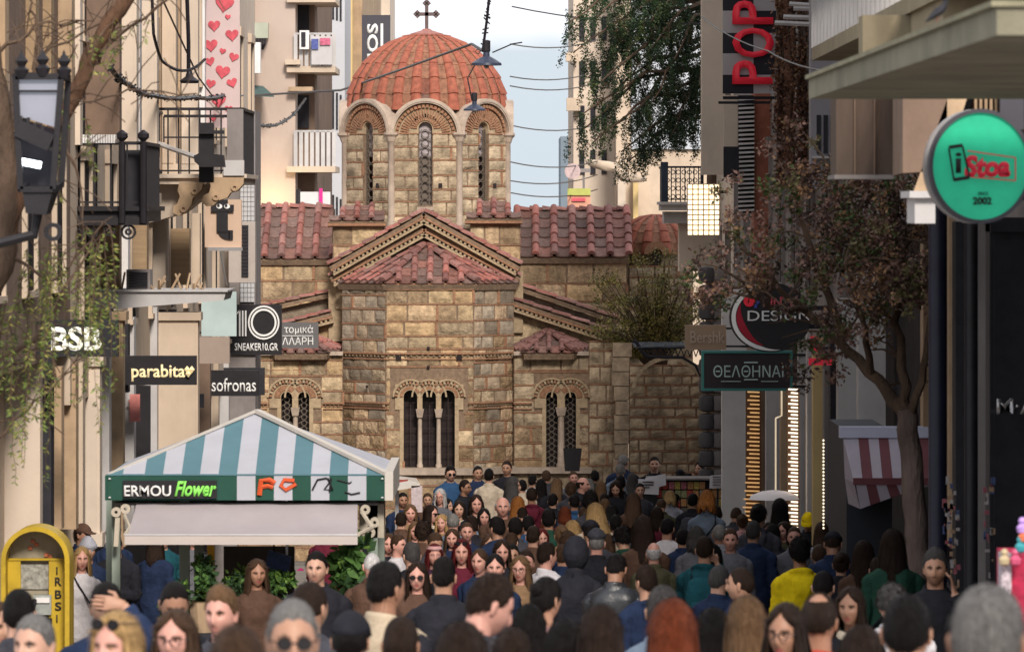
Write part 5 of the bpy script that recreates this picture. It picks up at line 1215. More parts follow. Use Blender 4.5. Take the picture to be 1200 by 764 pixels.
# side awning: cloth, valance, rollers
q = MB(); a_ = [W(160, 590, Yk+.05), W(419, 590, Yk+.05), W(419, 626, Yk-.55), W(147, 626, Yk-.55)]
nn = 12; vs = []; fs = []
for j in range(5):
    for i in range(nn+1):
        s_, t_ = i/nn, j/4; p = (a_[0]*(1-s_)+a_[1]*s_)*(1-t_) + (a_[3]*(1-s_)+a_[2]*s_)*t_; p = p.copy(); p.z += -.04*math.sin(PI*t_) + .006*math.sin(i*2.1); vs.append(p)
for j in range(4):
    for i in range(nn): a = j*(nn+1)+i; fs.append((a, a+1, a+nn+2, a+nn+1))
q.add(vs, fs); q.add([v + Vector((0,0,-.012)) for v in vs], [f[::-1] for f in fs]); part(q, 'awning_cloth', m_lav, kio, smooth=True, kind='stuff')
q = MB(); pbox(q, 146, 626, 419, 638, Yk-.57, .02); part(q, 'valance', M('valance_cloth', (.52, .46, .44), .8, .05, 3, .1), kio)
q = MB(); q.tube([W(146, 627, Yk-.56), W(419, 627, Yk-.56)], .013, 6); part(q, 'awning_bar', m_steel, kio)
m_ivory = M('ivory_bracket', (.50, .44, .36), .7, .15, 8, .1, stain=.3)
for (a, b) in ((136, 600), (147, 596), (428, 597), (439, 612), (434, 624)):
    q = MB(); q.ring(W(a, b, Yk+.02), .014, .042, 0, 2*PI, (1,0,0), (0,0,1), (0,.1,0), 14); part(q, 'roller', m_ivory, kio)
q = MB(); q.bar(W(138, 606, Yk+.05), W(136, 640, Yk+.05), .04); q.tube([W(146, 604, Yk), W(152, 618, Yk-.3), W(147, 626, Yk-.55)], .018, 6); part(q, 'arm', m_ivory, kio); q = MB(); q.tube([W(424, 600, Yk), W(436, 618, Yk-.2), W(420, 626, Yk-.55)], .018, 6); part(q, 'arm', m_ivory, kio)
q = MB(); pbox(q, 421, 590, 450, 630, Yk+.2, .5); part(q, 'motor_housing', m_ivory, kio)
m_pgreen = M('pale_green_post', (.26, .31, .27), .6, .1, 4, 0)
zgk = gz(47.5)
def post(px, Y, wd, mat, name='post', zt=586):
    q = MB(); q.box(X(px, Y)-wd/2, X(px, Y)+wd/2, Y, Y+wd, gz(Y)-.05, Z(zt, Y)); return part(q, name, mat, kio)
post(216, 46.6, .085, m_pgreen); post(233, 47.4, .08, m_pgreen); post(437, 46.6, .08, m_pgreen); post(136, 46.6, .07, m_pgreen); post(446, 48.9, .07, m_pgreen); post(129, 48.9, .07, m_pgreen)
post(247, 46.5, .06, M('yellow_post', (.75, .38, .02), .5, .05, 4, 0), zt=600); post(336, 46.7, .02, m_steel); 
q = MB(); q.box(X(262, 48.9), X(345, 48.9), 48.9, 48.95, gz(48)-.1, Z(640, 48.9)); part(q, 'back_board', M('kiosk_inner', (.08, .07, .065), .8, .3, 3, .1), kio); q = MB(); q.box(e0.x+.05, e1.x-.05, Yk+.1, 48.9, Z(590, Yk)-.02, Z(590, Yk)); part(q, 'ceiling', m_grey, kio)
q = MB(); q.box(X(225, 46.9), X(430, 46.9), 46.9, 48.2, zgk, zgk+.85); part(q, 'counter', M('counter_wood', (.10, .07, .05), .7, .3, 6, .2), kio)
# ---- foliage helper
def leaf_mesh_points(q, p, s, r, mi=0, fold=True):
    a = Vector((r.uniform(-1,1), r.uniform(-1,1), r.uniform(-1,1))).normalized(); b = a.cross(Vector((r.uniform(-1,1), r.uniform(-1,1), r.uniform(-1,1)))).normalized()
    q.v += [tuple(p), tuple(p + a*s*.5 + b*s*.28), tuple(p + a*s), tuple(p + a*s*.5 - b*s*.28)]
    o = len(q.v)-4; q.f.append((o, o+1, o+2, o+3)); q.m.append(mi)
def leaves(blobs, n, size, mats, wts, parent, name='crown', seed=1, kind='stuff', hang=0, shell=.5):
    r = random.Random(seed); q = MB(); vol = [b[1]*b[2]*b[3] for b in blobs] if len(blobs[0]) > 2 else None
    idx = r.choices(range(len(blobs)), weights=[v**.67 for v in vol], k=n)
    bm_ = [r.choices(range(len(mats)), weights=wts)[0] for _ in blobs]
    for i in idx:
        c, rx, ry, rz = blobs[i]; d = Vector((r.gauss(0,1), r.gauss(0,1), r.gauss(0,1))).normalized(); t = r.random()**shell
        p = Vector(c) + Vector((d.x*rx*t, d.y*ry*t, d.z*rz*t)); mi = bm_[i] if r.random() < .7 else r.choices(range(len(mats)), weights=wts)[0]
        leaf_mesh_points(q, p, size*r.uniform(.6, 1.4), r, mi)
    return part(q, name, mats, parent, kind=None if name == 'crown' else kind)
def leafmat(n, c, v=.35):
    m = M(n, c, .65, v, 9, 0); return m
lg1, lg2, lg3 = leafmat('leaf_green', (.06, .13, .03)), leafmat('leaf_dark_green', (.025, .06, .02)), leafmat('leaf_bright_green', (.11, .20, .035))
for i, (px, py, w_, h_, lb) in enumerate(((238, 678, 18, 34, 'leafy green pot plant left of the yellow kiosk post'), (290, 690, 34, 26, 'low bushy green plant in front of the navy bag'), (322, 690, 26, 22, 'pale green bushy plant under the navy bag'), (405, 672, 28, 46, 'tall broad leaved green plant at the right end of the flower kiosk'), (205, 706, 20, 26, 'small green plant low at the left of the flower kiosk'))):
    Yp = 46.2; t = thing('pot_plant', lb, 'plant', (X(px, Yp), Yp, gz(Yp)), 'plants of the flower kiosk')
    s = Yp/F; c = W(px, py, Yp)
    q = MB(); q.lathe([(.10, 0), (.14, .25), (.15, .26), (.12, .24)], (c.x, Yp, c.z-h_*s-.2), 10); part(q, 'pot', m_tan, t)
    q = MB(); q.box(c.x-.15, c.x+.15, Yp-.14, Yp+.14, gz(Yp)-.02, c.z-h_*s-.2); part(q, 'stand', m_char, t)
    q = MB(); r_ = random.Random(i)
    for k in range(12): q.tube([(c.x, Yp, c.z-h_*s), c + Vector((r_.uniform(-.6,.6)*w_*s, r_.uniform(-.15,.15), r_.uniform(-.3,.9)*h_*s))], .004, 4)
    part(q, 'stem', lg2, t, kind='stuff')
    leaves([(c + Vector((r_.uniform(-.5,.5)*w_*s, r_.uniform(-.15,.15), r_.uniform(-.6,.6)*h_*s)), w_*s*.5, .16, h_*s*.5) for k in range(7)], 700 if i != 3 else 420, .055 if i != 3 else .12, [lg1, lg2, lg3], [4, 3, 3], t, 'foliage', i)
t = thing('shopping_bag', 'navy blue dotted bag hanging tilted inside the flower kiosk', 'bag', W(322, 665, 46.5)); q = MB()
q.prism([(-.11, -.10), (.09, -.16), (.14, .11), (-.05, .17)], W(322, 668, 46.45), (1,0,0), (0,0,1), (0,.08,0)); part(q, 'body', M('navy_bag', (.02, .035, .10), .6, .3, 30, 0), t); q = MB(); q.tube([W(322, 650, 46.48), W(319, 620, 46.6), W(326, 600, 46.6)], .008, 5); part(q, 'strap', m_char, t)
t = thing('surfboard_display', 'magenta rounded display board standing in the flower kiosk', 'display board', W(352, 700, 46.7)); t.name = 'display_board'
q = MB(); q.prism([(.12*math.cos(2*PI*i/16), .30*math.sin(2*PI*i/16)) for i in range(16)], W(351, 672, 46.6), (1,0,.25), (0,0,1), (0,.04,0)); part(q, 'panel', M('magenta_board', (.30, .02, .11), .5, .15, 4, 0), t); q = MB(); q.bar(W(350, 700, 46.62), Vector((X(350, 46.62), 46.62, gz(46.6))), .04); part(q, 'leg', m_char, t)
# ================================================================== phone booth
Yp = 43.5; s15 = Yp/F; zb_ = gz(Yp)
m_by = M('booth_yellow', (.46, .31, .02), .5, .2, 5, .1, stain=.6, stcol=(.25, .18, .05)); m_bi = M('booth_panel', (.27, .235, .17), .6, .2, 10, .1, stain=.5, stcol=(.12, .09, .07))
t = thing('phone_booth', 'yellow arched public telephone shelter with black graffiti letters', 'phone booth', (X(44, Yp), Yp, zb_))
cx_, cz_ = X(44, Yp), Z(655, Yp); ro, ri = 40*s15, 34.5*s15
q = MB(); q.ring((cx_, Yp-.22, cz_), ri, ro, 0, PI, (1,0,0), (0,0,1), (0,.45,0), 24); q.box(cx_-ro, cx_-ri, Yp-.22, Yp+.23, zb_, cz_); q.box(cx_+ri, cx_+ro, Yp-.22, Yp+.23, zb_, cz_); part(q, 'hood', m_by, t)
q = MB(); q.prism([(ri*math.cos(PI*i/20), ri*math.sin(PI*i/20)) for i in range(21)], (cx_, Yp+.05, cz_), (1,0,0), (0,0,1), (0,.03,0)); part(q, 'top_panel', m_bi, t)
q = MB(); q.box(cx_-ri, cx_-ri+.10, Yp-.02, Yp+.08, zb_+.3, cz_); part(q, 'side_panel', m_by, t); q = MB(); q.box(cx_+ri-.14, cx_+ri, Yp-.02, Yp+.08, zb_+.3, cz_); part(q, 'side_panel', m_by, t)
q = MB(); q.box(cx_-ri+.10, cx_+ri-.14, Yp+.04, Yp+.08, zb_+.3, cz_); part(q, 'back_panel', m_bi, t); q = MB(); pbox(q, 10, 654, 78, 656.5, Yp-.03, .06); part(q, 'crossbar', m_by, t)
pb(t, 'poster', 24, 661, 60, 690, Yp+.02, .02, M('booth_poster', (.28, .27, .24), .7, .5, 25, 0)); pb(t, 'telephone', 39, 697, 60, 720, Yp-.06, .1, M('booth_metal', (.34, .36, .34), .4, .2, 15, 0, metal=.4)); pb(t, 'display', 42, 700, 58, 706, Yp-.08, .03, m_white); pb(t, 'lower_panel', 38, 724, 61, 745, Yp-.03, .06, m_glass)
q = MB(); q.tube([W(41, 703, Yp-.07), W(38, 712, Yp-.12), W(41, 722, Yp-.07)], .02, 7); part(q, 'handset', m_black, t)
for ch, y0 in (('I', 664), ('R', 676), ('B', 691), ('S', 705), ('I', 720)): text(ch, (66, y0, 67.5, y0+9) if ch == 'I' else (64.5, y0, 72, y0+10), Yp-.02, m_black, t, 'graffiti', dy=-.01, bold=.02)
q = MB()
for (a, b) in ((36, 632), (40, 636), (33, 640), (52, 648), (56, 650)): pbox(q, a, b, a+5, b+4, Yp+.03, .02)
part(q, 'sticker', M('faded_red_sticker', (.40, .12, .06), .7, .4, 30, 0), t, kind='stuff')
# ================================================================== props by the church
t = thing('loudspeaker', 'black loudspeaker on a stand against the church window', 'loudspeaker', (X(670, 96.5), 96.5, gz(96.5)))
q = MB(); q.add([W(660, 525, 96.5), W(682, 525, 96.5), W(679, 552, 96.5), W(662, 552, 96.5), W(661, 526, 96.9), W(681, 526, 96.9), W(678, 552, 96.9), W(663, 552, 96.9)], [(0,1,2,3), (7,6,5,4), (0,4,5,1), (1,5,6,2), (2,6,7,3), (3,7,4,0)]); part(q, 'cabinet', m_black, t)
q = MB(); q.tube([W(670, 552, 96.7), (X(670, 96.7), 96.7, gz(96.7)+.3)], .02, 6); part(q, 'pole', m_char, t)
for a in (90, 210, 330): q = MB(); b0 = Vector((X(670, 96.7), 96.7, gz(96.7))); q.bar(b0+Vector((0,0,.5)), b0+Vector((.35*math.cos(R(a)), .35*math.sin(R(a)), .01)), .02); part(q, 'leg', m_char, t)
t = thing('magazine_stall', 'market stand stacked with colourful magazines by the church wall', 'stall', (X(800, 88), 88, gz(88)))
q = MB(); q.box(X(762, 88), X(852, 88), 88.1, 88.6, gz(88), Z(562, 88)); part(q, 'cabinet', m_char, t); q = MB(); q.box(X(758, 88), X(856, 88), 87.9, 88.7, Z(562, 88), Z(560, 88)); part(q, 'table_top', m_grey, t)
mgz = MB().box(0, 1, 0, 1, 0, 1).mesh('magazine', M('magazine_print', (.5, .5, .5), .6, .6, 40, 0, coord='world', rcol=[(1,.15,.12), (1,.75,.2), (.8,.75,.6), (.9,.3,.35), (.3,.25,.2), (1,.5,.2), (.6,.6,.3)]))
for j in range(5):
    for i in range(11):
        if rnd.random() < .92: inst(mgz, 'magazine', basis(W(769+i*7.3+rnd.uniform(-.5, .5), 573+j*10, 88), (.085,0,0), (0,.08,0), (0,0,.115)), t)
t = thing('notice', 'pair of white printed notices propped on the magazine stand', 'notice', W(764, 570, 87.6))
m_paper = M('white_paper', (.66, .64, .68), .8, .04, 5, 0)
q = MB(); q.prism([(-.17, -.11), (.16, -.13), (.17, .1), (-.16, .12)], W(760, 570, 87.7), (1,0,0), (0,0,1), (0,.02,0)); part(q, 'sheet', m_paper, t); q = MB(); q.prism([(-.17, -.11), (.13, -.03), (.12, .15), (-.2, .08)], W(771, 566, 87.8), (1,0,0), (0,0,1), (0,.02,0)); part(q, 'sheet', m_paper, t)
q = MB(); 
for j, wd in enumerate((13, 13, 8)): pbox(q, 753, 564+j*3.2, 753+wd, 565.2+j*3.2, 87.68, .01)
part(q, 'print', m_char, t, kind='stuff'); pb(t, 'black_base', 750, 577, 770, 620, 87.75, .3, m_black)
t = thing('notice', 'single white notice with small print right of the magazine stand', 'notice', W(841, 565, 87.5)); q = MB(); q.prism([(-.13, -.11), (.12, -.10), (.12, .11), (-.12, .09)], W(841, 564, 87.5), (1,0,0), (0,0,1), (0,.02,0)); part(q, 'sheet', m_paper, t); q = MB()
for j in range(4): pbox(q, 835, 558+j*3.2, 847-j, 559+j*3.2, 87.48, .01)
part(q, 'print', m_grey, t, kind='stuff'); q = MB(); q.bar(W(841, 572, 87.52), W(841, 640, 87.52), .03); part(q, 'stick', m_char, t)
t = thing('stall_awning', 'small beige and red fabric stall roof peeking out right of the flower kiosk', 'awning', W(478, 565, 75))
q = MB(); q.add([W(455, 556, 76), W(488, 560, 75.2), W(492, 566, 75), W(462, 571, 75), W(455, 560, 76), W(488, 564, 75.2), W(492, 570, 75), W(462, 575, 75)], [(0,1,2,3), (7,6,5,4), (0,4,5,1), (1,5,6,2), (2,6,7,3), (3,7,4,0)]); part(q, 'cloth', m_rim, t); pb(t, 'red_band', 461, 562, 478, 572, 75.3, .1, M('brick_red_cloth', (.25, .05, .04), .8, .1, 5, 0)); pb(t, 'hanging_sheet', 482, 569, 495, 600, 75, .03, M('pinkish_sheet', (.50, .42, .44), .8, .2, 20, 0)); q = MB(); q.box(X(463, 75.4), X(463, 75.4)+.05, 75.4, 75.45, gz(75), Z(572, 75.4)); part(q, 'pole', m_steel, t)
# striped kiosk awning right
Yr = 50
t = thing('kiosk', 'dark kiosk with a drooping red and white striped awning behind the trunk', 'kiosk', (X(1035, 51), 51, gz(51)))
m_rs = M('red_stripe_cloth', (.15, .05, .06), .8, .1, 4, .1); m_ws = M('white_stripe_cloth', (.40, .36, .42), .8, .06, 4, .1)
pb(t, 'awning_cassette', 984, 500, 1088, 513, Yr-.02, .15, M('lilac_white_metal', (.55, .57, .72), .5, .05, 3, 0))
for i in range(8):
    a = 994 + i*11.8; q = MB(); k = 13/11.8
    q.add([W(a, 513, Yr), W(a+11.8, 513, Yr), W(a+16.5, 560, Yr-.5), W(a+5, 560, Yr-.5)] + [v + Vector((0,.015,0)) for v in (W(a, 513, Yr), W(a+11.8, 513, Yr), W(a+16.5, 560, Yr-.5), W(a+5, 560, Yr-.5))], [(0,1,2,3), (7,6,5,4), (0,4,5,1), (1,5,6,2), (2,6,7,3), (3,7,4,0)]); part(q, 'awning_stripe', m_ws if i % 2 == 0 else m_rs, t)
    b = 1001 + i*11.8; q = MB(); yb0 = 596 - i*4.2; yb1 = 596-(i+1)*4.2
    vs = [W(b+2, 567, Yr-.52), W(b+13.8, 567, Yr-.52), W(b+19, max(yb1, 570), Yr-.5), W(b+7.2, max(yb0, 571), Yr-.5)]; q.add(vs + [v + Vector((0,.012,0)) for v in vs], [(0,1,2,3), (7,6,5,4), (0,4,5,1), (1,5,6,2), (2,6,7,3), (3,7,4,0)]); part(q, 'awning_stripe', m_ws if i % 2 == 0 else m_rs, t)
pb(t, 'valance_rail', 1000, 560, 1088, 568, Yr-.53, .03, m_rs); q = MB(); q.add([W(988, 513, Yr), W(994, 513, Yr), W(1001, 566, Yr-.5), W(990, 560, Yr-.1), W(994, 590, Yr-.1), W(1008, 596, Yr-.5)], [(0,1,2,3), (3,2,5,4)]); part(q, 'side_flap', m_ws, t)
q = MB(); q.box(X(992, 50.2), XR-.1, 50.2, 53, gz(51), Z(505, 50.2)); part(q, 'body', M('kiosk_body', (.022, .025, .035), .6, .2, 3, 0), t)
# parasol
t = thing('parasol', 'small flat white parasol above the heads by the lit shop window', 'parasol', (X(907, 66), 66, gz(66)))
q = MB(); q.lathe([(.30, -.05), (.27, .0), (.15, .045), (.03, .06)], W(907, 580, 66), 16); part(q, 'canopy', M('parasol_white', (.70, .66, .68), .7, .05, 4, 0, emit=.05), t, smooth=True); q = MB(); q.tube([(X(907, 66), 66, gz(66)), W(907, 578, 66)], .012, 6); part(q, 'pole', m_steel, t)
# souvenir stand at the right edge
t = thing('souvenir_stand', 'souvenir stand with red cloth and small colourful dolls at the right edge', 'stand', (X(1205, 24), 24, gz(24)))
q = MB(); q.box(X(1180, 24), X(1300, 24), 24, 24.5, gz(24), Z(650, 24)); part(q, 'red_cloth', M('magenta_red_cloth', (.38, .02, .06), .8, .3, 20, .2), t)
q = MB(); q.box(X(1172, 24), X(1184, 24), 23.95, 24.1, Z(700, 24), Z(648, 24)); part(q, 'patterned_panel', M('patterned_cloth', (.45, .38, .42), .8, .6, 60, .1), t)
for i, (px, py, c) in enumerate(((1198, 618, (.5, .3, .7)), (1200, 628, (.8, .2, .1)), (1196, 640, (.05, .3, .35)), (1177, 655, (.5, .4, .25)), (1190, 655, (.6, .1, .2)))):
    q = MB(); q.lathe([(.005, -.03), (.022, -.02), (.026, 0), (.012, .018), (.018, .028), (.012, .042), (.002, .046)], W(px, py, 23.9), 10); part(q, 'doll', M('doll_%s' % ['violet', 'orange', 'teal', 'sand', 'pink'][i], c, .5, .2, 60, 0), t, smooth=True)
q = MB(); 
for (a, b, c) in ((1110, 560, 640), (1117, 575, 690), (1158, 560, 700)):
    for k in range(24): p = W(a + rnd.uniform(-4, 6), rnd.uniform(b, c), 37.5); q.obox(p, (rnd.uniform(.003, .016),0,0), (0,.01,0), (0,0,rnd.uniform(.005, .03)), rnd.randrange(4))
single(q, 'window_display', [M('display_pink', (.25, .07, .09), .4, .3, 20, 0), M('display_tan', (.25, .16, .10), .4, .3, 20, 0), M('display_white', (.3, .27, .27), .4, .3, 20, 0), M('display_blue', (.04, .06, .15), .4, .3, 20, 0)], 'colourful trinkets hanging in the dark shop window', 'window display', kind='stuff')
# ================================================================== trees
def limb(q, pts, r0, r1, n=8, jit=.0, seed=0):
    r = random.Random(seed); P = [Vector(p) for p in pts]; out = []
    for a, b in zip(P, P[1:]):
        for k in range(4): t = k/4; out.append(a.lerp(b, t) + Vector((r.uniform(-jit, jit), r.uniform(-jit, jit), r.uniform(-jit, jit)))*(1 if k else 0))
    out.append(P[-1]); m_ = len(out)
    q.tube(out, [r0 + (r1-r0)*(i/(m_-1))**.8 for i in range(m_)], n); return out
m_bark = M('street_tree_bark', (.17, .125, .11), .9, .35, 5, .8, 30, stretch=(1, 1, .35), bdist=.03); m_bark2 = M('brown_bark', (.10, .065, .045), .9, .35, 6, .9, 30, stretch=(1, 1, .4), bdist=.03)
# right tree
Yt = 46; s14 = Yt/F; T = lambda px, py, dy=0: W(px, py, Yt+dy)
tr = thing('street_tree', 'street tree with withered brownish purple leaves before the right hand shops', 'tree', (X(1068, Yt), Yt, gz(Yt)))
q = MB(); limb(q, [(X(1070, Yt), Yt, gz(Yt)-.1), T(1073, 700), T(1074, 610), T(1068, 530), T(1062, 478)], .115, .085, 12, .02, 1)
part(q, 'trunk', m_bark, tr, smooth=True)
main = [([T(1063, 490), T(1030, 445, .1), T(985, 402, .2), T(945, 365, .1), T(905, 325, 0), T(868, 290, -.1)], .062, .014), ([T(1064, 485), T(1056, 420), T(1048, 340, .2), T(1046, 270, .2), T(1052, 205, .1)], .05, .014), ([T(1066, 490), T(1082, 430, -.2), T(1090, 350, -.3), T(1084, 260, -.3)], .042, .014),
        ([T(985, 402, .2), T(965, 330, .5), T(940, 260, .6), T(930, 205, .5)], .045, .012), ([T(1050, 350, .2), T(1010, 290, .3), T(985, 220, .3)], .045, .012), ([T(945, 365, .1), T(900, 360, -.4), T(870, 330, -.6)], .03, .01), ([T(1048, 320), T(1075, 270, .4), T(1090, 215, .5)], .03, .01), ([T(1020, 436, .1), T(1010, 370, -.5), T(990, 310, -.6)], .035, .01)]
rr_ = random.Random(5); ends = []
for pts, r0, r1 in main:
    q = MB(); o = limb(q, pts, r0, r1, 8, .03, rr_.random()); 
    for k in range(9):
        a = rr_.choice(o[3:]); d = Vector((rr_.uniform(-1, 1), rr_.uniform(-.8, .8), rr_.uniform(-.35, 1))).normalized()*rr_.uniform(.25, .6); b = a + d
        q.tube([a, a.lerp(b, .5)+Vector((0,0,.04)), b], [.014, .009, .004], 5); ends.append(b); ends.append(a.lerp(b, .6))
    part(q, 'limb', m_bark2, tr, smooth=True)
blobs = []
for b in ends:
    px = 600 + b.x/b.y*F; py = HZ - b.z/b.y*F
    if py > 440 or (py > 380 and px > 1000) or px > 1100 or (850 < px < 935 and py > 333 and rr_.random() < .85): continue
    for k in range(2): blobs.append((b + Vector((rr_.uniform(-.14, .14), rr_.uniform(-.2, .2), rr_.uniform(-.16, .1))), rr_.uniform(.06, .15), .14, rr_.uniform(.06, .16)))
for k in range(90):
    px = rr_.uniform(838, 1092); top = 190 + abs(px-980)*.05; py = rr_.uniform(top, 330 + 70*math.sin((px-830)/270*PI)); blobs.append((T(px, py, rr_.uniform(-.7, .7)), rr_.uniform(.06, .14), .14, rr_.uniform(.06, .16)))
lp = [leafmat('dry_leaf_mauve', (.22, .125, .10)), leafmat('dry_leaf_brown', (.29, .165, .09)), leafmat('dry_leaf_dark', (.085, .052, .044)), leafmat('tree_leaf_green', (.06, .10, .03)), leafmat('leaf_olive', (.12, .11, .045))]
leaves([b for b in blobs if not (850 < 600 + b[0].x/b[0].y*F < 930 and 335 < HZ - b[0].z/b[0].y*F < 414 and rr_.random() < .85)], 19000, .042, lp, [4, 3, 3.4, 1.6, 1.4], tr, 'crown', 11)
# bush on the church wall
bu = thing('bush', 'feathery olive green bush growing over the church wall', 'bush', W(760, 430, 98.6)); q = MB(); rb_ = random.Random(9); bl = []
base = W(768, 428, 98.7)
for k in range(80):
    a = rb_.uniform(-1.3, 1.1); Lb = rb_.uniform(.9, 1.95)*(1 if abs(a) < .8 else .85); b = base + Vector((math.sin(a)*Lb*.85, rb_.uniform(-.5, .3), abs(math.cos(a))*Lb + .1)); q.tube([base + Vector((rb_.uniform(-.2, .2), 0, 0)), base.lerp(b, .5) + Vector((0,0,.1)), b], [.022, .012, .004], 4)
    for t_ in (.45, .7, .95): bl.append((base.lerp(b, t_) + Vector((0,0,.05)), .16, .16, .16))
part(q, 'branch', m_bark2, bu, kind='stuff')
leaves(bl, 15000, .045, [leafmat('bush_olive', (.25, .22, .06)), leafmat('bush_green', (.15, .16, .04)), leafmat('bush_dark', (.08, .075, .03)), leafmat('bush_tan', (.29, .22, .10))], [4, 3, 2, 2], bu, 'foliage', 4)
# withered creeper
cr = thing('creeper', 'withered rusty brown creeper hanging beside the POP banner', 'plant', W(925, 200, 66)); q = MB(); bl2_ = []
for k in range(14):
    x0 = rb_.uniform(908, 944); q.tube([W(x0 + 3*math.sin(j*1.3+k), -20 + j*32, 64.3 + rb_.uniform(0, .3)) for j in range(8)], .012, 4)
    for j in range(9): bl2_.append((W(x0 + rb_.uniform(-5, 5), rb_.uniform(-10, 214), 64.3), .09, .12, .14))
part(q, 'stem', m_bark2, cr, kind='stuff'); leaves(bl2_, 4200, .045, [leafmat('rust_leaf', (.16, .07, .04)), leafmat('rust_dark_leaf', (.06, .032, .025)), leafmat('rust_tan_leaf', (.22, .13, .07))], [4, 4, 2], cr, 'foliage', 14)
# conifer
co = thing('conifer', 'dark green conifer with drooping sprays hanging over the street beside the church', 'tree', (X(846, 98), 98, gz(98)))
q = MB(); limb(q, [(X(846, 98), 98, gz(98)), (X(844, 98), 98, 2), (X(840, 98), 98, 6.5)], .3, .18, 10, .03, 3); part(q, 'trunk', m_bark2, co, smooth=True)
tips = [(664, 28), (676, 8), (690, -6), (672, 62), (688, 92), (683, 134), (676, 158), (694, 168), (704, 120), (712, 60), (716, 150), (728, 178), (735, 190), (742, 140), (752, 178), (764, 120), (772, 150), (786, 160), (800, 130), (812, 160), (820, 100), (740, 90), (725, 30), (760, 60), (790, 70), (810, 40), (750, 10), (780, 5), (700, 20), (705, 95), (760, 30), (735, 60)]
rc_ = random.Random(21); q = MB(); cords = []
for (px, py) in tips:
    Yc_ = 96 + rc_.uniform(-1.6, 1.2); tip = W(px, py, Yc_); root = Vector((X(843, 98), 98, tip.z + rc_.uniform(.5, 1.6)))
    mid = root.lerp(tip, .55) + Vector((0, 0, rc_.uniform(.15, .5))); pts = [root, mid, tip]; o = limb(q, pts, .05, .012, 5, .04, px)
    for a in o[3:]:
        for k in range(3): cords.append((a + Vector((rc_.uniform(-.16, .16), rc_.uniform(-.3, .3), rc_.uniform(-.05, .1))), rc_.uniform(.18, .62)))
for k in range(52):
    px = rc_.uniform(690, 826); u_ = (px-690)/136; c_ = W(px, rc_.uniform(-20, 85 + 50*min(1, u_*2)), 96 + rc_.uniform(-1.3, 1.3))
    for j in range(5): cords.append((c_ + Vector((rc_.uniform(-.16, .16), rc_.uniform(-.2, .2), rc_.uniform(-.12, .12))), rc_.uniform(.12, .38)))
part(q, 'limb', m_bark2, co, kind='stuff')
q = MB(); cm = [leafmat('conifer_dark', (.012, .030, .014)), leafmat('conifer_green', (.030, .062, .024)), leafmat('conifer_light', (.065, .095, .03)), leafmat('conifer_brown', (.075, .05, .028))]
for (p, Lc) in cords:
    px = 600 + p.x/p.y*F; py = HZ - p.z/p.y*F
    if px > 826: continue
    if rc_.random() < .12: continue
    base_m = rc_.choices(range(4), weights=[5, 4, 1.6, .8])[0]; n = int(Lc*340); drift = Vector((rc_.uniform(-.12, .12), 0, 0))
    for k in range(n):
        t_ = rc_.random(); c = p + Vector((0, 0, -Lc*t_)) + drift*t_; rad = .085*(1-.45*t_)
        d = Vector((rc_.gauss(0, 1), rc_.gauss(0, 1), rc_.gauss(0, .6))).normalized()*rad*rc_.random()**.5
        leaf_mesh_points(q, c + d, .040*rc_.uniform(.6, 1.3), rc_, base_m if rc_.random() < .75 else rc_.choices(range(4), weights=[4, 4, 2, .6])[0])
part(q, 'crown', cm, co)
# left foreground tree
Yl_ = 34; V = lambda px, py, dy=0: W(px, py, Yl_+dy)
lt = thing('street_tree', 'leaning brown tree with hanging green willowy twigs at the left edge', 'tree', (X(-10, Yl_), Yl_, gz(Yl_)))
q = MB(); limb(q, [(X(-120, Yl_), Yl_, gz(Yl_)-.1), V(-105, 700), V(-80, 500), V(-38, 390), V(0, 312), V(8, 240), V(2, 150), V(-12, 60), V(-25, -60)], .12, .065, 12, .015, 2); part(q, 'trunk', m_bark2, lt, smooth=True)
m_bark3 = M('dark_warm_bark', (.105, .055, .032), .9, .4, 6, .9, 30, stretch=(1, 1, .4), bdist=.03)
q = MB(); limb(q, [V(4, 300), V(18, 245), V(38, 190), V(66, 145), V(88, 112), V(108, 60), V(150, -5), V(190, -50)], .045, .052, 10, .01, 4); part(q, 'limb', m_bark3, lt, smooth=True)
rl_ = random.Random(33); tw = MB(); lb_ = []
for pts, r0 in (([V(95, 90), V(130, 50), V(185, 8), V(240, -20)], .018), ([V(10, 200), V(22, 120), V(60, 55), V(140, 20)], .02), ([V(0, 60), V(40, 30), V(110, 25)], .015), ([V(4, 180), V(38, 120), V(42, 20), V(30, -20)], .022), ([V(75, 160), V(90, 200), V(100, 280)], .012), ([V(8, 300), V(60, 330), V(110, 280)], .014), ([V(-5, 420), V(40, 400), V(80, 330), V(122, 260)], .02), ([V(-20, 440), V(30, 425), V(60, 380)], .012), ([V(-12, 330), V(20, 250), V(52, 190), V(70, 100)], .016), ([V(60, 60), V(100, 120), V(150, 105), V(230, 110)], .008), ([V(-10, 520), V(40, 470), V(90, 430)], .009)):
    o = limb(tw, pts, r0, .005, 5, .02, rl_.random())
    for a in o[2:]:
        for k in range(2): b = a + Vector((rl_.uniform(-.22, .22), rl_.uniform(-.2, .2), rl_.uniform(-.2, .25))); tw.tube([a, a.lerp(b, .5) + Vector((0,0,.02)), b], .0035, 4, cap=False)
lf = MB(); lm = [leafmat('willow_green', (.13, .17, .035)), leafmat('willow_yellow', (.24, .22, .06)), leafmat('willow_dark', (.05, .08, .02))]
hang = [(rl_.uniform(30, 132), rl_.uniform(262, 330), rl_.uniform(60, 190)) for _ in range(34)] + [(rl_.uniform(0, 70), rl_.uniform(330, 420), rl_.uniform(60, 180)) for _ in range(16)] + [(rl_.uniform(60, 180), rl_.uniform(10, 50), rl_.uniform(20, 60)) for _ in range(10)] + [(rl_.uniform(60, 110), rl_.uniform(100, 170), rl_.uniform(30, 110)) for _ in range(6)]
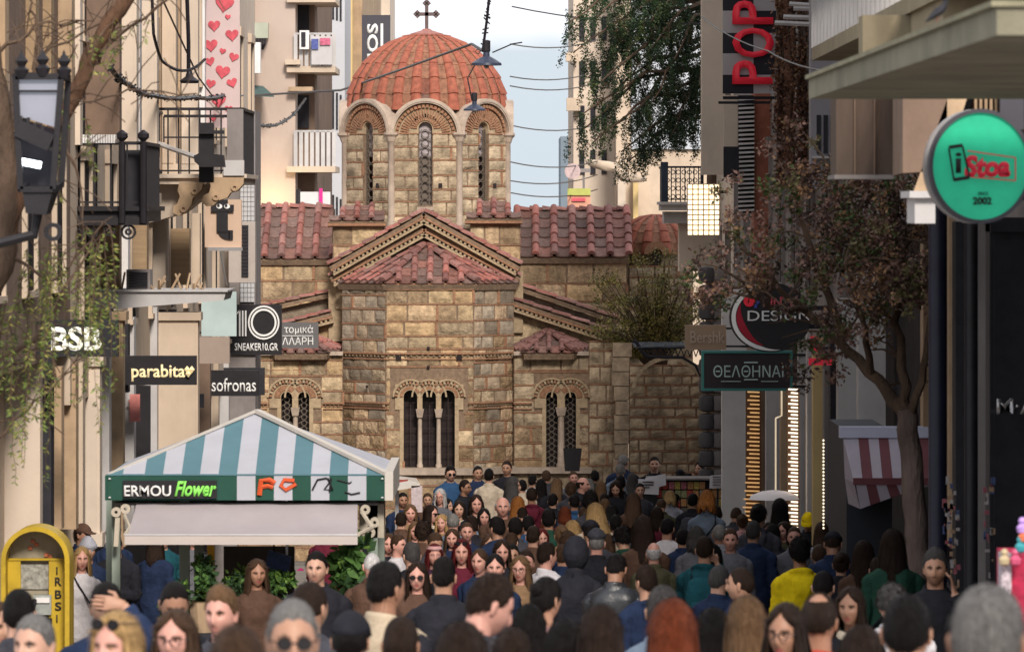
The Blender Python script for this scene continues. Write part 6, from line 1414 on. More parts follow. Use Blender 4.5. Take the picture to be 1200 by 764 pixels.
for (px, py, Lh) in hang:
    dy = rl_.uniform(-.8, .8); a = V(px, py, dy); dx = rl_.uniform(-26, 14); pts = [a, V(px+dx*.5, py+Lh*.5, dy), V(px+dx, py+Lh, dy)]; o = limb(tw, pts, .004, .0015, 4, .012, rl_.random())
    for k in range(int(Lh*.42)):
        t_ = rl_.random(); i = min(int(t_*(len(o)-1)), len(o)-2); p = o[i].lerp(o[i+1], rl_.random()); mi = rl_.choices((0, 1, 2), weights=(5, 3, 2))[0]
        d = Vector((rl_.choice((-1, 1))*rl_.uniform(.3, 1), rl_.uniform(-.6, .6), rl_.uniform(-1.1, .1))).normalized()*.042*rl_.uniform(.6, 1.2); sd_ = d.cross(Vector((rl_.uniform(-1, 1), rl_.uniform(-1, 1), rl_.uniform(-1, 1)))).normalized()*.006
        oo = len(lf.v); lf.v += [tuple(p), tuple(p+d*.5+sd_), tuple(p+d), tuple(p+d*.5-sd_)]; lf.f.append((oo, oo+1, oo+2, oo+3)); lf.m.append(mi)
part(tw, 'twigs', m_bark2, lt, kind='stuff'); part(lf, 'foliage', lm, lt, kind='stuff')
# ================================================================== lantern on the left wall
Yn_ = 32.5; t = thing('wall_lantern', 'ornate black street lantern with a lit tube behind the leaning tree', 'lantern', W(48, 240, Yn_))
N_ = lambda px, py, dy=0: W(px, py, Yn_+dy)
q = MB()
fr = [(18, 90), (72, 90), (62, 222), (24, 222)]; fb = [(28, 88), (80, 92), (72, 216), (34, 216)]
for (a, b) in ((0, 1), (1, 2), (2, 3), (3, 0)): q.bar(N_(*fr[a]), N_(*fr[b]), .035); q.bar(N_(*fb[a], .35), N_(*fb[b], .35), .035)
for i in range(4): q.bar(N_(*fr[i]), N_(*fb[i], .35), .035)
q.bar(N_(20, 160), N_(68, 178), .02); q.bar(N_(18, 107), N_(70, 107), .012); part(q, 'frame', m_black, t)
m_mir = M('lantern_glass', (.36, .37, .44), .12, .05, 3, 0, metal=.35, spec=.8)
q = MB(); q.add([N_(20, 92, .02), N_(70, 92, .02), N_(66, 150, .02), N_(21, 136, .02)] + [N_(20, 92, .03), N_(70, 92, .03), N_(66, 150, .03), N_(21, 136, .03)], [(0,1,2,3), (7,6,5,4)]); part(q, 'pane', m_mir, t)
q = MB(); q.add([N_(21, 138, .02), N_(66, 152, .02), N_(64, 178, .02), N_(22, 160, .02)], [(0,1,2,3)]); part(q, 'dark_pane', m_glass, t); q = MB(); q.add([N_(22, 161, .25), N_(66, 179, .25), N_(63, 220, .25), N_(24, 220, .25)], [(0,1,2,3)]); part(q, 'inner_plate', m_char, t)
q = MB(); q.tube([N_(23, 189, .1), N_(48, 194, .1)], .022, 10); part(q, 'lamp_tube', M('cool_tube', (.85, .92, 1), .5, 0, 5, 0, emit=5), t, smooth=True)
q = MB()
for (a, b) in ((25, 78), (50, 76), (75, 78)): q.lathe([(.03, 0), (.045, .05), (.02, .07), (.04, .10), (.01, .14), (.0, .17)], N_(a, b+14), 8)
for (a, b) in ((24, 150), (33, 152), (41, 158), (50, 161)): q.bar(N_(a, b, -.01), N_(a, b-14, -.01), .02)  # these uprights and the rail below stand in for a balcony reflected in the glass
q.bar(N_(20, 150, -.01), N_(60, 168, -.01), .05, .10); part(q, 'finial_and_reflected_rail', m_black, t, kind='stuff')
q = MB(); q.add([N_(26, 222), N_(62, 222), N_(54, 252), N_(30, 250), N_(34, 216, .35), N_(72, 216, .35), N_(60, 250, .3), N_(38, 250, .3)], [(0,1,2,3), (7,6,5,4), (0,4,5,1), (1,5,6,2), (2,6,7,3), (3,7,4,0)]); part(q, 'base', m_black, t)
q = MB(); q.tube([N_(44, 250, .15), N_(40, 275, .15), N_(0, 285, .15), Vector((XL, Yn_+.15, Z(270, Yn_)))], .03, 8); q.ring(N_(62, 272, .15), .03, .055, 0, 2*PI, (1,0,0), (0,0,1), (0,.03,0), 12); part(q, 'arm', m_black, t)
# ================================================================== hanging lamps, wires, pigeon
def lamp(label, px, py, wpx, Y):
    t = thing('street_lamp', label, 'street lamp', W(px, py, Y), 'lamps hung on wires over the street'); r = wpx/2*Y/F
    q = MB(); q.lathe([(r, 0), (r*.97, r*.15), (r*.55, r*.42), (r*.22, r*.6), (r*.2, r*.9)], W(px, py, Y), 20); part(q, 'shade', M('lamp_blue_grey', (.045, .055, .095), .4, .2, 6, 0), t, smooth=True)
    q = MB(); q.lathe([(r*.2, 0), (r*.26, r*.1), (r*.26, r*.75), (r*.1, r*.8)], W(px, py, Y)+Vector((0,0,r*.85)), 10); q.ring(W(px-wpx*.28, py-r/(Y/F)*.9, Y), r*.12, r*.17, 0, 2*PI, (1,0,0), (0,0,1), (0,.02,0), 8); part(q, 'fitting', m_char, t)
    q = MB(); q.lathe([(r*.05, -r*.22), (r*.18, -r*.12), (r*.12, .02)], W(px, py, Y), 10); part(q, 'bulb', m_white, t, smooth=True); return t
lamp('dark dish shaped lamp hanging right of the dome top, the higher one', 570, 77, 36, 80); lamp('dark dish shaped lamp hanging low over the dome edge', 556, 130, 26, 92)
def wire(pts, Y, r, label, sag=0, rough=False, mat=None, name='cable'):
    Ys = Y if isinstance(Y, (list, tuple)) else [Y]*len(pts)
    P = [W(a, b, y) for (a, b), y in zip(pts, Ys)]; out = []
    for a, b in zip(P, P[1:]):
        for k in range(8): t_ = k/8; out.append(a.lerp(b, t_) - Vector((0,0,sag*4*t_*(1-t_))))
    out.append(P[-1]); q = MB(); q.tube(out, r, 5)
    if rough:
        for p in out[::1]:
            for k in range(2): d = Vector((rnd.uniform(-.05, .05), 0, rnd.uniform(-.05, .05))); q.bar(p-d, p+d, .02)
    single(q, name, mat or m_black, label, 'cable')
wire([(281, 113), (400, 106), (470, 82), (553, 52), (566, 60)], [116, 105, 95, 84, 80], .022, 'dark cable crossing the dome to the higher street lamp')
wire([(566, 58), (571, 20), (574, -12)], 80, .02, 'thick ragged cable rising above the higher street lamp', rough=True); wire([(553, 118), (548, 92), (560, 70)], [92, 92, 80], .012, 'thin cable joining the two street lamps')
wire([(577, 62), (600, 52), (612, 50)], [80, 80, 80], .010, 'short thin wire right of the higher street lamp'); 
for i, (y0, y1, lb) in enumerate(((52, 47, 'highest thin wire in the sky gap right of the dome'), (90, 84, 'second thin wire down in the sky gap right of the dome'), (101, 97, 'third thin wire down in the sky gap right of the dome'), (147, 146, 'fourth thin wire down crossing toward the conifer'), (190, 189, 'fifth thin wire down near the drum roofline'), (212, 205, 'sixth thin wire, slanting above the wing roof'), (226, 222, 'lowest thin wire just above the wing roof'))):
    wire([(598, y0), (700, y1)], [106, 124], .013, lb, .12)
wire([(130, 80), (152, 100), (178, 112), (228, 114), (262, 112)], [56, 60, 66, 74, 80], .030, 'thick tangled cable bundle beside the fluted wall', .03, True); wire([(228, 113), (285, 112)], [74, 86], .012, 'thin cable continuing past the heart banner', .04)
wire([(283, 138), (300, 146), (322, 147), (342, 136), (358, 116)], [100, 104, 108, 112, 117], .028, 'ragged garland cable sagging across the beige wall', .02, True)
wire([(178, -10), (180, 40), (190, 72), (216, 83), (240, 70)], [60, 60, 61, 62, 63], .018, 'looped black cable hanging from above the fluted wall', .03); wire([(219, -10), (221, 50), (221, 88)], 66, .025, 'straight hanging cable with an end fitting beside the heart banner'); wire([(186, -10), (232, 90), (258, 125)], [62, 72, 82], .012, 'thin slanting cable crossing the heart banner')
q = MB(); q.lathe([(.10, -.03), (.12, 0), (.05, .05), (.03, .12)], W(222, 95, 66), 10); single(q, 'cable_end_fitting', m_black, 'round black fitting at the end of the hanging cable', 'fitting', smooth=True)
wire([(822, 20), (900, 60), (990, 85), (1050, 80)], [70, 55, 40, 32], .008, 'thin wire sloping to the stained balcony slab', .05); wire([(600, 8), (822, 28)], [100, 95], .012, 'thin wire passing through the conifer top', .1)
def seg(px):  # point on the slab edge that shows at column px
    lo, hi = 0.0, 1.0
    for _ in range(40):
        m_ = (lo+hi)/2; p = top_e[0].lerp(top_e[1], m_)
        if 600 + p.x/p.y*F < px: lo = m_
        else: hi = m_
    return top_e[0].lerp(top_e[1], lo)
top_e = (top_s[0], top_s[1]); pg = seg(1095) + Vector((.012, .0, .014))
t = thing('pigeon', 'dark pigeon standing on the edge of the stained balcony slab', 'pigeon', pg)
q = MB(); k = .0038; u_ = lambda a, b, c=0: pg + Vector((a*k, c*k, b*k))
q.tube([u_(-13, 3), u_(-9, 6), u_(-4, 10), u_(1, 14), u_(5, 17), u_(7, 20.5), u_(8, 24), u_(8.5, 27), u_(9, 29)], [.3*k, 1.6*k, 3.6*k, 4.6*k, 4.2*k, 2.9*k, 2.4*k, 2.7*k, .8*k], 12)
q.tube([u_(9.5, 26.5), u_(13, 25.5)], [1.1*k, .2*k], 6); part(q, 'body', M('pigeon_slate', (.018, .018, .026), .6, .4, 30, .2), t, smooth=True)
for c in (-2, 2): q = MB(); q.tube([u_(0, 10, c), u_(0, 0, c), u_(3, 0, c)], .45*k, 5); part(q, 'leg', M('pigeon_leg', (.25, .07, .05), .6, .1, 5, 0), t)
for c in (-4.4, 4.4): q = MB(); q.tube([u_(3, 15, c), u_(-3, 11, c*1.05), u_(-10, 5.5, c*.6)], [2.2*k, 2.6*k, .5*k], 8); part(q, 'wing', M('pigeon_wing', (.026, .026, .034), .6, .4, 40, .2), t, smooth=True)
# ================================================================== people
ZC = 1.632; RX, RY, RZ = .076, .096, .118
def sm(a, b, x):
    t = max(0, min(1, (x-a)/(b-a))); return t*t*(3-2*t)
def gs(x, s): return math.exp(-(x/s)**2)
def head_pt(az, pol, fem=False, off=0.0, feat=True):
    """az 0 = face (-Y), pol 0 = crown"""
    dx, dy, dz = math.sin(pol)*math.sin(az), -math.sin(pol)*math.cos(az), math.cos(pol)
    x, y, z = dx*(RX+off), dy*(RY+off), dz*(RZ+off); t = z/RZ; front = max(0, -dy)
    if t < 0:
        x *= 1 - (.36 if fem else .28)*min(1, -t)**1.7
        if y > 0: y *= 1 - .42*sm(.1, 1, -t)
    if t > 0: x *= 1 + .04*math.sin(PI*min(1, t)); y *= 1 + .05*max(0, dy)
    if feat and front > .2:
        y -= .020*sm(.45, .9, -t)*gs(x, .045)*front
        y += .006*gs(abs(x)-.055, .03)*sm(-.5, .3, t)*front*.4
        zz = z
        nose = gs(x, .0105 + .004*sm(.02, -.035, zz))*sm(.030, -.028, zz)*sm(-.052, -.038, zz)
        y -= (.024 if not fem else .019)*nose*front
        y += .0135*gs(abs(x)-.031, .018)*gs(zz-.004, .014)*front
        y -= .0045*gs(abs(x)-.028, .022)*gs(zz-.025, .008)*front*(.6 if fem else 1)
        y -= .008*gs(x, .022)*(gs(zz+.056, .006) + gs(zz+.072, .007))*front; y += .005*gs(x, .024)*gs(zz+.0635, .003)*front
        y += .004*gs(x, .03)*gs(zz+.083, .007)*front
        y -= .004*gs(abs(x)-.045, .018)*gs(zz+.025, .02)*front
    return Vector((x, y, ZC+z))
def head_mesh(q, fem, n=52, m=40):
    o = len(q.v); q.v.append(tuple(head_pt(0, 0, fem)))
    for j in range(1, m):
        for i in range(n):
            u = 2*PI*i/n - PI; q.v.append(tuple(head_pt(u - .48*math.sin(u), PI*j/m, fem)))
    q.v.append(tuple(head_pt(0, PI, fem)))
    for i in range(n): q.f.append((o, o+1+i, o+1+(i+1) % n)); q.m.append(0)
    for j in range(m-2):
        for i in range(n): a = o+1+j*n; q.f.append((a+i, a+n+i, a+n+(i+1) % n, a+(i+1) % n)); q.m.append(0)
    a = o+1+(m-2)*n; e = len(q.v)-1
    for i in range(n): q.f.append((a+i, e, a+(i+1) % n)); q.m.append(0)
    return q
def loft(q, rings, n=24, mi=0, cap=True):
    """rings: (centre, half x, half y, exponent, tilt-matrix or None)"""
    o = len(q.v); k = len(rings)
    for c, a, b, ex in rings:
        for j in range(n):
            t = 2*PI*j/n; cs, sn = math.cos(t), math.sin(t)
            q.v.append((c[0] + a*math.copysign(abs(cs)**ex, cs), c[1] + b*math.copysign(abs(sn)**ex, sn), c[2]))
    for i in range(k-1):
        for j in range(n): j2 = (j+1) % n; q.f.append((o+i*n+j, o+i*n+j2, o+(i+1)*n+j2, o+(i+1)*n+j)); q.m.append(mi)
    q.f.append(tuple(o+j for j in range(n))[::-1]); q.m.append(mi); q.f.append(tuple(o+(k-1)*n+j for j in range(n))); q.m.append(mi)
    return q
def spl(pts, k=5):
    P = [Vector(p) for p in pts]; out = []
    for i in range(len(P)-1):
        p0 = P[max(i-1, 0)]; p1 = P[i]; p2 = P[i+1]; p3 = P[min(i+2, len(P)-1)]
        for s in range(k):
            t = s/k; out.append(.5*((2*p1) + (p2-p0)*t + (2*p0-5*p1+4*p2-p3)*t*t + (3*p1-p0-3*p2+p3)*t**3))
    out.append(P[-1]); return out
def rad(rs, n):
    out = []
    for i in range(n):
        t = i/(n-1)*(len(rs)-1); k = min(int(t), len(rs)-2); out.append(rs[k] + (rs[k+1]-rs[k])*(t-k))
    return out
TOR = [(.86, .150, .105), (.94, .168, .122), (1.02, .156, .112), (1.10, .146, .103), (1.20, .157, .110), (1.30, .174, .118), (1.37, .182, .115), (1.415, .172, .105), (1.445, .140, .092), (1.468, .098, .078), (1.485, .066, .066)]
TORF = [(.86, .158, .112), (.94, .172, .124), (1.02, .148, .106), (1.10, .128, .094), (1.20, .140, .108), (1.28, .152, .124), (1.36, .160, .108), (1.405, .152, .098), (1.435, .122, .086), (1.460, .086, .072), (1.478, .058, .060)]
def torso(off, fem, zmin=.84, zadd=0, hem=0):
    q = MB(); T_ = TORF if fem else TOR; rs = []
    if zmin < .86: rs.append(((0, .0, zmin), T_[0][1]+off+hem, T_[0][2]+off+hem, .85))
    for (z, a, b) in T_:
        f = sm(1.49, 1.40, z); rs.append(((0, .012, z + off*.5), a+off*(.4+.6*f), b+off*(.5+.5*f), .82))
    return loft(q, rs, 32)
def arm_paths(pose, fem):
    sx = .155 if fem else .178; out = []
    for s in (-1, 1):
        sh = Vector((s*sx, .012, 1.39))
        if pose == 'walk': el = sh + Vector((s*.035, .10*s, -.27)); wr = el + Vector((s*.005, .05*s - .08, -.235))
        elif pose in ('phone', 'shade') and s == 1:
            el = sh + Vector((.10, -.14, -.20)) if pose == 'phone' else sh + Vector((.14, -.20, -.04)); wr = Vector((.135, -.085, 1.475)) if pose == 'phone' else Vector((.09, -.165, 1.655))
        elif pose in ('down', 'photo'):
            el = sh + Vector((s*.045, -.05, -.27)); wr = Vector((s*.07, -.30, 1.14 if pose == 'down' else 1.48))
            if pose == 'photo': el = sh + Vector((s*.05, -.14, -.22))
        else: el = sh + Vector((s*.045, .02, -.275)); wr = el + Vector((s*.0, -.07, -.235))
        out.append((s, sh, el, wr))
    return out
def hand(q, qf, wr, dr, nrm, s, curl):
    dr = dr.normalized(); nrm = (nrm - dr*nrm.dot(dr)).normalized(); sd = dr.cross(nrm).normalized()*s
    o = len(q.v); n = 12; rings = [(-.012, .024, .018), (.02, .032, .017), (.05, .040, .016), (.082, .041, .013), (.094, .036, .009)]
    for (t, a, b) in rings:
        for j in range(n): an = 2*PI*j/n; q.v.append(tuple(wr + dr*t + sd*math.cos(an)*a + nrm*math.sin(an)*b))
    for i in range(len(rings)-1):
        for j in range(n): j2 = (j+1) % n; q.f.append((o+i*n+j, o+i*n+j2, o+(i+1)*n+j2, o+(i+1)*n+j)); q.m.append(0)
    q.f.append(tuple(o+j for j in range(n))[::-1]); q.m.append(0); q.f.append(tuple(o+4*n+j for j in range(n))); q.m.append(0)
    for k, (ofs, ln) in enumerate(((-.031, .066), (-.0105, .078), (.0105, .074), (.031, .058))):
        b = wr + dr*.080 + sd*ofs; c1 = curl*.8; p1 = b + (dr*math.cos(c1*.5) + nrm*math.sin(c1*.5))*ln*.45; p2 = p1 + (dr*math.cos(c1*1.4) + nrm*math.sin(c1*1.4))*ln*.33; p3 = p2 + (dr*math.cos(c1*2.2) + nrm*math.sin(c1*2.2))*ln*.28
        qf.tube([b, p1, p2, p3], [.0088, .0085, .0078, .0062], 7)
    b = wr + dr*.028 - sd*.026; qf.tube([b, b + dr*.02 - sd*.030 + nrm*.010, b + dr*.052 - sd*.038 + nrm*.02], [.0115, .0105, .0078], 7)
def union(parts_, name):
    """boolean union of manifold pieces into one continuous mesh"""
    obs = []
    for q in parts_:
        me = bpy.data.meshes.new('tmp'); me.from_pydata(q.v, [], q.f); bm = bmesh.new(); bm.from_mesh(me); bmesh.ops.recalc_face_normals(bm, faces=bm.faces); bm.to_mesh(me); bm.free()
        o = bpy.data.objects.new('tmp', me); COL.objects.link(o); obs.append(o)
    b = obs[0]
    for o in obs[1:]:
        md = b.modifiers.new('u', 'BOOLEAN'); md.operation = 'UNION'; md.object = o; md.solver = 'MANIFOLD'
    dg = bpy.context.evaluated_depsgraph_get(); me = bpy.data.meshes.new_from_object(b.evaluated_get(dg)); me.name = name
    for o in obs: m_ = o.data; bpy.data.objects.remove(o); bpy.data.meshes.remove(m_)
    return me
def finish(me, mats, noise_amp=0.0, nscale=9.0, seed=0, lo=None):
    me.materials.clear()
    for m in mats: me.materials.append(m)
    if noise_amp:
        for v in me.vertices:
            c = v.co; n_ = noise.noise(Vector((c.x*nscale + seed, c.y*nscale, c.z*nscale*1.6))); n2 = noise.noise(Vector((c.x*nscale*2.3, c.y*nscale*2.3 + seed, c.z*nscale*4.5)))
            r = Vector((c.x, c.y-.01, 0)); 
            if r.length > .02: v.co = c + r.normalized()*(n_*noise_amp + n2*noise_amp*.7)
    me.polygons.foreach_set('use_smooth', [True]*len(me.polygons)); me.update(); return me
HM = {}
def headm(pose):
    pitch = {'down': 24, 'shade': 6}.get(pose, 0); pv = Vector((0, .02, 1.53))
    return Matrix.Translation(pv) @ Matrix.Rotation(R(pitch), 4, 'X') @ Matrix.Translation(-pv)
BODY = {}; JACK = {}; TROU = {}
def skin_mat(name, col):
    m = M(name, col, .5, .10, 14, .15, 120, coord='object', spec=.35); nt_ = m.node_tree; n = nt_.nodes; l = nt_.links.new; b = n['Principled BSDF']
    src = b.inputs['Base Color'].links[0].from_socket
    at = n.new('ShaderNodeAttribute'); at.attribute_name = 'feat'; sp = n.new('ShaderNodeSeparateColor'); l(at.outputs['Color'], sp.inputs[0])
    cur = src
    for ch, c in (('Red', (.27, .065, .06)), ('Blue', (col[0]*.45, col[1]*.42, col[2]*.42)), ('Green', (.03, .018, .012))):
        mx = n.new('ShaderNodeMix'); mx.data_type = 'RGBA'; mx.inputs[7].default_value = c + (1,); l(sp.outputs[ch], mx.inputs[0]); l(cur, mx.inputs[6]); cur = mx.outputs[2]
    l(cur, b.inputs['Base Color']); b.inputs['Subsurface Weight'].default_value = .0
    return m
SK = [skin_mat('skin_light', (.52, .30, .22)), skin_mat('skin_medium', (.42, .23, .155)), skin_mat('skin_tan', (.33, .17, .11)), skin_mat('skin_rosy', (.58, .30, .24))]
m_eyew = M('shaded_eye_white', (.34, .30, .28), .3, .03, 5, 0); m_iris = M('iris_dark', (.03, .018, .012), .15, .1, 5, 0)  # eye whites darkened to stand for the shade in the sockets
def make_body(fem, pose, beard=False):
    Hm = headm(pose); hd = head_mesh(MB(), fem); hd.v = [tuple(Hm @ Vector(v)) for v in hd.v]
    ears = MB()
    for s in (-1, 1):
        o = len(ears.v); ears.lathe([(.004, -.031), (.011, -.026), (.014, -.012), (.019, .008), (.018, .022), (.006, .031)], (s*.0745, .012, ZC-.008), 10, sx=.55, sy=1.0)
        for i in range(o, len(ears.v)):
            v = Vector(ears.v[i]); v.x += s*(v.y-.005)*.35; ears.v[i] = tuple(Hm @ v)
    neck = MB(); r = .050 if fem else .058; neck.tube([Vector((0, .022, 1.42)), Vector((0, .02, 1.50)), Hm @ Vector((0, .016, 1.575)), Hm @ Vector((0, .012, 1.61))], [r*1.15, r, r*.98, r*.9], 18)
    tz = torso(-.008, fem); arms = MB(); palms = MB(); fing = MB()
    for (s, sh, el, wr) in arm_paths(pose, fem):
        pts = spl([sh + Vector((-s*.03, 0, .0)), sh + Vector((s*.012, 0, -.03)), sh.lerp(el, .5), el, el.lerp(wr, .5), wr], 4); k = .86 if fem else 1; arms.tube(pts, [x*k for x in rad([.05, .056, .047, .040, .037, .026], len(pts))], 14)
        dr = (wr-el); nr = Vector((-s*1, 0, .0)); curl = .35
        if pose == 'phone' and s == 1: dr = Vector((-.16, .10, 1)); nr = Vector((-1, 0, 0)); curl = .55
        elif pose == 'shade' and s == 1: dr = Vector((-1, -.05, .12)); nr = Vector((-.1, 1, -.2)); curl = .3
        elif pose in ('down', 'photo'): dr = Vector((-s*.35, -1, .25 if pose == 'down' else .6)); nr = Vector((-s*.9, 0, .4)); curl = .8
        if abs(dr.normalized().dot(nr.normalized())) > .95: nr = Vector((0, 1, 0))
        hand(palms, fing, wr, dr, nr, s, curl)
    legs = MB()
    for s in (-1, 1):
        st = {'walk': .16*s}.get(pose, .02*s); hp = Vector((s*.085, .01, .90)); kn = Vector((s*.09, -st*.55 - .02, .50)); an = Vector((s*.085, -st + (.03 if st < 0 else 0), .09))
        pts = spl([hp, kn, an, an + Vector((0, -.02, -.05))], 5); legs.tube(pts, rad([.082, .054, .036, .034], len(pts)), 14)
    me = union([tz, neck, hd, ears, arms, legs, palms, fing], 'body')
    ev_ = bmesh.new(); ev_.from_mesh(me)
    for s in (-1, 1):
        for rr_, cc, mi, sc_ in ((.0135, Vector((s*.031, -.0672, ZC+.003)), 1, (1, 1, .58)), (.0068, Vector((s*.031, -.0765, ZC+.003)), 2, (1, .6, .95))):
            rt = bmesh.ops.create_uvsphere(ev_, u_segments=10, v_segments=8, radius=rr_, matrix=Hm @ Matrix.Translation(cc) @ Matrix.Diagonal((*sc_, 1)))
            for v in rt['verts']:
                for f in v.link_faces: f.material_index = mi
    ev_.to_mesh(me); ev_.free()
    finish(me, [SK[0], m_eyew, m_iris])
    ca = me.color_attributes.new('feat', 'FLOAT_COLOR', 'POINT'); inv = Hm.inverted(); data = []
    for v in me.vertices:
        c = inv @ v.co; x, y, z = c.x, c.y, c.z-ZC; fr_ = 1 if y < -.055 else 0
        lip = min(1, fr_*max(gs(x, .025)*gs(z+.064, .0125)-.25, 0)*2.2)*(1.0 if fem else .65)
        br_ = fr_*sm(.25, .65, gs(abs(x)-.031, .021)*gs(z-.0225+.006*abs(abs(x)-.03)/.02, .0075 if not fem else .005)); shd = 0; lash = fr_*1.2*gs(abs(x)-.031, .015)*gs(z-.0105, .0035)  # brow and lash lines, deepened to read as eye socket shade
        g_ = min(1, br_ + lash); be = 0
        if beard: be = .9*sm(-.035, -.050, z)*sm(.0, -.03, y)*(1 if z > -.13 else 0)
        elif not fem: be = .28*sm(-.035, -.055, z)*sm(.0, -.03, y)*(1 if z > -.13 else 0)
        data += [min(1, lip), g_, be, 1]
    ca.data.foreach_set('color', data)
    return me
def ringband(q, c, prof, n=24, sy=1.0):
    """closed torus-like band; prof = closed list of (r, z)"""
    o = len(q.v); k = len(prof)
    for r, z in prof:
        for j in range(n): a = 2*PI*j/n; q.v.append((c[0]+r*math.cos(a), c[1]+r*sy*math.sin(a), c[2]+z + .022*math.sin(a)))
    for i in range(k):
        i2 = (i+1) % k
        for j in range(n): j2 = (j+1) % n; q.f.append((o+i*n+j, o+i*n+j2, o+i2*n+j2, o+i2*n+j)); q.m.append(0)
def make_jacket(fem, pose, style):
    off = {'coat': .024, 'hood': .026, 'shirt': .012, 'puffer': .036}[style]
    t = torso(off, fem, zmin=.62 if style == 'coat' else .80, hem=.02 if style == 'coat' else 0)
    sl = MB()
    for (s, sh, el, wr) in arm_paths(pose, fem):
        k = .9 if fem else 1; w2 = el.lerp(wr, .93); pts = spl([sh + Vector((-s*.05, 0, -.02)), sh + Vector((s*.008, 0, -.03)), sh.lerp(el, .5), el, el.lerp(wr, .5), w2], 5)
        rs = rad([.055, .062, .054, .050, .045, .038], len(pts)); rs = [x*k + off*.55 + .0045*math.sin(i*2.4)*(1 if 3 < i < len(rs)-1 else 0) for i, x in enumerate(rs)]; sl.tube(pts, rs, 16)
    ps = [t, sl]; r0 = .060 if fem else .068
    if style in ('coat', 'puffer'):
        c = MB(); ringband(c, (0, .018, 1.46), [(r0+.030, -.02), (r0+.028, .030), (r0+.018, .052), (r0+.006, .050), (r0+.002, .02), (r0+.002, -.02)]); ps.append(c)
    elif style == 'shirt':
        c = MB(); ringband(c, (0, .018, 1.462), [(r0+.016, -.02), (r0+.010, .018), (r0+.002, .018), (r0, -.02)]); ps.append(c)
    else:
        c = MB(); pts = []; rs = []
        for i in range(15):
            a = R(-215 + 250*i/14) - R(0); a = R(-35) + R(250)*i/14; b = math.sin(a)
            pts.append(Vector(((r0+.036)*math.cos(a), .02 + (r0+.040)*b, 1.462 + .026*b))); rs.append(.016 + .020*max(0, b))
        c.tube(pts, rs, 12); ps.append(c)
        c = MB(); loft(c, [((0, .115, 1.24), .02, .012, 1), ((0, .140, 1.29), .07, .028, 1), ((0, .145, 1.37), .105, .040, 1), ((0, .125, 1.44), .11, .045, 1), ((0, .10, 1.50), .075, .03, 1)], 16); ps.append(c)
    me = union(ps, 'jacket')
    return finish(me, [M('cloth_black')], .017 if style != 'shirt' else .010, 7, hash((fem, pose, style)) % 7 if False else len(pose)+len(style))
def make_trousers(fem, pose):
    pv = MB(); T_ = TORF if fem else TOR; loft(pv, [((0, .01, .74), .10, .07, .9), ((0, .012, .80), T_[0][1]*.95, T_[0][2], .85), ((0, .012, .92), T_[1][1]+.006, T_[1][2]+.006, .85), ((0, .012, 1.02), T_[2][1]+.006, T_[2][2]+.006, .85)], 24)
    lg = MB()
    for s in (-1, 1):
        st = {'walk': .16*s}.get(pose, .02*s); hp = Vector((s*.085, .01, .88)); kn = Vector((s*.09, -st*.55-.02, .50)); an = Vector((s*.085, -st + (.03 if st < 0 else 0), .07))
        l1 = MB(); pts = spl([hp, kn, an], 6); l1.tube(pts, rad([.098, .072, .058], len(pts)), 14); lg.add(l1.v, l1.f) if s == 1 else None
        if s == -1: lgA = l1
    return finish(union([pv, lgA, lg], 'trousers'), [M('cloth_denim')], .005, 9, 3)
def cl(n, c, r=.85, v=.22, **k): return M('cloth_'+n, c, r, v, 7, .9, 14, coord='object', rand=.08, bdist=.02, spec=.12, **k)
CM = {n: cl(n, c) for n, c in {'black': (.018, .018, .024), 'navy': (.016, .027, .065), 'charcoal': (.05, .05, .062), 'grey': (.13, .13, .15), 'lightgrey': (.30, .30, .34), 'bluegrey': (.14, .18, .24), 'white': (.58, .55, .58), 'cream': (.55, .46, .36), 'beige': (.46, .37, .27), 'brown': (.09, .05, .035), 'tan': (.26, .16, .09), 'maroon': (.11, .015, .03), 'red': (.36, .045, .03), 'rust': (.22, .07, .035), 'green': (.018, .06, .04), 'olive': (.075, .07, .04), 'teal': (.012, .07, .09), 'blue': (.03, .08, .18), 'yellow': (.85, .62, .012), 'pink': (.50, .28, .28), 'denim': (.045, .06, .10), 'plum': (.05, .02, .045)}.items()}
m_leather = M('black_leather', (.022, .024, .03), .38, .2, 8, .3, 40, coord='object', spec=.6)
CM['leather'] = m_leather
m_shoe = M('shoe_dark', (.03, .025, .025), .6, .2, 8, .1, 40, coord='object')
def hairmat(n, c):
    return M('hair_'+n, tuple(x*.9 for x in c), .46, .55, 30, .8, 80, coord='object', stretch=(5.5, 5.5, .25), rand=.12, bdist=.008, spec=.10)
HR = {n: hairmat(n, c) for n, c in {'black': (.010, .008, .008), 'darkbrown': (.026, .015, .011), 'brown': (.065, .036, .022), 'lightbrown': (.15, .085, .045), 'blonde': (.40, .25, .11), 'auburn': (.13, .030, .012), 'red': (.10, .012, .012), 'grey': (.19, .18, .175), 'white': (.52, .50, .50), 'darkgrey': (.065, .06, .06), 'orange': (.32, .12, .03)}.items()}
def hl(az):   # hairline height t by azimuth (0 front .. PI back)
    a = abs(az); 
    if a < .9: return .55 + .07*math.sin(PI*min(1, a/.75)) - .10*(a/.9)**2 + .05*noise.noise(Vector((az*4, 2.7, 0)))
    if a < 1.45: return .47 - .49*sm(.9, 1.45, a)
    if a < 2.0: return -.02 - .30*sm(1.45, 2.0, a)
    return -.32 - .22*sm(2.0, 2.8, a)
def hlf(az):
    a = abs(az)
    return .84 - .60*min(1, a/1.0)**.85 if a < 1.0 else (.24 - .30*sm(1.0, 1.5, a) if a < 1.6 else hl(az))
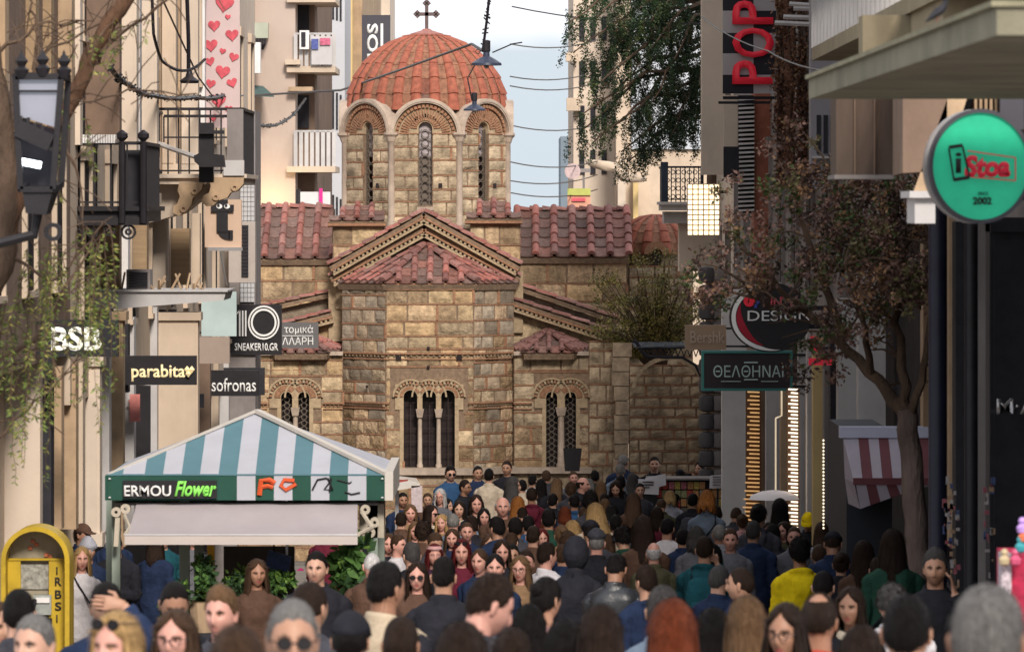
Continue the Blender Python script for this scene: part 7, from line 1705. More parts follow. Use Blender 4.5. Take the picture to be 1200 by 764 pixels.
def shell(thf, n=48, m=32, fem=False, nz=.002, nsc=60, seed=0):
    q = MB(); 
    def pt(az, pol):
        base = head_pt(az, pol, fem, 0, False); d = (base - Vector((0, 0, ZC))).normalized(); t = (base.z-ZC)/RZ
        th = thf(az, t); k = noise.noise(base*nsc + Vector((seed, 0, 0)))
        return base + d*(th + (nz*k*min(1, th/.009) if th > 0 else 0))
    q.v.append(tuple(pt(0, 0)))
    for j in range(1, m):
        for i in range(n): q.v.append(tuple(pt(2*PI*i/n - PI, PI*j/m)))
    q.v.append(tuple(pt(0, PI)))
    for i in range(n): q.f.append((0, 1+i, 1+(i+1) % n)); q.m.append(0)
    for j in range(m-2):
        for i in range(n): a = 1+j*n; q.f.append((a+i, a+n+i, a+n+(i+1) % n, a+(i+1) % n)); q.m.append(0)
    a = 1+(m-2)*n; e = len(q.v)-1
    for i in range(n): q.f.append((a+i, e, a+(i+1) % n)); q.m.append(0)
    return q
def blades(q, thf, n, ln, wd, seed, fem=False, up=.35, region=None):
    r = random.Random(seed)
    for _ in range(n):
        az = r.uniform(-PI, PI); pol = math.acos(r.uniform(-.6, 1)); b = head_pt(az, pol, fem, 0, False); t = (b.z-ZC)/RZ; th = thf(az, t)
        if th < .0015: continue
        d = (b - Vector((0, 0, ZC))).normalized(); p = b + d*(th*.8)
        fl = Vector((math.sin(az)*.6, .9, -.9 if t < .55 else -.15)); fl = (fl - d*fl.dot(d)).normalized()
        if t > .55: fl = Vector((r.uniform(-.5, .5), .8, 0)); fl = (fl - d*fl.dot(d)).normalized()
        L_ = ln*r.uniform(.5, 1.2); e = p + fl*L_ + d*L_*up*r.uniform(.2, 1.3) + Vector((r.uniform(-1, 1), r.uniform(-1, 1), r.uniform(-1, 1)))*L_*.13; s = d.cross(fl)*wd*.5; mdl = p.lerp(e, .55) + d*L_*.07
        o = len(q.v); q.v += [tuple(p-s), tuple(p+s), tuple(mdl+s*.8), tuple(mdl-s*.8), tuple(e)]; q.f += [(o, o+1, o+2, o+3), (o+3, o+2, o+4)]; q.m += [0, 0]
def skirt(q, zb, a0, spread, seed, wave=0.0, nst=190, front=.0, fem=True):
    """long hair falling from the crown: a thick curved band plus loose locks"""
    n = 26; rows = 16; r = random.Random(seed); 
    def P(u, k, inner):
        az = a0 + (2*PI-2*a0)*u; t = k/rows; z = ZC+.045 - (ZC+.045-zb)*t; back = max(0, -math.cos(az))
        rx = .087 + spread*t + .004*math.sin(az*9 + seed); ry = .105 + spread*.55*t + .028*sm(.3, .8, t)*back
        if inner: rx -= .030 - .012*t; ry -= .030 - .012*t
        w_ = wave*math.sin(t*15 + az*4 + seed)*t + .004*noise.noise(Vector((az*4, t*3, seed)))
        sh = sm(.75, 1, t)*.35
        return Vector(((rx+w_)*math.sin(az)*(1-sh*.25), -(ry+w_)*math.cos(az) + .0, z + .02*math.sin(az*7+seed)*sm(.8, 1, t)))
    o = len(q.v); W_ = n+1
    for k in range(rows+1):
        for i in range(W_): q.v.append(tuple(P(i/n, k, False)))
        for i in range(W_): q.v.append(tuple(P(i/n, k, True)))
    S = 2*W_
    for k in range(rows):
        for i in range(n):
            a = o+k*S+i; q.f.append((a, a+1, a+S+1, a+S)); q.m.append(0); b = a+W_; q.f.append((b+1, b, b+S, b+S+1)); q.m.append(0)
        for i in (0, n): a = o+k*S+i; q.f.append((a, a+S, a+S+W_, a+W_)); q.m.append(0)
    for k in (0, rows):
        for i in range(n): a = o+k*S+i; q.f.append((a, a+1, a+1+W_, a+W_)); q.m.append(0)
    for _ in range(nst):
        u = r.random(); t0 = r.uniform(0, .5); t1 = min(1.06, t0 + r.uniform(.3, .7)); wd = r.uniform(.003, .008); pts = []; ou = r.uniform(.001, .007); du = r.uniform(-.03, .03)
        for k in range(6): t = t0 + (t1-t0)*k/5; p = P(min(1, max(0, u+du*k/5)), t*rows, False); d = Vector((p.x, p.y, 0)).normalized(); pts.append((p + d*ou*(1 + 1.5*k/5), d))
        o = len(q.v)
        for k, (p, d) in enumerate(pts): s = Vector((-d.y, d.x, 0))*wd*(1 if k < 4 else .5); q.v += [tuple(p-s), tuple(p+s)]
        for k in range(5): q.f.append((o+2*k, o+2*k+1, o+2*k+3, o+2*k+2)); q.m.append(0)
HAIR = {}
def th_short(top, side, line=0.0, fem=False):
    def f(az, t):
        h = (hlf(az) if fem else hl(az)) + line; k = sm(h-.05, h+.12, t)
        return -.008 + (.008 + side + (top-side)*sm(.30 + (.34*max(0, math.cos(az)) if not fem else 0), .80 + (.18*max(0, math.cos(az)) if not fem else 0), t))*k
    return f
def make_hair(st):
    q = None; fem = st in ('long', 'longwavy', 'bob', 'bun', 'pony', 'shoulder')
    if st in ('short', 'fade', 'quiff', 'buzz', 'crop', 'curly', 'recede', 'fringe', 'caphair'):
        f = {'short': th_short(.017, .005), 'fade': th_short(.017, .0018), 'quiff': th_short(.028, .006), 'buzz': th_short(.004, .003), 'crop': th_short(.010, .004), 'curly': th_short(.036, .020), 'recede': th_short(.009, .008, .14), 'fringe': None, 'caphair': th_short(.004, .008)}[st]
        if st == 'fringe':
            def f(az, t): h = hl(az); return -.008 + .016*sm(h-.04, h+.08, t)*sm(.50, .34, t)*(1 if abs(az) > 1.1 else 0)
        if st == 'recede':
            g0 = f
            def f(az, t): g = g0(az, t); return g if not (t > .72 and abs(az) > 2.0) else -.003
        if st == 'quiff':
            g1 = f
            def f(az, t): return g1(az, t) + (.012*math.cos(az)*sm(.5, .8, t) if abs(az) < 1.3 and g1(az, t) > 0 else 0)
        q = shell(f, nz={'curly': .012}.get(st, .004), nsc={'curly': 45}.get(st, 70), seed=len(st))
        ln, wd, n = {'short': (.028, .0028, 2000), 'fade': (.020, .0026, 1500), 'quiff': (.034, .003, 2000), 'buzz': (.006, .002, 1000), 'crop': (.015, .0025, 1800), 'curly': (.024, .006, 1500), 'recede': (.018, .003, 900), 'fringe': (.018, .003, 900), 'caphair': (.016, .003, 500)}[st]
        blades(q, f, n, ln, wd, len(st)*7, up=.8 if st == 'curly' else .17)
    elif st in ('long', 'longwavy', 'shoulder', 'bob'):
        f = th_short(.019, .015, 0, True); q = shell(f, fem=True, nz=.002, seed=3)
        zb, sp, wv, n = {'long': (1.22, .030, .002, 300), 'longwavy': (1.26, .045, .009, 340), 'shoulder': (1.40, .022, .003, 260), 'bob': (1.485, .020, .004, 220)}[st]
        skirt(q, zb, .93, sp, len(st), wv, n); blades(q, f, 1300, .050, .0035, 9, True, .03)
    else:
        f = th_short(.012, .009, -.06, True); q = shell(f, fem=True, nz=.0015, seed=5); blades(q, f, 1100, .035, .003, 12, True, .03)
        if st == 'bun':
            for c, r in ((Vector((0, .095, ZC+.062)), .040),):
                b = MB(); b.lathe([(.004, -r), (r*.6, -r*.8), (r, -r*.2), (r*1.02, r*.2), (r*.65, r*.78), (.004, r)], c, 16); b.v = [tuple(Vector(v) + Vector((noise.noise(Vector(v)*55), noise.noise(Vector(v)*55+Vector((3,0,0))), 0))*.006) for v in b.v]; q.add(b.v, b.f)
        elif st == 'pony':
            q.tube(spl([Vector((0, .09, ZC+.05)), Vector((0, .145, ZC+.045)), Vector((0, .165, ZC-.05)), Vector((.01, .150, ZC-.17)), Vector((.012, .145, ZC-.28))], 5), rad([.022, .026, .030, .024, .006], 21), 12)
            r = random.Random(4)
            for _ in range(90):
                a = r.uniform(0, 2*PI); o_ = Vector((math.cos(a), math.sin(a), 0))*.028; q.tube([Vector((0, .15, ZC+.03))+o_*.8, Vector((0, .165, ZC-.07))+o_*1.1, Vector((.01, .15, ZC-.2 - r.uniform(0, .1)))+o_*.9], [.002, .002, .0005], 3, cap=False)
    me = q.mesh('hair', HR['black'], smooth='all'); return me
def hair(st):
    if st not in HAIR: HAIR[st] = make_hair(st)
    return HAIR[st]
HEADW = {}
def headwear(kind):
    if kind in HEADW: return HEADW[kind]
    if kind == 'cap':
        def f(az, t): return -.004 + .024*sm(.28, .34, t)
        q = shell(f, nz=.001, n=36, m=28); pts = []; n = 12; vs = []
        for i in range(n+1):
            a = -1.15 + 2.3*i/n; p0 = head_pt(a, math.acos(.36), False, .018, False); vs.append(p0)
            out = Vector((math.sin(a)*.085, -.097 - .062*math.cos(a), ZC + .022 - .006*math.cos(a))); vs.append(out)
        o = len(q.v); q.v += [tuple(v) for v in vs] + [tuple(v - Vector((0, 0, .005))) for v in vs]; N2 = len(vs)
        for i in range(n): a = o+2*i; q.f += [(a, a+2, a+3, a+1), (a+N2+1, a+N2+3, a+N2+2, a+N2), (a+1, a+3, a+3+N2, a+1+N2)]; q.m += [0]*3
    elif kind in ('beanie', 'headscarf', 'hood_up'):
        if kind == 'beanie':
            def f(az, t): return -.004 + .030*sm(.14, .22, t) + (.004 if .2 < t < .45 else 0) + .012*sm(.7, 1, t)
        else:
            def f(az, t): return -.006 + .034*(sm(.62, .72, t) if abs(az) < .75 else sm(.62, .72, t) + (1-sm(.62, .72, t))*sm(.75, 1.05, abs(az)))
        q = shell(f, nz=.003, nsc=30, n=40, m=30)
    elif kind == 'beret':
        def f(az, t): return -.004 + .034*sm(.30, .42, t)
        q = shell(f, nz=.002, n=36, m=28)
    HEADW[kind] = q.mesh(kind, CM['black'], smooth='all'); return HEADW[kind]
def specs_mesh(dark):
    q = MB()
    for s in (-1, 1):
        c = Vector((s*.033, -.106, ZC+.003)); 
        if dark: q.ring(c, 0, .0235, 0, 2*PI, (1.06,0,0), (0,0,.80), (0,.004,0), 18)
        q.ring(c, .021, .0245, 0, 2*PI, (1,0,0), (0,0,.82), (0,.005,0), 20); q.tube([c + Vector((s*.022, 0, .006)), Vector((s*.078, -.06, ZC+.008)), Vector((s*.080, .01, ZC+.004))], .002, 5)
    q.tube([Vector((-.010, -.107, ZC+.006)), Vector((.010, -.107, ZC+.006))], .0022, 5)
    return q.mesh('sunglasses' if dark else 'glasses', M('sunglass_black', (.012, .010, .012), .15, .1, 5, 0, coord='object', spec=.7))
SPEC = {}
def backpack_mesh():
    q = MB(); loft(q, [((0, .185, .98), .12, .055, .6), ((0, .195, 1.04), .145, .075, .6), ((0, .20, 1.22), .145, .075, .6), ((0, .185, 1.36), .12, .055, .6), ((0, .17, 1.40), .07, .03, .7)], 24); loft(q, [((0, .265, 1.00), .09, .02, .6), ((0, .275, 1.12), .10, .03, .6), ((0, .265, 1.18), .085, .02, .6)], 16)
    return q
def strap_mesh():
    q = MB()
    for s in (-1, 1): q.tube(spl([Vector((s*.09, .15, 1.38)), Vector((s*.105, .06, 1.475)), Vector((s*.11, -.07, 1.44)), Vector((s*.12, -.13, 1.28)), Vector((s*.13, -.10, 1.12)), Vector((s*.14, .08, 1.04))], 4), .014, 6)
    return q
BACKP = {}
ex = {}
def simple_extra(kind):
    if kind in ex: return ex[kind]
    q = MB()
    if kind == 'phone': q.box(.094, .104, -.095, -.022, 1.53, 1.68)
    elif kind == 'phone_front': q.box(-.04, .04, -.405, -.395, 1.12, 1.27)
    elif kind == 'phone_photo': q.box(-.075, .075, -.42, -.41, 1.53, 1.61)
    elif kind == 'white_yoke':
        pass
    elif kind == 'scarf': ringband(q, (0, .015, 1.475), [(.105, -.03), (.112, .0), (.098, .03), (.070, .035), (.062, 0), (.068, -.035)])
    elif kind == 'headband':
        q = shell(lambda az, t: -.004 + .030*(1 if .52 < t < .74 and abs(az) < 2.1 else 0), nz=.001, n=40, m=34)
    elif kind == 'flower': q.lathe([(.002, -.02), (.018, -.008), (.022, .0), (.014, .012), (.002, .018)], (.085, -.01, ZC+.005), 10)
    elif kind == 'headset': q.tube(spl([Vector((-.094, .01, ZC)), Vector((-.085, .01, ZC+.09)), Vector((0, .01, ZC+.138)), Vector((.085, .01, ZC+.09)), Vector((.094, .01, ZC))], 5), .007, 6); q.lathe([(.004, -.03), (.028, -.02), (.028, .02), (.004, .03)], (-.088, .01, ZC-.005), 12); q.lathe([(.004, -.03), (.028, -.02), (.028, .02), (.004, .03)], (.088, .01, ZC-.005), 12)
    elif kind == 'camera': q.box(-.07, .07, -.45, -.38, 1.48, 1.58); q.tube([Vector((0, -.44, 1.53)), Vector((0, -.53, 1.53))], .035, 12)
    elif kind == 'bag_strap': q.tube(spl([Vector((-.12, .12, 1.36)), Vector((-.10, .02, 1.485)), Vector((-.06, -.11, 1.40)), Vector((.10, -.17, 1.15)), Vector((.21, -.05, .95))], 5), .011, 6); q.tube(spl([Vector((-.12, .12, 1.36)), Vector((.05, .165, 1.15)), Vector((.21, .08, .95))], 4), .011, 6); loft(q, [((.23, .02, .78), .05, .12, .6), ((.23, .02, .98), .05, .13, .6)], 12)
    elif kind == 'paper': q.obox((-.05, -.36, 1.30), (.13, 0, .02), (0, .002, 0), (0, .05, .09))
    ex[kind] = q.mesh(kind, CM['black'], smooth=(kind not in ('phone', 'phone_front', 'phone_photo', 'paper'))); return ex[kind]
q_ = MB(); loft(q_, [((0, -.03, .0), .045, .13, .8), ((0, -.03, .03), .047, .132, .8), ((0, -.01, .07), .045, .10, .8), ((0, .035, .11), .042, .055, .9)], 16); SHOE = q_.mesh('shoe', m_shoe, smooth='all')
def yoke_mesh():
    me = JACK[(False, 'stand', 'coat')].copy(); bm = bmesh.new(); bm.from_mesh(me); bmesh.ops.delete(bm, geom=[f for f in bm.faces if min(v.co.z for v in f.verts) < 1.30 or max(abs(v.co.x) for v in f.verts) > .215], context='FACES')
    for v in bm.verts: c = Vector((v.co.x, v.co.y-.01, (v.co.z-1.35)*.8)); v.co += c.normalized()*.004
    bm.to_mesh(me); bm.free(); me.name = 'yoke'; return me
PG = {'m': 0, 'f': 0}
def person(px, top_, wpx, face, sex, hst, hcol, jst, jcol, pose, label, skin=None, extras=(), beard=False, trou=None, hw=None, hwcol=None, Y=None, ht=None, group='people in the crowded street', seed=0):
    fem = sex == 'f'; r = random.Random(seed*31+7)
    x = X(px, Y); base = gz(Y)
    # head centre sits over the wanted column
    k = ht/1.75
    rt = Vector((x, Y, base))
    pose = 'down' if pose == 'stand' and abs(face) > 150 and wpx < 40 and r.random() < .22 else pose
    t = thing('person', label, 'person', rt, group)
    kx = k*r.uniform(.93, 1.07); ky = k*r.uniform(.96, 1.05); face += r.uniform(-16, 16) if abs(face) > 150 else r.uniform(-5, 5); t.rotation_euler = (0, 0, R(face)); t.scale = (kx, ky, k)
    mwT = Matrix.Translation(rt) @ Matrix.Rotation(R(face), 4, 'Z') @ Matrix.Diagonal((kx, ky, k, 1)); t.matrix_basis = mwT; WMAT[t.name] = mwT
    Hm = headm(pose)
    def ch(me, name, mat=None, loc=None):
        o = bpy.data.objects.new(name, me); COL.objects.link(o); o.parent = t
        if loc is not None: o.matrix_basis = loc
        if mat and len(o.material_slots): o.material_slots[0].link = 'OBJECT'; o.material_slots[0].material = mat
        return o
    kb = (fem, pose, beard)
    if kb not in BODY: BODY[kb] = make_body(fem, pose, beard)
    kj = (fem, pose, jst)
    if kj not in JACK: JACK[kj] = make_jacket(fem, pose, jst)
    kt = (fem, 'walk' if pose == 'walk' else 'stand')
    if kt not in TROU: TROU[kt] = make_trousers(fem, kt[1])
    ch(BODY[kb], 'body', SK[skin if skin is not None else r.choice((0, 1, 1, 2))])
    ch(JACK[kj], {'shirt': 'top', 'hood': 'hooded_top'}.get(jst, 'jacket'), CM[jcol])
    ch(TROU[kt], 'trousers', CM[trou or r.choice(('black', 'denim', 'navy', 'charcoal', 'denim', 'brown'))])
    if hst: ch(hair(hst), 'hair', HR[hcol], Hm)
    if hw: ch(headwear(hw), {'headscarf': 'headscarf', 'hood_up': 'hood'}.get(hw, hw), CM[hwcol or 'black'], Hm)
    for s in (-1, 1):
        st = .16*s if pose == 'walk' else .02*s
        ch(SHOE, 'shoe', m_shoe, Matrix.Translation((s*.085, -st + (.03 if st < 0 else 0) - .02, 0)))
    if not extras and sex == 'f' and r.random() < .3: extras = (r.choice(('scarf', 'bag_strap')),)
    elif not extras and sex == 'm' and r.random() < .2 and 150 < abs(face) and wpx < 36: extras = (r.choice(('backpack', 'bag_strap')),)
    for e in extras:
        if e in ('glasses', 'sunglasses', 'sunglasses_up'):
            dk = e != 'glasses'
            if dk not in SPEC: SPEC[dk] = specs_mesh(dk)
            ch(SPEC[dk], 'sunglasses' if dk else 'glasses', None, Hm @ Matrix.Translation((0, .022, .085)) @ Matrix.Rotation(R(-38), 4, 'X') @ Matrix.Translation((0, 0, 0)) if e == 'sunglasses_up' and False else (Hm @ Matrix.Translation(Vector((0, -.005, .0))) if e != 'sunglasses_up' else Hm @ Matrix.Translation(Vector((0, .028, .088)))))
        elif e == 'backpack':
            if not BACKP: BACKP['b'] = backpack_mesh().mesh('backpack', CM['black'], smooth='all'); BACKP['s'] = strap_mesh().mesh('strap', CM['black'], smooth='all')
            bp_ = ch(BACKP['b'], 'backpack', CM['teal' if jcol == 'teal' else 'charcoal']); ch(BACKP['s'], 'strap', CM['black'])
        elif e == 'yoke':
            ch(yoke_mesh(), 'yoke', CM['beige'])
        else:
            c = {'phone': 'black', 'phone_front': 'black', 'phone_photo': 'black', 'scarf': 'grey' if hcol != 'darkbrown' else 'cream', 'headband': 'pink', 'flower': 'white', 'headset': 'black', 'camera': 'black', 'bag_strap': 'black', 'paper': 'white'}[e]
            ch(simple_extra(e), e.replace('phone_front', 'phone').replace('phone_photo', 'phone'), CM[c], Hm if e in ('headband', 'flower', 'headset', 'phone') else None)
    return t
# (px, row of crown, head width px, facing deg (0 to camera, 90 right, 180 away), sex, hair, colour, garment, colour, pose, label, options)
CROWD = [
(22, 690, 45, 175, 'm', 'crop', 'black', 'coat', 'charcoal', 'stand', 'person with cropped black hair before the yellow phone shelter, back turned', {}),
(40, 720, 50, -30, 'm', 'short', 'grey', 'coat', 'charcoal', 'stand', 'person with swept grey hair in the lower left corner', {}),
(1, 721, 40, 25, 'f', 'long', 'brown', 'coat', 'black', 'stand', 'person with long brown hair cut off by the left frame edge', {}),
(97, 614, 20, 60, 'm', 'caphair', 'darkbrown', 'coat', 'navy', 'stand', 'person in dark brown cap with brim to the right, behind the grey beanie', dict(hw='cap', hwcol='brown')),
(103, 631, 20, 20, 'm', 'caphair', 'brown', 'coat', 'navy', 'stand', 'person in a light grey beanie and navy coat beside the phone shelter', dict(hw='beanie', hwcol='lightgrey')),
(96, 641, 21, 12, 'f', 'shoulder', 'blonde', 'hood', 'white', 'stand', 'blonde person in white hooded sweatshirt with pink print by the phone shelter', dict(extras=('bag_strap',), skin=3)),
(133, 612, 19, 10, 'f', 'bun', 'black', 'coat', 'navy', 'stand', 'person with black topknot left of the flower kiosk', {}),
(136, 625, 20, -5, 'm', 'fade', 'black', 'puffer', 'black', 'down', 'person in black puffer jacket looking down beside the flower kiosk', {}),
(192, 640, 17, 15, 'm', 'crop', 'brown', 'coat', 'teal', 'stand', 'person in teal jacket and white shirt under the kiosk awning', {}),
(125, 681, 46, 5, 'm', 'short', 'black', 'coat', 'navy', 'shade', 'person in dark jacket shading the eyes with one hand', dict(skin=1)),
(137, 719, 56, -28, 'f', 'shoulder', 'blonde', 'coat', 'brown', 'stand', 'blonde person with sunglasses pushed up on the head at lower left', dict(extras=('sunglasses_up',), skin=3)),
(206, 716, 48, -12, 'f', 'shoulder', 'brown', 'coat', 'charcoal', 'stand', 'person with brown hair and round glasses looking at the camera', dict(extras=('glasses',), skin=3)),
(203, 680, 38, 8, 'm', 'crop', 'black', 'coat', 'black', 'down', 'tanned person with cropped black hair below the left kiosk post', dict(skin=2)),
(259, 687, 46, -14, 'm', 'quiff', 'lightbrown', 'coat', 'charcoal', 'stand', 'person with light brown combed up hair in front of the yellow post', dict(skin=3)),
(277, 733, 84, 178, 'm', 'short', 'brown', 'coat', 'charcoal', 'stand', 'blurred brown head close to the camera at the bottom left', {}),
(301, 713, 24, 10, 'f', 'shoulder', 'brown', 'coat', 'brown', 'stand', 'half hidden person with brown hair left of the grey haired man', {}),
(343, 703, 72, 8, 'm', 'short', 'grey', 'coat', 'charcoal', 'stand', 'grey haired person with dark glasses at the bottom, facing the camera', dict(extras=('sunglasses',), skin=1)),
(371, 646, 31, -8, 'm', 'short', 'black', 'puffer', 'black', 'stand', 'pale faced person with short black hair in black puffer jacket by the kiosk', dict(skin=0)),
(363, 682, 48, 150, 'm', 'crop', 'darkbrown', 'coat', 'charcoal', 'stand', 'round dark brown head seen from behind above the grey haired man', {}),
(411, 718, 48, 165, 'm', 'caphair', 'black', 'coat', 'navy', 'stand', 'person in plain black cap seen from behind near the bottom', dict(hw='cap', hwcol='black')),
(452, 658, 47, 152, 'm', 'fade', 'black', 'coat', 'black', 'stand', 'person in black jacket with a wide beige collar panel, seen from behind', dict(extras=('yoke',), skin=2)),
(436, 645, 24, 175, 'm', 'buzz', 'white', 'coat', 'brown', 'stand', 'bald pink head just above the beige collared jacket', dict(skin=3)),
(482, 635, 25, -150, 'm', 'fade', 'darkgrey', 'coat', 'black', 'stand', 'person with grey faded haircut in black jacket right of the kiosk', dict(skin=0)),
(467, 632, 18, 60, 'm', 'short', 'brown', 'shirt', 'white', 'stand', 'person in white shirt partly hidden behind the grey faded haircut', dict(skin=3)),
(489, 677, 25, -8, 'f', 'longwavy', 'darkbrown', 'coat', 'brown', 'stand', 'person in large sunglasses with dark wavy hair between two men', dict(extras=('sunglasses',), skin=3)),
(520, 652, 36, 176, 'm', 'fade', 'black', 'coat', 'black', 'stand', 'broad person with black faded haircut and black coat, back turned', dict(skin=1)),
(563, 671, 56, 112, 'm', 'short', 'darkbrown', 'coat', 'leather', 'down', 'person in black leather jacket bending the head to the right', dict(skin=3)),
(541, 731, 58, 178, 'f', 'shoulder', 'darkbrown', 'coat', 'black', 'stand', 'dark brown head with middle parting at the bottom centre', {}),
(509, 641, 20, 5, 'f', 'shoulder', 'red', 'coat', 'plum', 'stand', 'person with dark red hair and a pink headband', dict(extras=('headband',), skin=3)),
(435, 622, 17, 55, 'm', 'caphair', 'brown', 'coat', 'black', 'stand', 'person in olive cap and dark glasses at the right side of the kiosk', dict(hw='cap', hwcol='olive', extras=('sunglasses',))),
(449, 616, 17, 160, 'm', 'short', 'black', 'shirt', 'white', 'stand', 'person in loose white shirt right behind the kiosk corner', {}),
(528, 546, 13, 10, 'm', 'quiff', 'black', 'puffer', 'blue', 'stand', 'bearded person in sunglasses and blue jacket before the central church window', dict(extras=('sunglasses',), beard=True)),
(545, 562, 14, 62, 'm', 'short', 'darkbrown', 'coat', 'black', 'stand', 'bearded person with glasses in black, in profile to the right', dict(extras=('glasses',), beard=True)),
(560, 546, 12, 15, 'm', 'short', 'black', 'coat', 'navy', 'stand', 'person in dark coat facing out left of the cream jacket', {}),
(573, 549, 13, 178, 'm', 'short', 'black', 'coat', 'cream', 'stand', 'person in cream jacket with black hair near the church wall', {}),
(594, 540, 12, -12, 'm', 'short', 'darkbrown', 'coat', 'black', 'stand', 'tall person in black jacket standing against the church plinth', {}),
(601, 559, 15, 85, 'f', 'longwavy', 'darkgrey', 'coat', 'charcoal', 'stand', 'person with long grey brown hair in profile before the church', {}),
(589, 582, 18, 8, 'm', 'fringe', 'white', 'coat', 'brown', 'stand', 'bald older person in brown jacket walking toward the camera', dict(skin=3)),
(558, 580, 17, 8, 'f', 'bob', 'darkbrown', 'coat', 'black', 'stand', 'person with dark bob and pale scarf in black coat', dict(extras=('scarf',), skin=3)),
(538, 587, 14, 5, 'f', 'long', 'darkbrown', 'coat', 'black', 'stand', 'person with long dark hair left of the dark bob', dict(skin=0)),
(524, 587, 13, 60, 'f', 'shoulder', 'black', 'coat', 'charcoal', 'stand', 'person with black hair in profile beside the white haired one', dict(skin=0)),
(516, 573, 15, -10, 'f', 'bob', 'white', 'coat', 'grey', 'stand', 'older person with white hair and glasses in the upper left crowd', dict(extras=('glasses',), skin=3)),
(501, 579, 12, 5, 'm', 'short', 'brown', 'coat', 'brown', 'stand', 'short haired person left of the white haired one', {}),
(505, 592, 16, 55, 'f', 'shoulder', 'darkbrown', 'coat', 'black', 'stand', 'person in sunglasses with dark hair and high collar looking right', dict(extras=('sunglasses', 'scarf'), skin=3)),
(481, 591, 15, 2, 'f', 'long', 'lightbrown', 'coat', 'tan', 'stand', 'person with long light brown hair in tan coat right of the kiosk', dict(skin=3)),
(472, 577, 14, 20, 'm', 'short', 'black', 'coat', 'navy', 'stand', 'bearded person in navy coat beneath the small stall roof', dict(beard=True, skin=2)),
(496, 610, 20, 178, 'm', 'curly', 'darkbrown', 'coat', 'brown', 'stand', 'person with brown curly hair and brown jacket, back turned', {}),
(531, 601, 18, 170, 'm', 'buzz', 'grey', 'shirt', 'bluegrey', 'stand', 'person with cropped grey hair in blue grey sweater, back turned', dict(skin=3)),
(582, 605, 21, -145, 'm', 'short', 'black', 'coat', 'navy', 'stand', 'person with black hair in navy jacket turning to the left', dict(skin=1)),
(607, 582, 16, 150, 'f', 'longwavy', 'orange', 'coat', 'maroon', 'stand', 'person with auburn curls above the crowd middle', {}),
(541, 632, 24, -3, 'f', 'longwavy', 'red', 'coat', 'maroon', 'stand', 'red haired person with sunglasses on the head facing the camera', dict(extras=('sunglasses_up',), skin=3)),
(508, 623, 20, 25, 'm', 'crop', 'brown', 'coat', 'charcoal', 'down', 'person with brown cropped hair left of the red haired one', {}),
(588, 633, 21, 5, 'f', 'longwavy', 'darkbrown', 'coat', 'black', 'stand', 'person with dark wavy hair and pale face facing out at centre', dict(skin=3)),
(573, 637, 18, 10, 'f', 'shoulder', 'brown', 'coat', 'charcoal', 'stand', 'person half hidden behind the dark wavy hair at centre', {}),
(562, 643, 22, -15, 'f', 'bun', 'brown', 'coat', 'navy', 'stand', 'person with tied back brown hair right of the red haired one', dict(skin=3)),
(619, 604, 16, 178, 'm', 'short', 'black', 'coat', 'blue', 'stand', 'person with black hair in blue jacket, left of the faded haircut', {}),
(624, 556, 11, 178, 'm', 'short', 'black', 'coat', 'white', 'stand', 'person in white jacket near the church, back turned', {}),
(634, 561, 10, 170, 'f', 'long', 'black', 'coat', 'black', 'stand', 'small dark haired person right of the white jacket', {}),
(623, 571, 15, 180, 'm', 'short', 'darkbrown', 'hood', 'maroon', 'stand', 'person in maroon hooded top, back turned', {}),
(652, 559, 12, 175, 'f', 'long', 'lightbrown', 'coat', 'black', 'stand', 'person with long ash brown hair before the right church window', {}),
(672, 552, 10, 10, 'm', 'short', 'brown', 'coat', 'grey', 'stand', 'short haired person facing out left of the black loudspeaker', dict(skin=3)),
(683, 559, 14, 78, 'm', 'fringe', 'darkbrown', 'coat', 'black', 'stand', 'bald person in profile to the right beneath the black loudspeaker', dict(skin=3)),
(669, 565, 13, 175, 'm', 'curly', 'brown', 'coat', 'charcoal', 'stand', 'brown curly head just left of the bald profile', {}),
(697, 551, 10, 180, 'm', 'short', 'black', 'coat', 'green', 'stand', 'person in dark green jacket near the church wall', {}),
(704, 564, 12, 175, 'f', 'shoulder', 'lightbrown', 'coat', 'brown', 'stand', 'person with light brown hair right of the dark green jacket', {}),
(722, 563, 14, -5, 'f', 'longwavy', 'darkbrown', 'coat', 'black', 'down', 'person with dark curls looking down in black, facing out', {}),
(730, 532, 12, 178, 'm', 'buzz', 'grey', 'coat', 'navy', 'stand', 'tall person with lilac grey cropped hair by the church corner', dict(skin=3)),
(727, 543, 11, 175, 'm', 'short', 'grey', 'coat', 'bluegrey', 'stand', 'grey haired person just beneath the tall lilac grey head', {}),
(727, 557, 14, 178, 'm', 'short', 'black', 'coat', 'black', 'stand', 'person in black right of the dark curls, back turned', {}),
(741, 554, 13, 176, 'f', 'long', 'darkgrey', 'coat', 'grey', 'stand', 'person with long grey hair left of the notices', {}),
(767, 535, 11, 5, 'm', 'short', 'darkbrown', 'coat', 'black', 'stand', 'person in black behind the magazine stand facing the street', dict(skin=0)),
(742, 576, 16, 178, 'f', 'long', 'brown', 'coat', 'brown', 'stand', 'person with long reddish brown hair and brown poncho before the stand', {}),
(754, 605, 23, 178, 'f', 'long', 'darkbrown', 'coat', 'brown', 'stand', 'person with very long dark hair near the magazine stand', {}),
(673, 579, 15, 175, 'm', 'short', 'black', 'hood', 'blue', 'stand', 'person with black hair in blue hooded top at centre, back turned', {}),
(692, 575, 19, 178, 'm', 'curly', 'black', 'coat', 'charcoal', 'stand', 'full black curly head left of the blonde hair', {}),
(699, 588, 20, 178, 'f', 'longwavy', 'blonde', 'coat', 'cream', 'stand', 'person with wavy blonde hair in cream top, back turned', {}),
(643, 596, 19, 178, 'm', 'quiff', 'black', 'coat', 'green', 'stand', 'person with tall black hair and green jacket, back turned', {}),
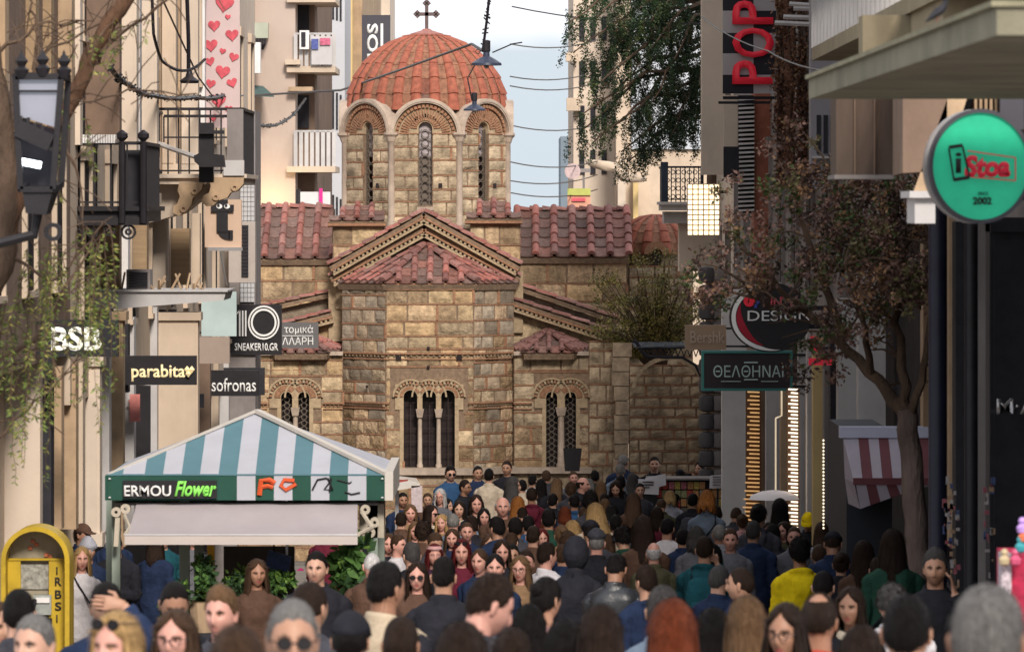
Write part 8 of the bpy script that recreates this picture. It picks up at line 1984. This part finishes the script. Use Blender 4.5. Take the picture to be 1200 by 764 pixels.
(625, 616, 20, 178, 'm', 'fade', 'darkbrown', 'coat', 'brown', 'stand', 'person with brown faded haircut left of the blondish heads', dict(skin=0)),
(604, 606, 20, 180, 'm', 'short', 'black', 'coat', 'charcoal', 'stand', 'black haired person behind the auburn curls', {}),
(658, 615, 20, 178, 'f', 'bun', 'lightbrown', 'coat', 'tan', 'stand', 'sandy blonde tied head left of centre right', {}),
(671, 610, 18, 175, 'f', 'bob', 'blonde', 'coat', 'brown', 'stand', 'person with darker blonde bob behind the sandy head', {}),
(666, 623, 23, 178, 'f', 'shoulder', 'brown', 'coat', 'navy', 'stand', 'brown rounded head in front of the two sandy heads', {}),
(675, 630, 29, 178, 'f', None, 'black', 'coat', 'black', 'stand', 'person wearing a black headscarf, back turned', dict(hw='headscarf', hwcol='black')),
(693, 609, 22, 178, 'm', 'caphair', 'black', 'coat', 'charcoal', 'stand', 'person with black beret left of the grey cap', dict(hw='beret', hwcol='black')),
(699, 621, 24, 178, 'm', 'buzz', 'grey', 'coat', 'black', 'stand', 'person in grey flat cap with pink neck and long black coat', dict(hw='beret', hwcol='charcoal', skin=3)),
(709, 606, 13, 170, 'f', 'long', 'lightbrown', 'coat', 'tan', 'stand', 'person with long brown hair and plaid tan scarf right of the grey cap', {}),
(731, 614, 22, 180, 'm', 'curly', 'black', 'coat', 'green', 'stand', 'person with black hair wearing headphones, dark green jacket', dict(extras=('headset',))),
(750, 623, 20, 178, 'm', 'buzz', 'grey', 'coat', 'charcoal', 'stand', 'close cropped grey head right of the headphones', dict(skin=3)),
(766, 635, 20, 178, 'm', 'fringe', 'white', 'coat', 'olive', 'stand', 'bald head with olive patterned jacket', dict(skin=3)),
(641, 635, 24, 130, 'm', 'short', 'darkbrown', 'coat', 'white', 'stand', 'person in white jacket with pink ear turned to the right', dict(skin=3)),
(616, 644, 22, 0, 'm', 'short', 'darkbrown', 'coat', 'charcoal', 'stand', 'person with dark moustache and short hair facing the camera', dict(beard=True, skin=3)),
(580, 649, 24, -3, 'f', 'bun', 'black', 'coat', 'navy', 'stand', 'person with tied black hair facing out above the leather jacket', dict(skin=3)),
(610, 663, 23, -15, 'f', 'longwavy', 'lightbrown', 'coat', 'tan', 'stand', 'person with glasses and light brown hair facing left', dict(extras=('glasses',), skin=3)),
(640, 676, 37, 148, 'f', 'bun', 'black', 'shirt', 'pink', 'stand', 'person with pinned up black hair, white flower and pale pink top', dict(extras=('flower',), skin=1)),
(620, 708, 42, 178, 'f', 'long', 'black', 'coat', 'black', 'stand', 'person with long straight black hair before the pale pink top', {}),
(635, 663, 17, 10, 'f', 'shoulder', 'red', 'coat', 'maroon', 'stand', 'person with dark red hair peeking over the pinned up black hair', dict(skin=3)),
(704, 709, 50, 178, 'f', 'long', 'darkbrown', 'coat', 'black', 'stand', 'person with very long dark hair left of the bright red hair', {}),
(721, 646, 28, 180, 'm', 'fade', 'black', 'coat', 'leather', 'stand', 'person with black fade haircut in shiny leather jacket, back turned', dict(skin=2)),
(757, 662, 28, -150, 'm', 'short', 'darkbrown', 'hood', 'navy', 'stand', 'person with brown hair in navy hooded top turning left', dict(skin=1)),
(777, 686, 44, 172, 'm', 'short', 'darkgrey', 'coat', 'bluegrey', 'stand', 'grey haired head right behind the bright red hair', {}),
(788, 702, 64, 178, 'f', 'long', 'auburn', 'coat', 'black', 'stand', 'person with long bright red hair close to the camera', {}),
(836, 713, 42, 178, 'f', 'long', 'black', 'coat', 'black', 'stand', 'smooth long black hair right of the bright red hair', {}),
(843, 702, 26, 160, 'm', 'crop', 'darkgrey', 'coat', 'navy', 'stand', 'dark grey cropped head above the smooth long black hair', {}),
(826, 628, 25, 180, 'm', 'short', 'darkbrown', 'hood', 'teal', 'photo', 'person in teal jacket with backpack and raised hand', dict(extras=('backpack',))),
(782, 607, 18, 178, 'm', 'short', 'black', 'shirt', 'white', 'stand', 'person with black hair in white shirt right of the very long dark hair', {}),
(800, 625, 17, 178, 'm', 'short', 'black', 'coat', 'navy', 'stand', 'black haired person in navy left of the teal backpack', {}),
(812, 629, 17, 175, 'm', 'crop', 'brown', 'coat', 'charcoal', 'stand', 'brown cropped head just left of the teal backpack', {}),
(816, 617, 18, 178, 'f', 'bob', 'darkgrey', 'coat', 'grey', 'stand', 'grey brown head behind the teal backpack person', {}),
(839, 592, 16, 180, 'm', 'short', 'darkbrown', 'shirt', 'white', 'stand', 'person in white top beneath the blonde bob, back turned', {}),
(828, 573, 20, 176, 'f', 'bob', 'orange', 'shirt', 'bluegrey', 'stand', 'person with orange blonde bob and grey blue sweater', dict(extras=('bag_strap',))),
(812, 578, 13, 175, 'm', 'short', 'black', 'coat', 'black', 'stand', 'black haired person left of the orange blonde bob', {}),
(843, 614, 18, 178, 'm', 'buzz', 'grey', 'coat', 'lightgrey', 'stand', 'cropped grey head left of the man facing the camera', {}),
(856, 619, 19, -5, 'm', 'short', 'brown', 'coat', 'grey', 'stand', 'person with brown hair in grey coat facing the camera at right centre', dict(skin=3)),
(883, 610, 21, 178, 'm', 'short', 'darkgrey', 'coat', 'navy', 'stand', 'person with dark grey hair in navy coat, back turned', {}),
(889, 590, 20, 178, 'f', 'bun', 'black', 'hood', 'charcoal', 'stand', 'person with black gathered hair in charcoal hooded top below the parasol', {}),
(914, 584, 18, 178, 'f', 'long', 'black', 'coat', 'black', 'stand', 'person with long black hair under the right end of the parasol', {}),
(948, 600, 17, -15, 'm', 'caphair', 'brown', 'coat', 'black', 'down', 'person in mustard yellow cap looking down', dict(hw='cap', hwcol='yellow')),
(931, 617, 21, -10, 'm', 'crop', 'brown', 'coat', 'grey', 'stand', 'person with cropped brown hair facing out behind the yellow top', dict(skin=3)),
(937, 629, 26, 180, 'm', 'curly', 'black', 'hood', 'yellow', 'stand', 'person in bright yellow hooded top, back turned', {}),
(880, 645, 17, -30, 'f', 'shoulder', 'darkbrown', 'coat', 'black', 'stand', 'person with dark hair and tilted face left of the yellow top', dict(skin=3)),
(900, 643, 16, -10, 'f', 'long', 'darkbrown', 'coat', 'olive', 'stand', 'person with long dark hair in olive jacket beside the yellow top', dict(skin=3)),
(919, 641, 16, -35, 'f', 'long', 'darkbrown', 'coat', 'olive', 'stand', 'pale face in profile at the left shoulder of the yellow top', dict(skin=3)),
(868, 664, 30, -115, 'm', 'buzz', 'darkbrown', 'coat', 'navy', 'stand', 'shaven head in profile to the left with dark collar', dict(skin=1)),
(796, 550, 10, 170, 'm', 'caphair', 'black', 'coat', 'black', 'stand', 'person in black hat behind the magazine stand', dict(hw='beret', hwcol='black')),
(796, 559, 10, 20, 'f', 'bob', 'white', 'coat', 'lightgrey', 'stand', 'white haired person stooping behind the magazine stand', {}),
(820, 541, 11, -35, 'f', 'bun', 'black', 'coat', 'black', 'photo', 'person in black holding a camera at the church corner', dict(extras=('camera',))),
(875, 698, 50, 178, 'f', 'long', 'lightbrown', 'coat', 'black', 'stand', 'person with long light brown straight hair near the bottom right', {}),
(921, 709, 48, -30, 'f', 'longwavy', 'darkbrown', 'coat', 'black', 'stand', 'person with dark wavy hair and pale glasses at the bottom, facing out', dict(extras=('glasses',), skin=2)),
(960, 694, 54, 180, 'm', 'recede', 'darkbrown', 'hood', 'red', 'stand', 'person with thinning dark hair and a red collar, back turned', dict(skin=2)),
(965, 679, 28, 178, 'm', 'crop', 'black', 'coat', 'black', 'stand', 'cropped black head behind the thinning dark hair', {}),
(986, 677, 22, 165, 'f', 'bun', 'darkbrown', 'coat', 'black', 'stand', 'small tied dark head right of the thinning dark hair', {}),
(976, 620, 24, 178, 'm', 'fade', 'darkbrown', 'coat', 'navy', 'stand', 'person in black cap and broad navy jacket, back turned', dict(hw='cap', hwcol='black', skin=2)),
(997, 710, 34, -20, 'f', 'long', 'darkbrown', 'coat', 'black', 'stand', 'half hidden tanned face with long dark hair right of the red collar', dict(skin=2)),
(1000, 588, 20, 140, 'm', 'short', 'black', 'shirt', 'white', 'photo', 'person in white shirt holding up a phone before the striped awning', dict(extras=('phone_photo',), skin=2)),
(988, 612, 18, -50, 'm', 'short', 'darkbrown', 'coat', 'charcoal', 'stand', 'face in profile just above the black cap and navy jacket', dict(skin=3)),
(1020, 622, 20, 178, 'f', 'shoulder', 'black', 'coat', 'black', 'stand', 'black haired person under the striped awning, back turned', {}),
(1012, 634, 24, 178, 'f', 'longwavy', 'darkbrown', 'coat', 'brown', 'stand', 'person with dark brown wavy hair right of the navy jacket', {}),
(1046, 620, 28, 172, 'f', 'long', 'darkbrown', 'coat', 'green', 'stand', 'person with long dark hair and green top beside the tree trunk', {}),
(1086, 624, 25, -62, 'm', 'buzz', 'brown', 'coat', 'charcoal', 'stand', 'red cheeked shaven person right of the tree trunk, in profile', dict(skin=3)),
(1096, 643, 33, -6, 'm', 'quiff', 'darkgrey', 'coat', 'black', 'phone', 'bearded person with combed grey hair talking on a mobile phone', dict(extras=('phone',), beard=True, skin=1)),
(1121, 669, 19, 178, 'm', 'short', 'black', 'coat', 'black', 'stand', 'small black haired head right of the man on the phone', {}),
(1060, 666, 20, 60, 'm', 'recede', 'darkbrown', 'coat', 'maroon', 'stand', 'person with receding hair left of the man on the phone', dict(skin=3)),
(1047, 680, 34, 170, 'm', 'curly', 'darkgrey', 'coat', 'white', 'stand', 'curly greyish head behind the big black haired head', {}),
(1063, 697, 66, 178, 'm', 'short', 'black', 'coat', 'cream', 'stand', 'large out of focus black haired head with cream collar at lower right', dict(skin=1)),
(1158, 686, 92, 178, 'm', 'short', 'grey', 'coat', 'charcoal', 'stand', 'large out of focus grey haired head in the lower right corner', dict(skin=2)),
(1196, 682, 34, 175, 'f', 'bob', 'darkgrey', 'coat', 'charcoal', 'stand', 'grey brown head at the right frame edge', {}),
(1127, 694, 22, 175, 'm', 'caphair', 'white', 'coat', 'grey', 'stand', 'person in a small white cap left of the large grey head', dict(hw='beanie', hwcol='white')),
# people deeper in the crowd, seen between the others
(182, 650, 18, 170, 'f', 'shoulder', 'darkbrown', 'coat', 'navy', 'stand', 'dark haired person passing behind the left kiosk posts', {}),
(228, 655, 17, 20, 'm', 'short', 'brown', 'coat', 'grey', 'stand', 'brown haired person seen through the kiosk by the yellow post', dict(skin=3)),
(298, 640, 15, 15, 'f', 'long', 'lightbrown', 'coat', 'tan', 'stand', 'light brown haired person seen through the kiosk above the navy bag', dict(skin=3)),
(383, 648, 16, 175, 'm', 'short', 'black', 'coat', 'maroon', 'stand', 'black haired person in maroon behind the right side of the kiosk', {}),
(660, 640, 20, 178, 'm', 'short', 'brown', 'coat', 'navy', 'stand', 'brown head in navy left of the black headscarf', {}),
(712, 632, 18, 178, 'f', 'long', 'brown', 'coat', 'charcoal', 'stand', 'long brown hair between the grey cap and the headphones', {}),
(835, 655, 20, 178, 'f', 'bob', 'black', 'coat', 'maroon', 'stand', 'black bob in maroon below the man facing the camera', {}),
(960, 640, 20, 178, 'm', 'crop', 'brown', 'coat', 'grey', 'stand', 'cropped brown head between the yellow top and the navy jacket', {}),
(1030, 650, 24, 178, 'm', 'short', 'darkbrown', 'coat', 'brown', 'stand', 'dark brown head left of the long dark hair and green top', {}),
(455, 640, 18, 5, 'f', 'longwavy', 'brown', 'coat', 'charcoal', 'stand', 'brown wavy haired face just right of the kiosk edge', dict(skin=3)),
(530, 620, 17, -10, 'f', 'shoulder', 'brown', 'coat', 'navy', 'stand', 'brown haired face above the red haired one', dict(skin=3)),
(600, 648, 20, 8, 'm', 'short', 'black', 'coat', 'grey', 'stand', 'black haired face left of the dark moustache', dict(skin=1)),
(470, 600, 15, 170, 'm', 'short', 'darkbrown', 'coat', 'brown', 'stand', 'dark haired person left of the brown curly hair', {}),
(486, 612, 16, 10, 'f', 'shoulder', 'lightbrown', 'coat', 'charcoal', 'stand', 'sandy haired face left of the brown curly hair', dict(skin=3)),
(518, 608, 15, -20, 'f', 'long', 'blonde', 'coat', 'tan', 'stand', 'blonde face between the curly brown and cropped grey heads', dict(skin=3)),
(567, 596, 15, 8, 'f', 'shoulder', 'black', 'coat', 'bluegrey', 'stand', 'black haired face in grey blue right of the dark bob', dict(skin=3)),
(598, 622, 18, 178, 'm', 'short', 'brown', 'coat', 'tan', 'stand', 'brown head in tan coat behind the dark moustache', {}),
(547, 612, 17, 5, 'm', 'crop', 'brown', 'coat', 'navy', 'stand', 'brown cropped head facing out above the red haired one', dict(skin=3)),
(640, 612, 16, 178, 'f', 'long', 'auburn', 'coat', 'charcoal', 'stand', 'auburn long hair right of the brown faded haircut', {}),
(684, 600, 14, 178, 'm', 'short', 'brown', 'coat', 'lightgrey', 'stand', 'brown head in pale grey left of the wavy blonde hair', {}),
(708, 578, 12, 178, 'm', 'short', 'darkbrown', 'coat', 'bluegrey', 'stand', 'small dark head in grey blue right of the full curly head', {}),
(662, 597, 14, 178, 'f', 'bob', 'auburn', 'coat', 'maroon', 'stand', 'auburn bob in maroon before the blue hooded top', {}),
(870, 602, 15, 178, 'f', 'bun', 'brown', 'coat', 'pink', 'stand', 'small brown bun with pink coat by the white pilaster', {}),
(963, 612, 17, 160, 'f', 'shoulder', 'brown', 'coat', 'lightgrey', 'stand', 'brown haired person in pale grey right of the mustard cap', {}),
(690, 560, 10, 178, 'f', 'bob', 'grey', 'coat', 'cream', 'stand', 'small grey bob in cream right of the bald profile', {}),
(640, 551, 10, 178, 'm', 'short', 'brown', 'coat', 'charcoal', 'stand', 'small brown head left of the ash brown long hair', {}),
(612, 562, 12, 178, 'm', 'short', 'black', 'coat', 'cream', 'stand', 'small black head in cream by the grey brown profile', {}),
(750, 566, 12, 0, 'm', 'short', 'black', 'coat', 'charcoal', 'stand', 'small dark figure facing out beside the notices', dict(skin=0)),
(785, 574, 11, 178, 'f', 'bob', 'blonde', 'coat', 'lightgrey', 'stand', 'small blonde bob before the magazine rows', {}),
(775, 583, 13, 178, 'm', 'crop', 'brown', 'coat', 'olive', 'stand', 'cropped brown head in olive before the magazine rows', {}),
(553, 604, 17, 178, 'm', 'short', 'darkbrown', 'coat', 'black', 'stand', 'dark haired person behind the grey blue sweater', {}),
(648, 578, 13, 178, 'm', 'short', 'black', 'coat', 'black', 'stand', 'black haired person below the ash brown long hair', {}),
(612, 593, 14, 178, 'm', 'short', 'darkbrown', 'coat', 'navy', 'stand', 'dark head between the auburn curls and the maroon top', {}),
(716, 590, 15, 178, 'f', 'long', 'black', 'coat', 'black', 'stand', 'black long haired person right of the wavy blonde hair', {}),
(722, 603, 16, 178, 'm', 'short', 'black', 'coat', 'charcoal', 'stand', 'black haired person behind the headphones', {}),
(770, 596, 14, 178, 'f', 'shoulder', 'darkbrown', 'coat', 'maroon', 'stand', 'brown haired person left of the white shirt', {}),
(790, 585, 12, 170, 'm', 'short', 'black', 'coat', 'navy', 'stand', 'small black haired person before the magazine rows', {}),
(862, 596, 14, 178, 'm', 'short', 'brown', 'coat', 'charcoal', 'stand', 'small brown head at the foot of the white pilaster', {}),
(905, 612, 17, 178, 'f', 'long', 'black', 'coat', 'black', 'stand', 'black long haired person right of the dark grey hair', {}),
(663, 728, 50, 178, 'f', 'shoulder', 'black', 'coat', 'black', 'stand', 'black shoulder length hair at the bottom centre', {}),
(470, 722, 50, 178, 'm', 'crop', 'darkbrown', 'coat', 'navy', 'stand', 'cropped dark head right of the plain black cap at the bottom', {}),
(600, 735, 52, 178, 'm', 'short', 'darkbrown', 'coat', 'navy', 'stand', 'dark head at the lowest edge left of the long black hair', {}),
(1010, 735, 50, 178, 'f', 'bob', 'darkbrown', 'coat', 'black', 'stand', 'dark bob at the lowest edge left of the cream collar', {}),
]
# distances: from the head size, then eased so that nobody stands inside anybody
pl = []
for i, c in enumerate(CROWD):
    Y = F*.181/c[2]; Y = min(Y, 95.5)
    pl.append([c[0], c[1], Y, i])
def height_at(py, Y): return G(Y) - (py-HZ)*Y/F
HT = {}
for p in pl:     # ease the distance a little so that the person comes out at a human height
    Y0 = p[2]; best = None
    for k in range(-12, 13):
        Y = min(96, Y0*(1+k*.011)); h = height_at(p[1], Y); c = max(0, 1.60-h, h-1.82) + .25*abs(Y/Y0-1)
        if best is None or c < best[0]: best = (c, Y)
    p[2] = best[1]; p.append(best[1])
for _ in range(150):
    for a in range(len(pl)):
        for b in range(a+1, len(pl)):
            A, B = pl[a], pl[b]; dx = X(A[0], A[2])-X(B[0], B[2]); dy = A[2]-B[2]
            if abs(dx) < .46 and abs(dy) < .36:
                s = .03 if dy > 0 or (dy == 0 and a > b) else -.03
                for Q_, sg in ((A, 1), (B, -1)):
                    ny = Q_[2] + sg*s
                    if .92*Q_[4] < ny < 1.09*Q_[4] and 9.5 < ny < 96.4: Q_[2] = ny
hs = []
for p in pl:
    c = CROWD[p[3]]; h = height_at(p[1], p[2]); o = dict(c[11]); 
    hh = h - {'curly': .03, 'quiff': .02, 'short': .012, 'fade': .012, 'long': .012}.get(c[5], .006)
    if c[9] == 'down': hh += .015
    hs.append(h); hh = max(1.50, min(1.92, hh))
    person(c[0], c[1], c[2], c[3], c[4], c[5], c[6], c[7], c[8], c[9], c[10], Y=p[2], ht=hh, seed=p[3], **o)
print('people', len(pl), 'heights', min(hs), max(hs))
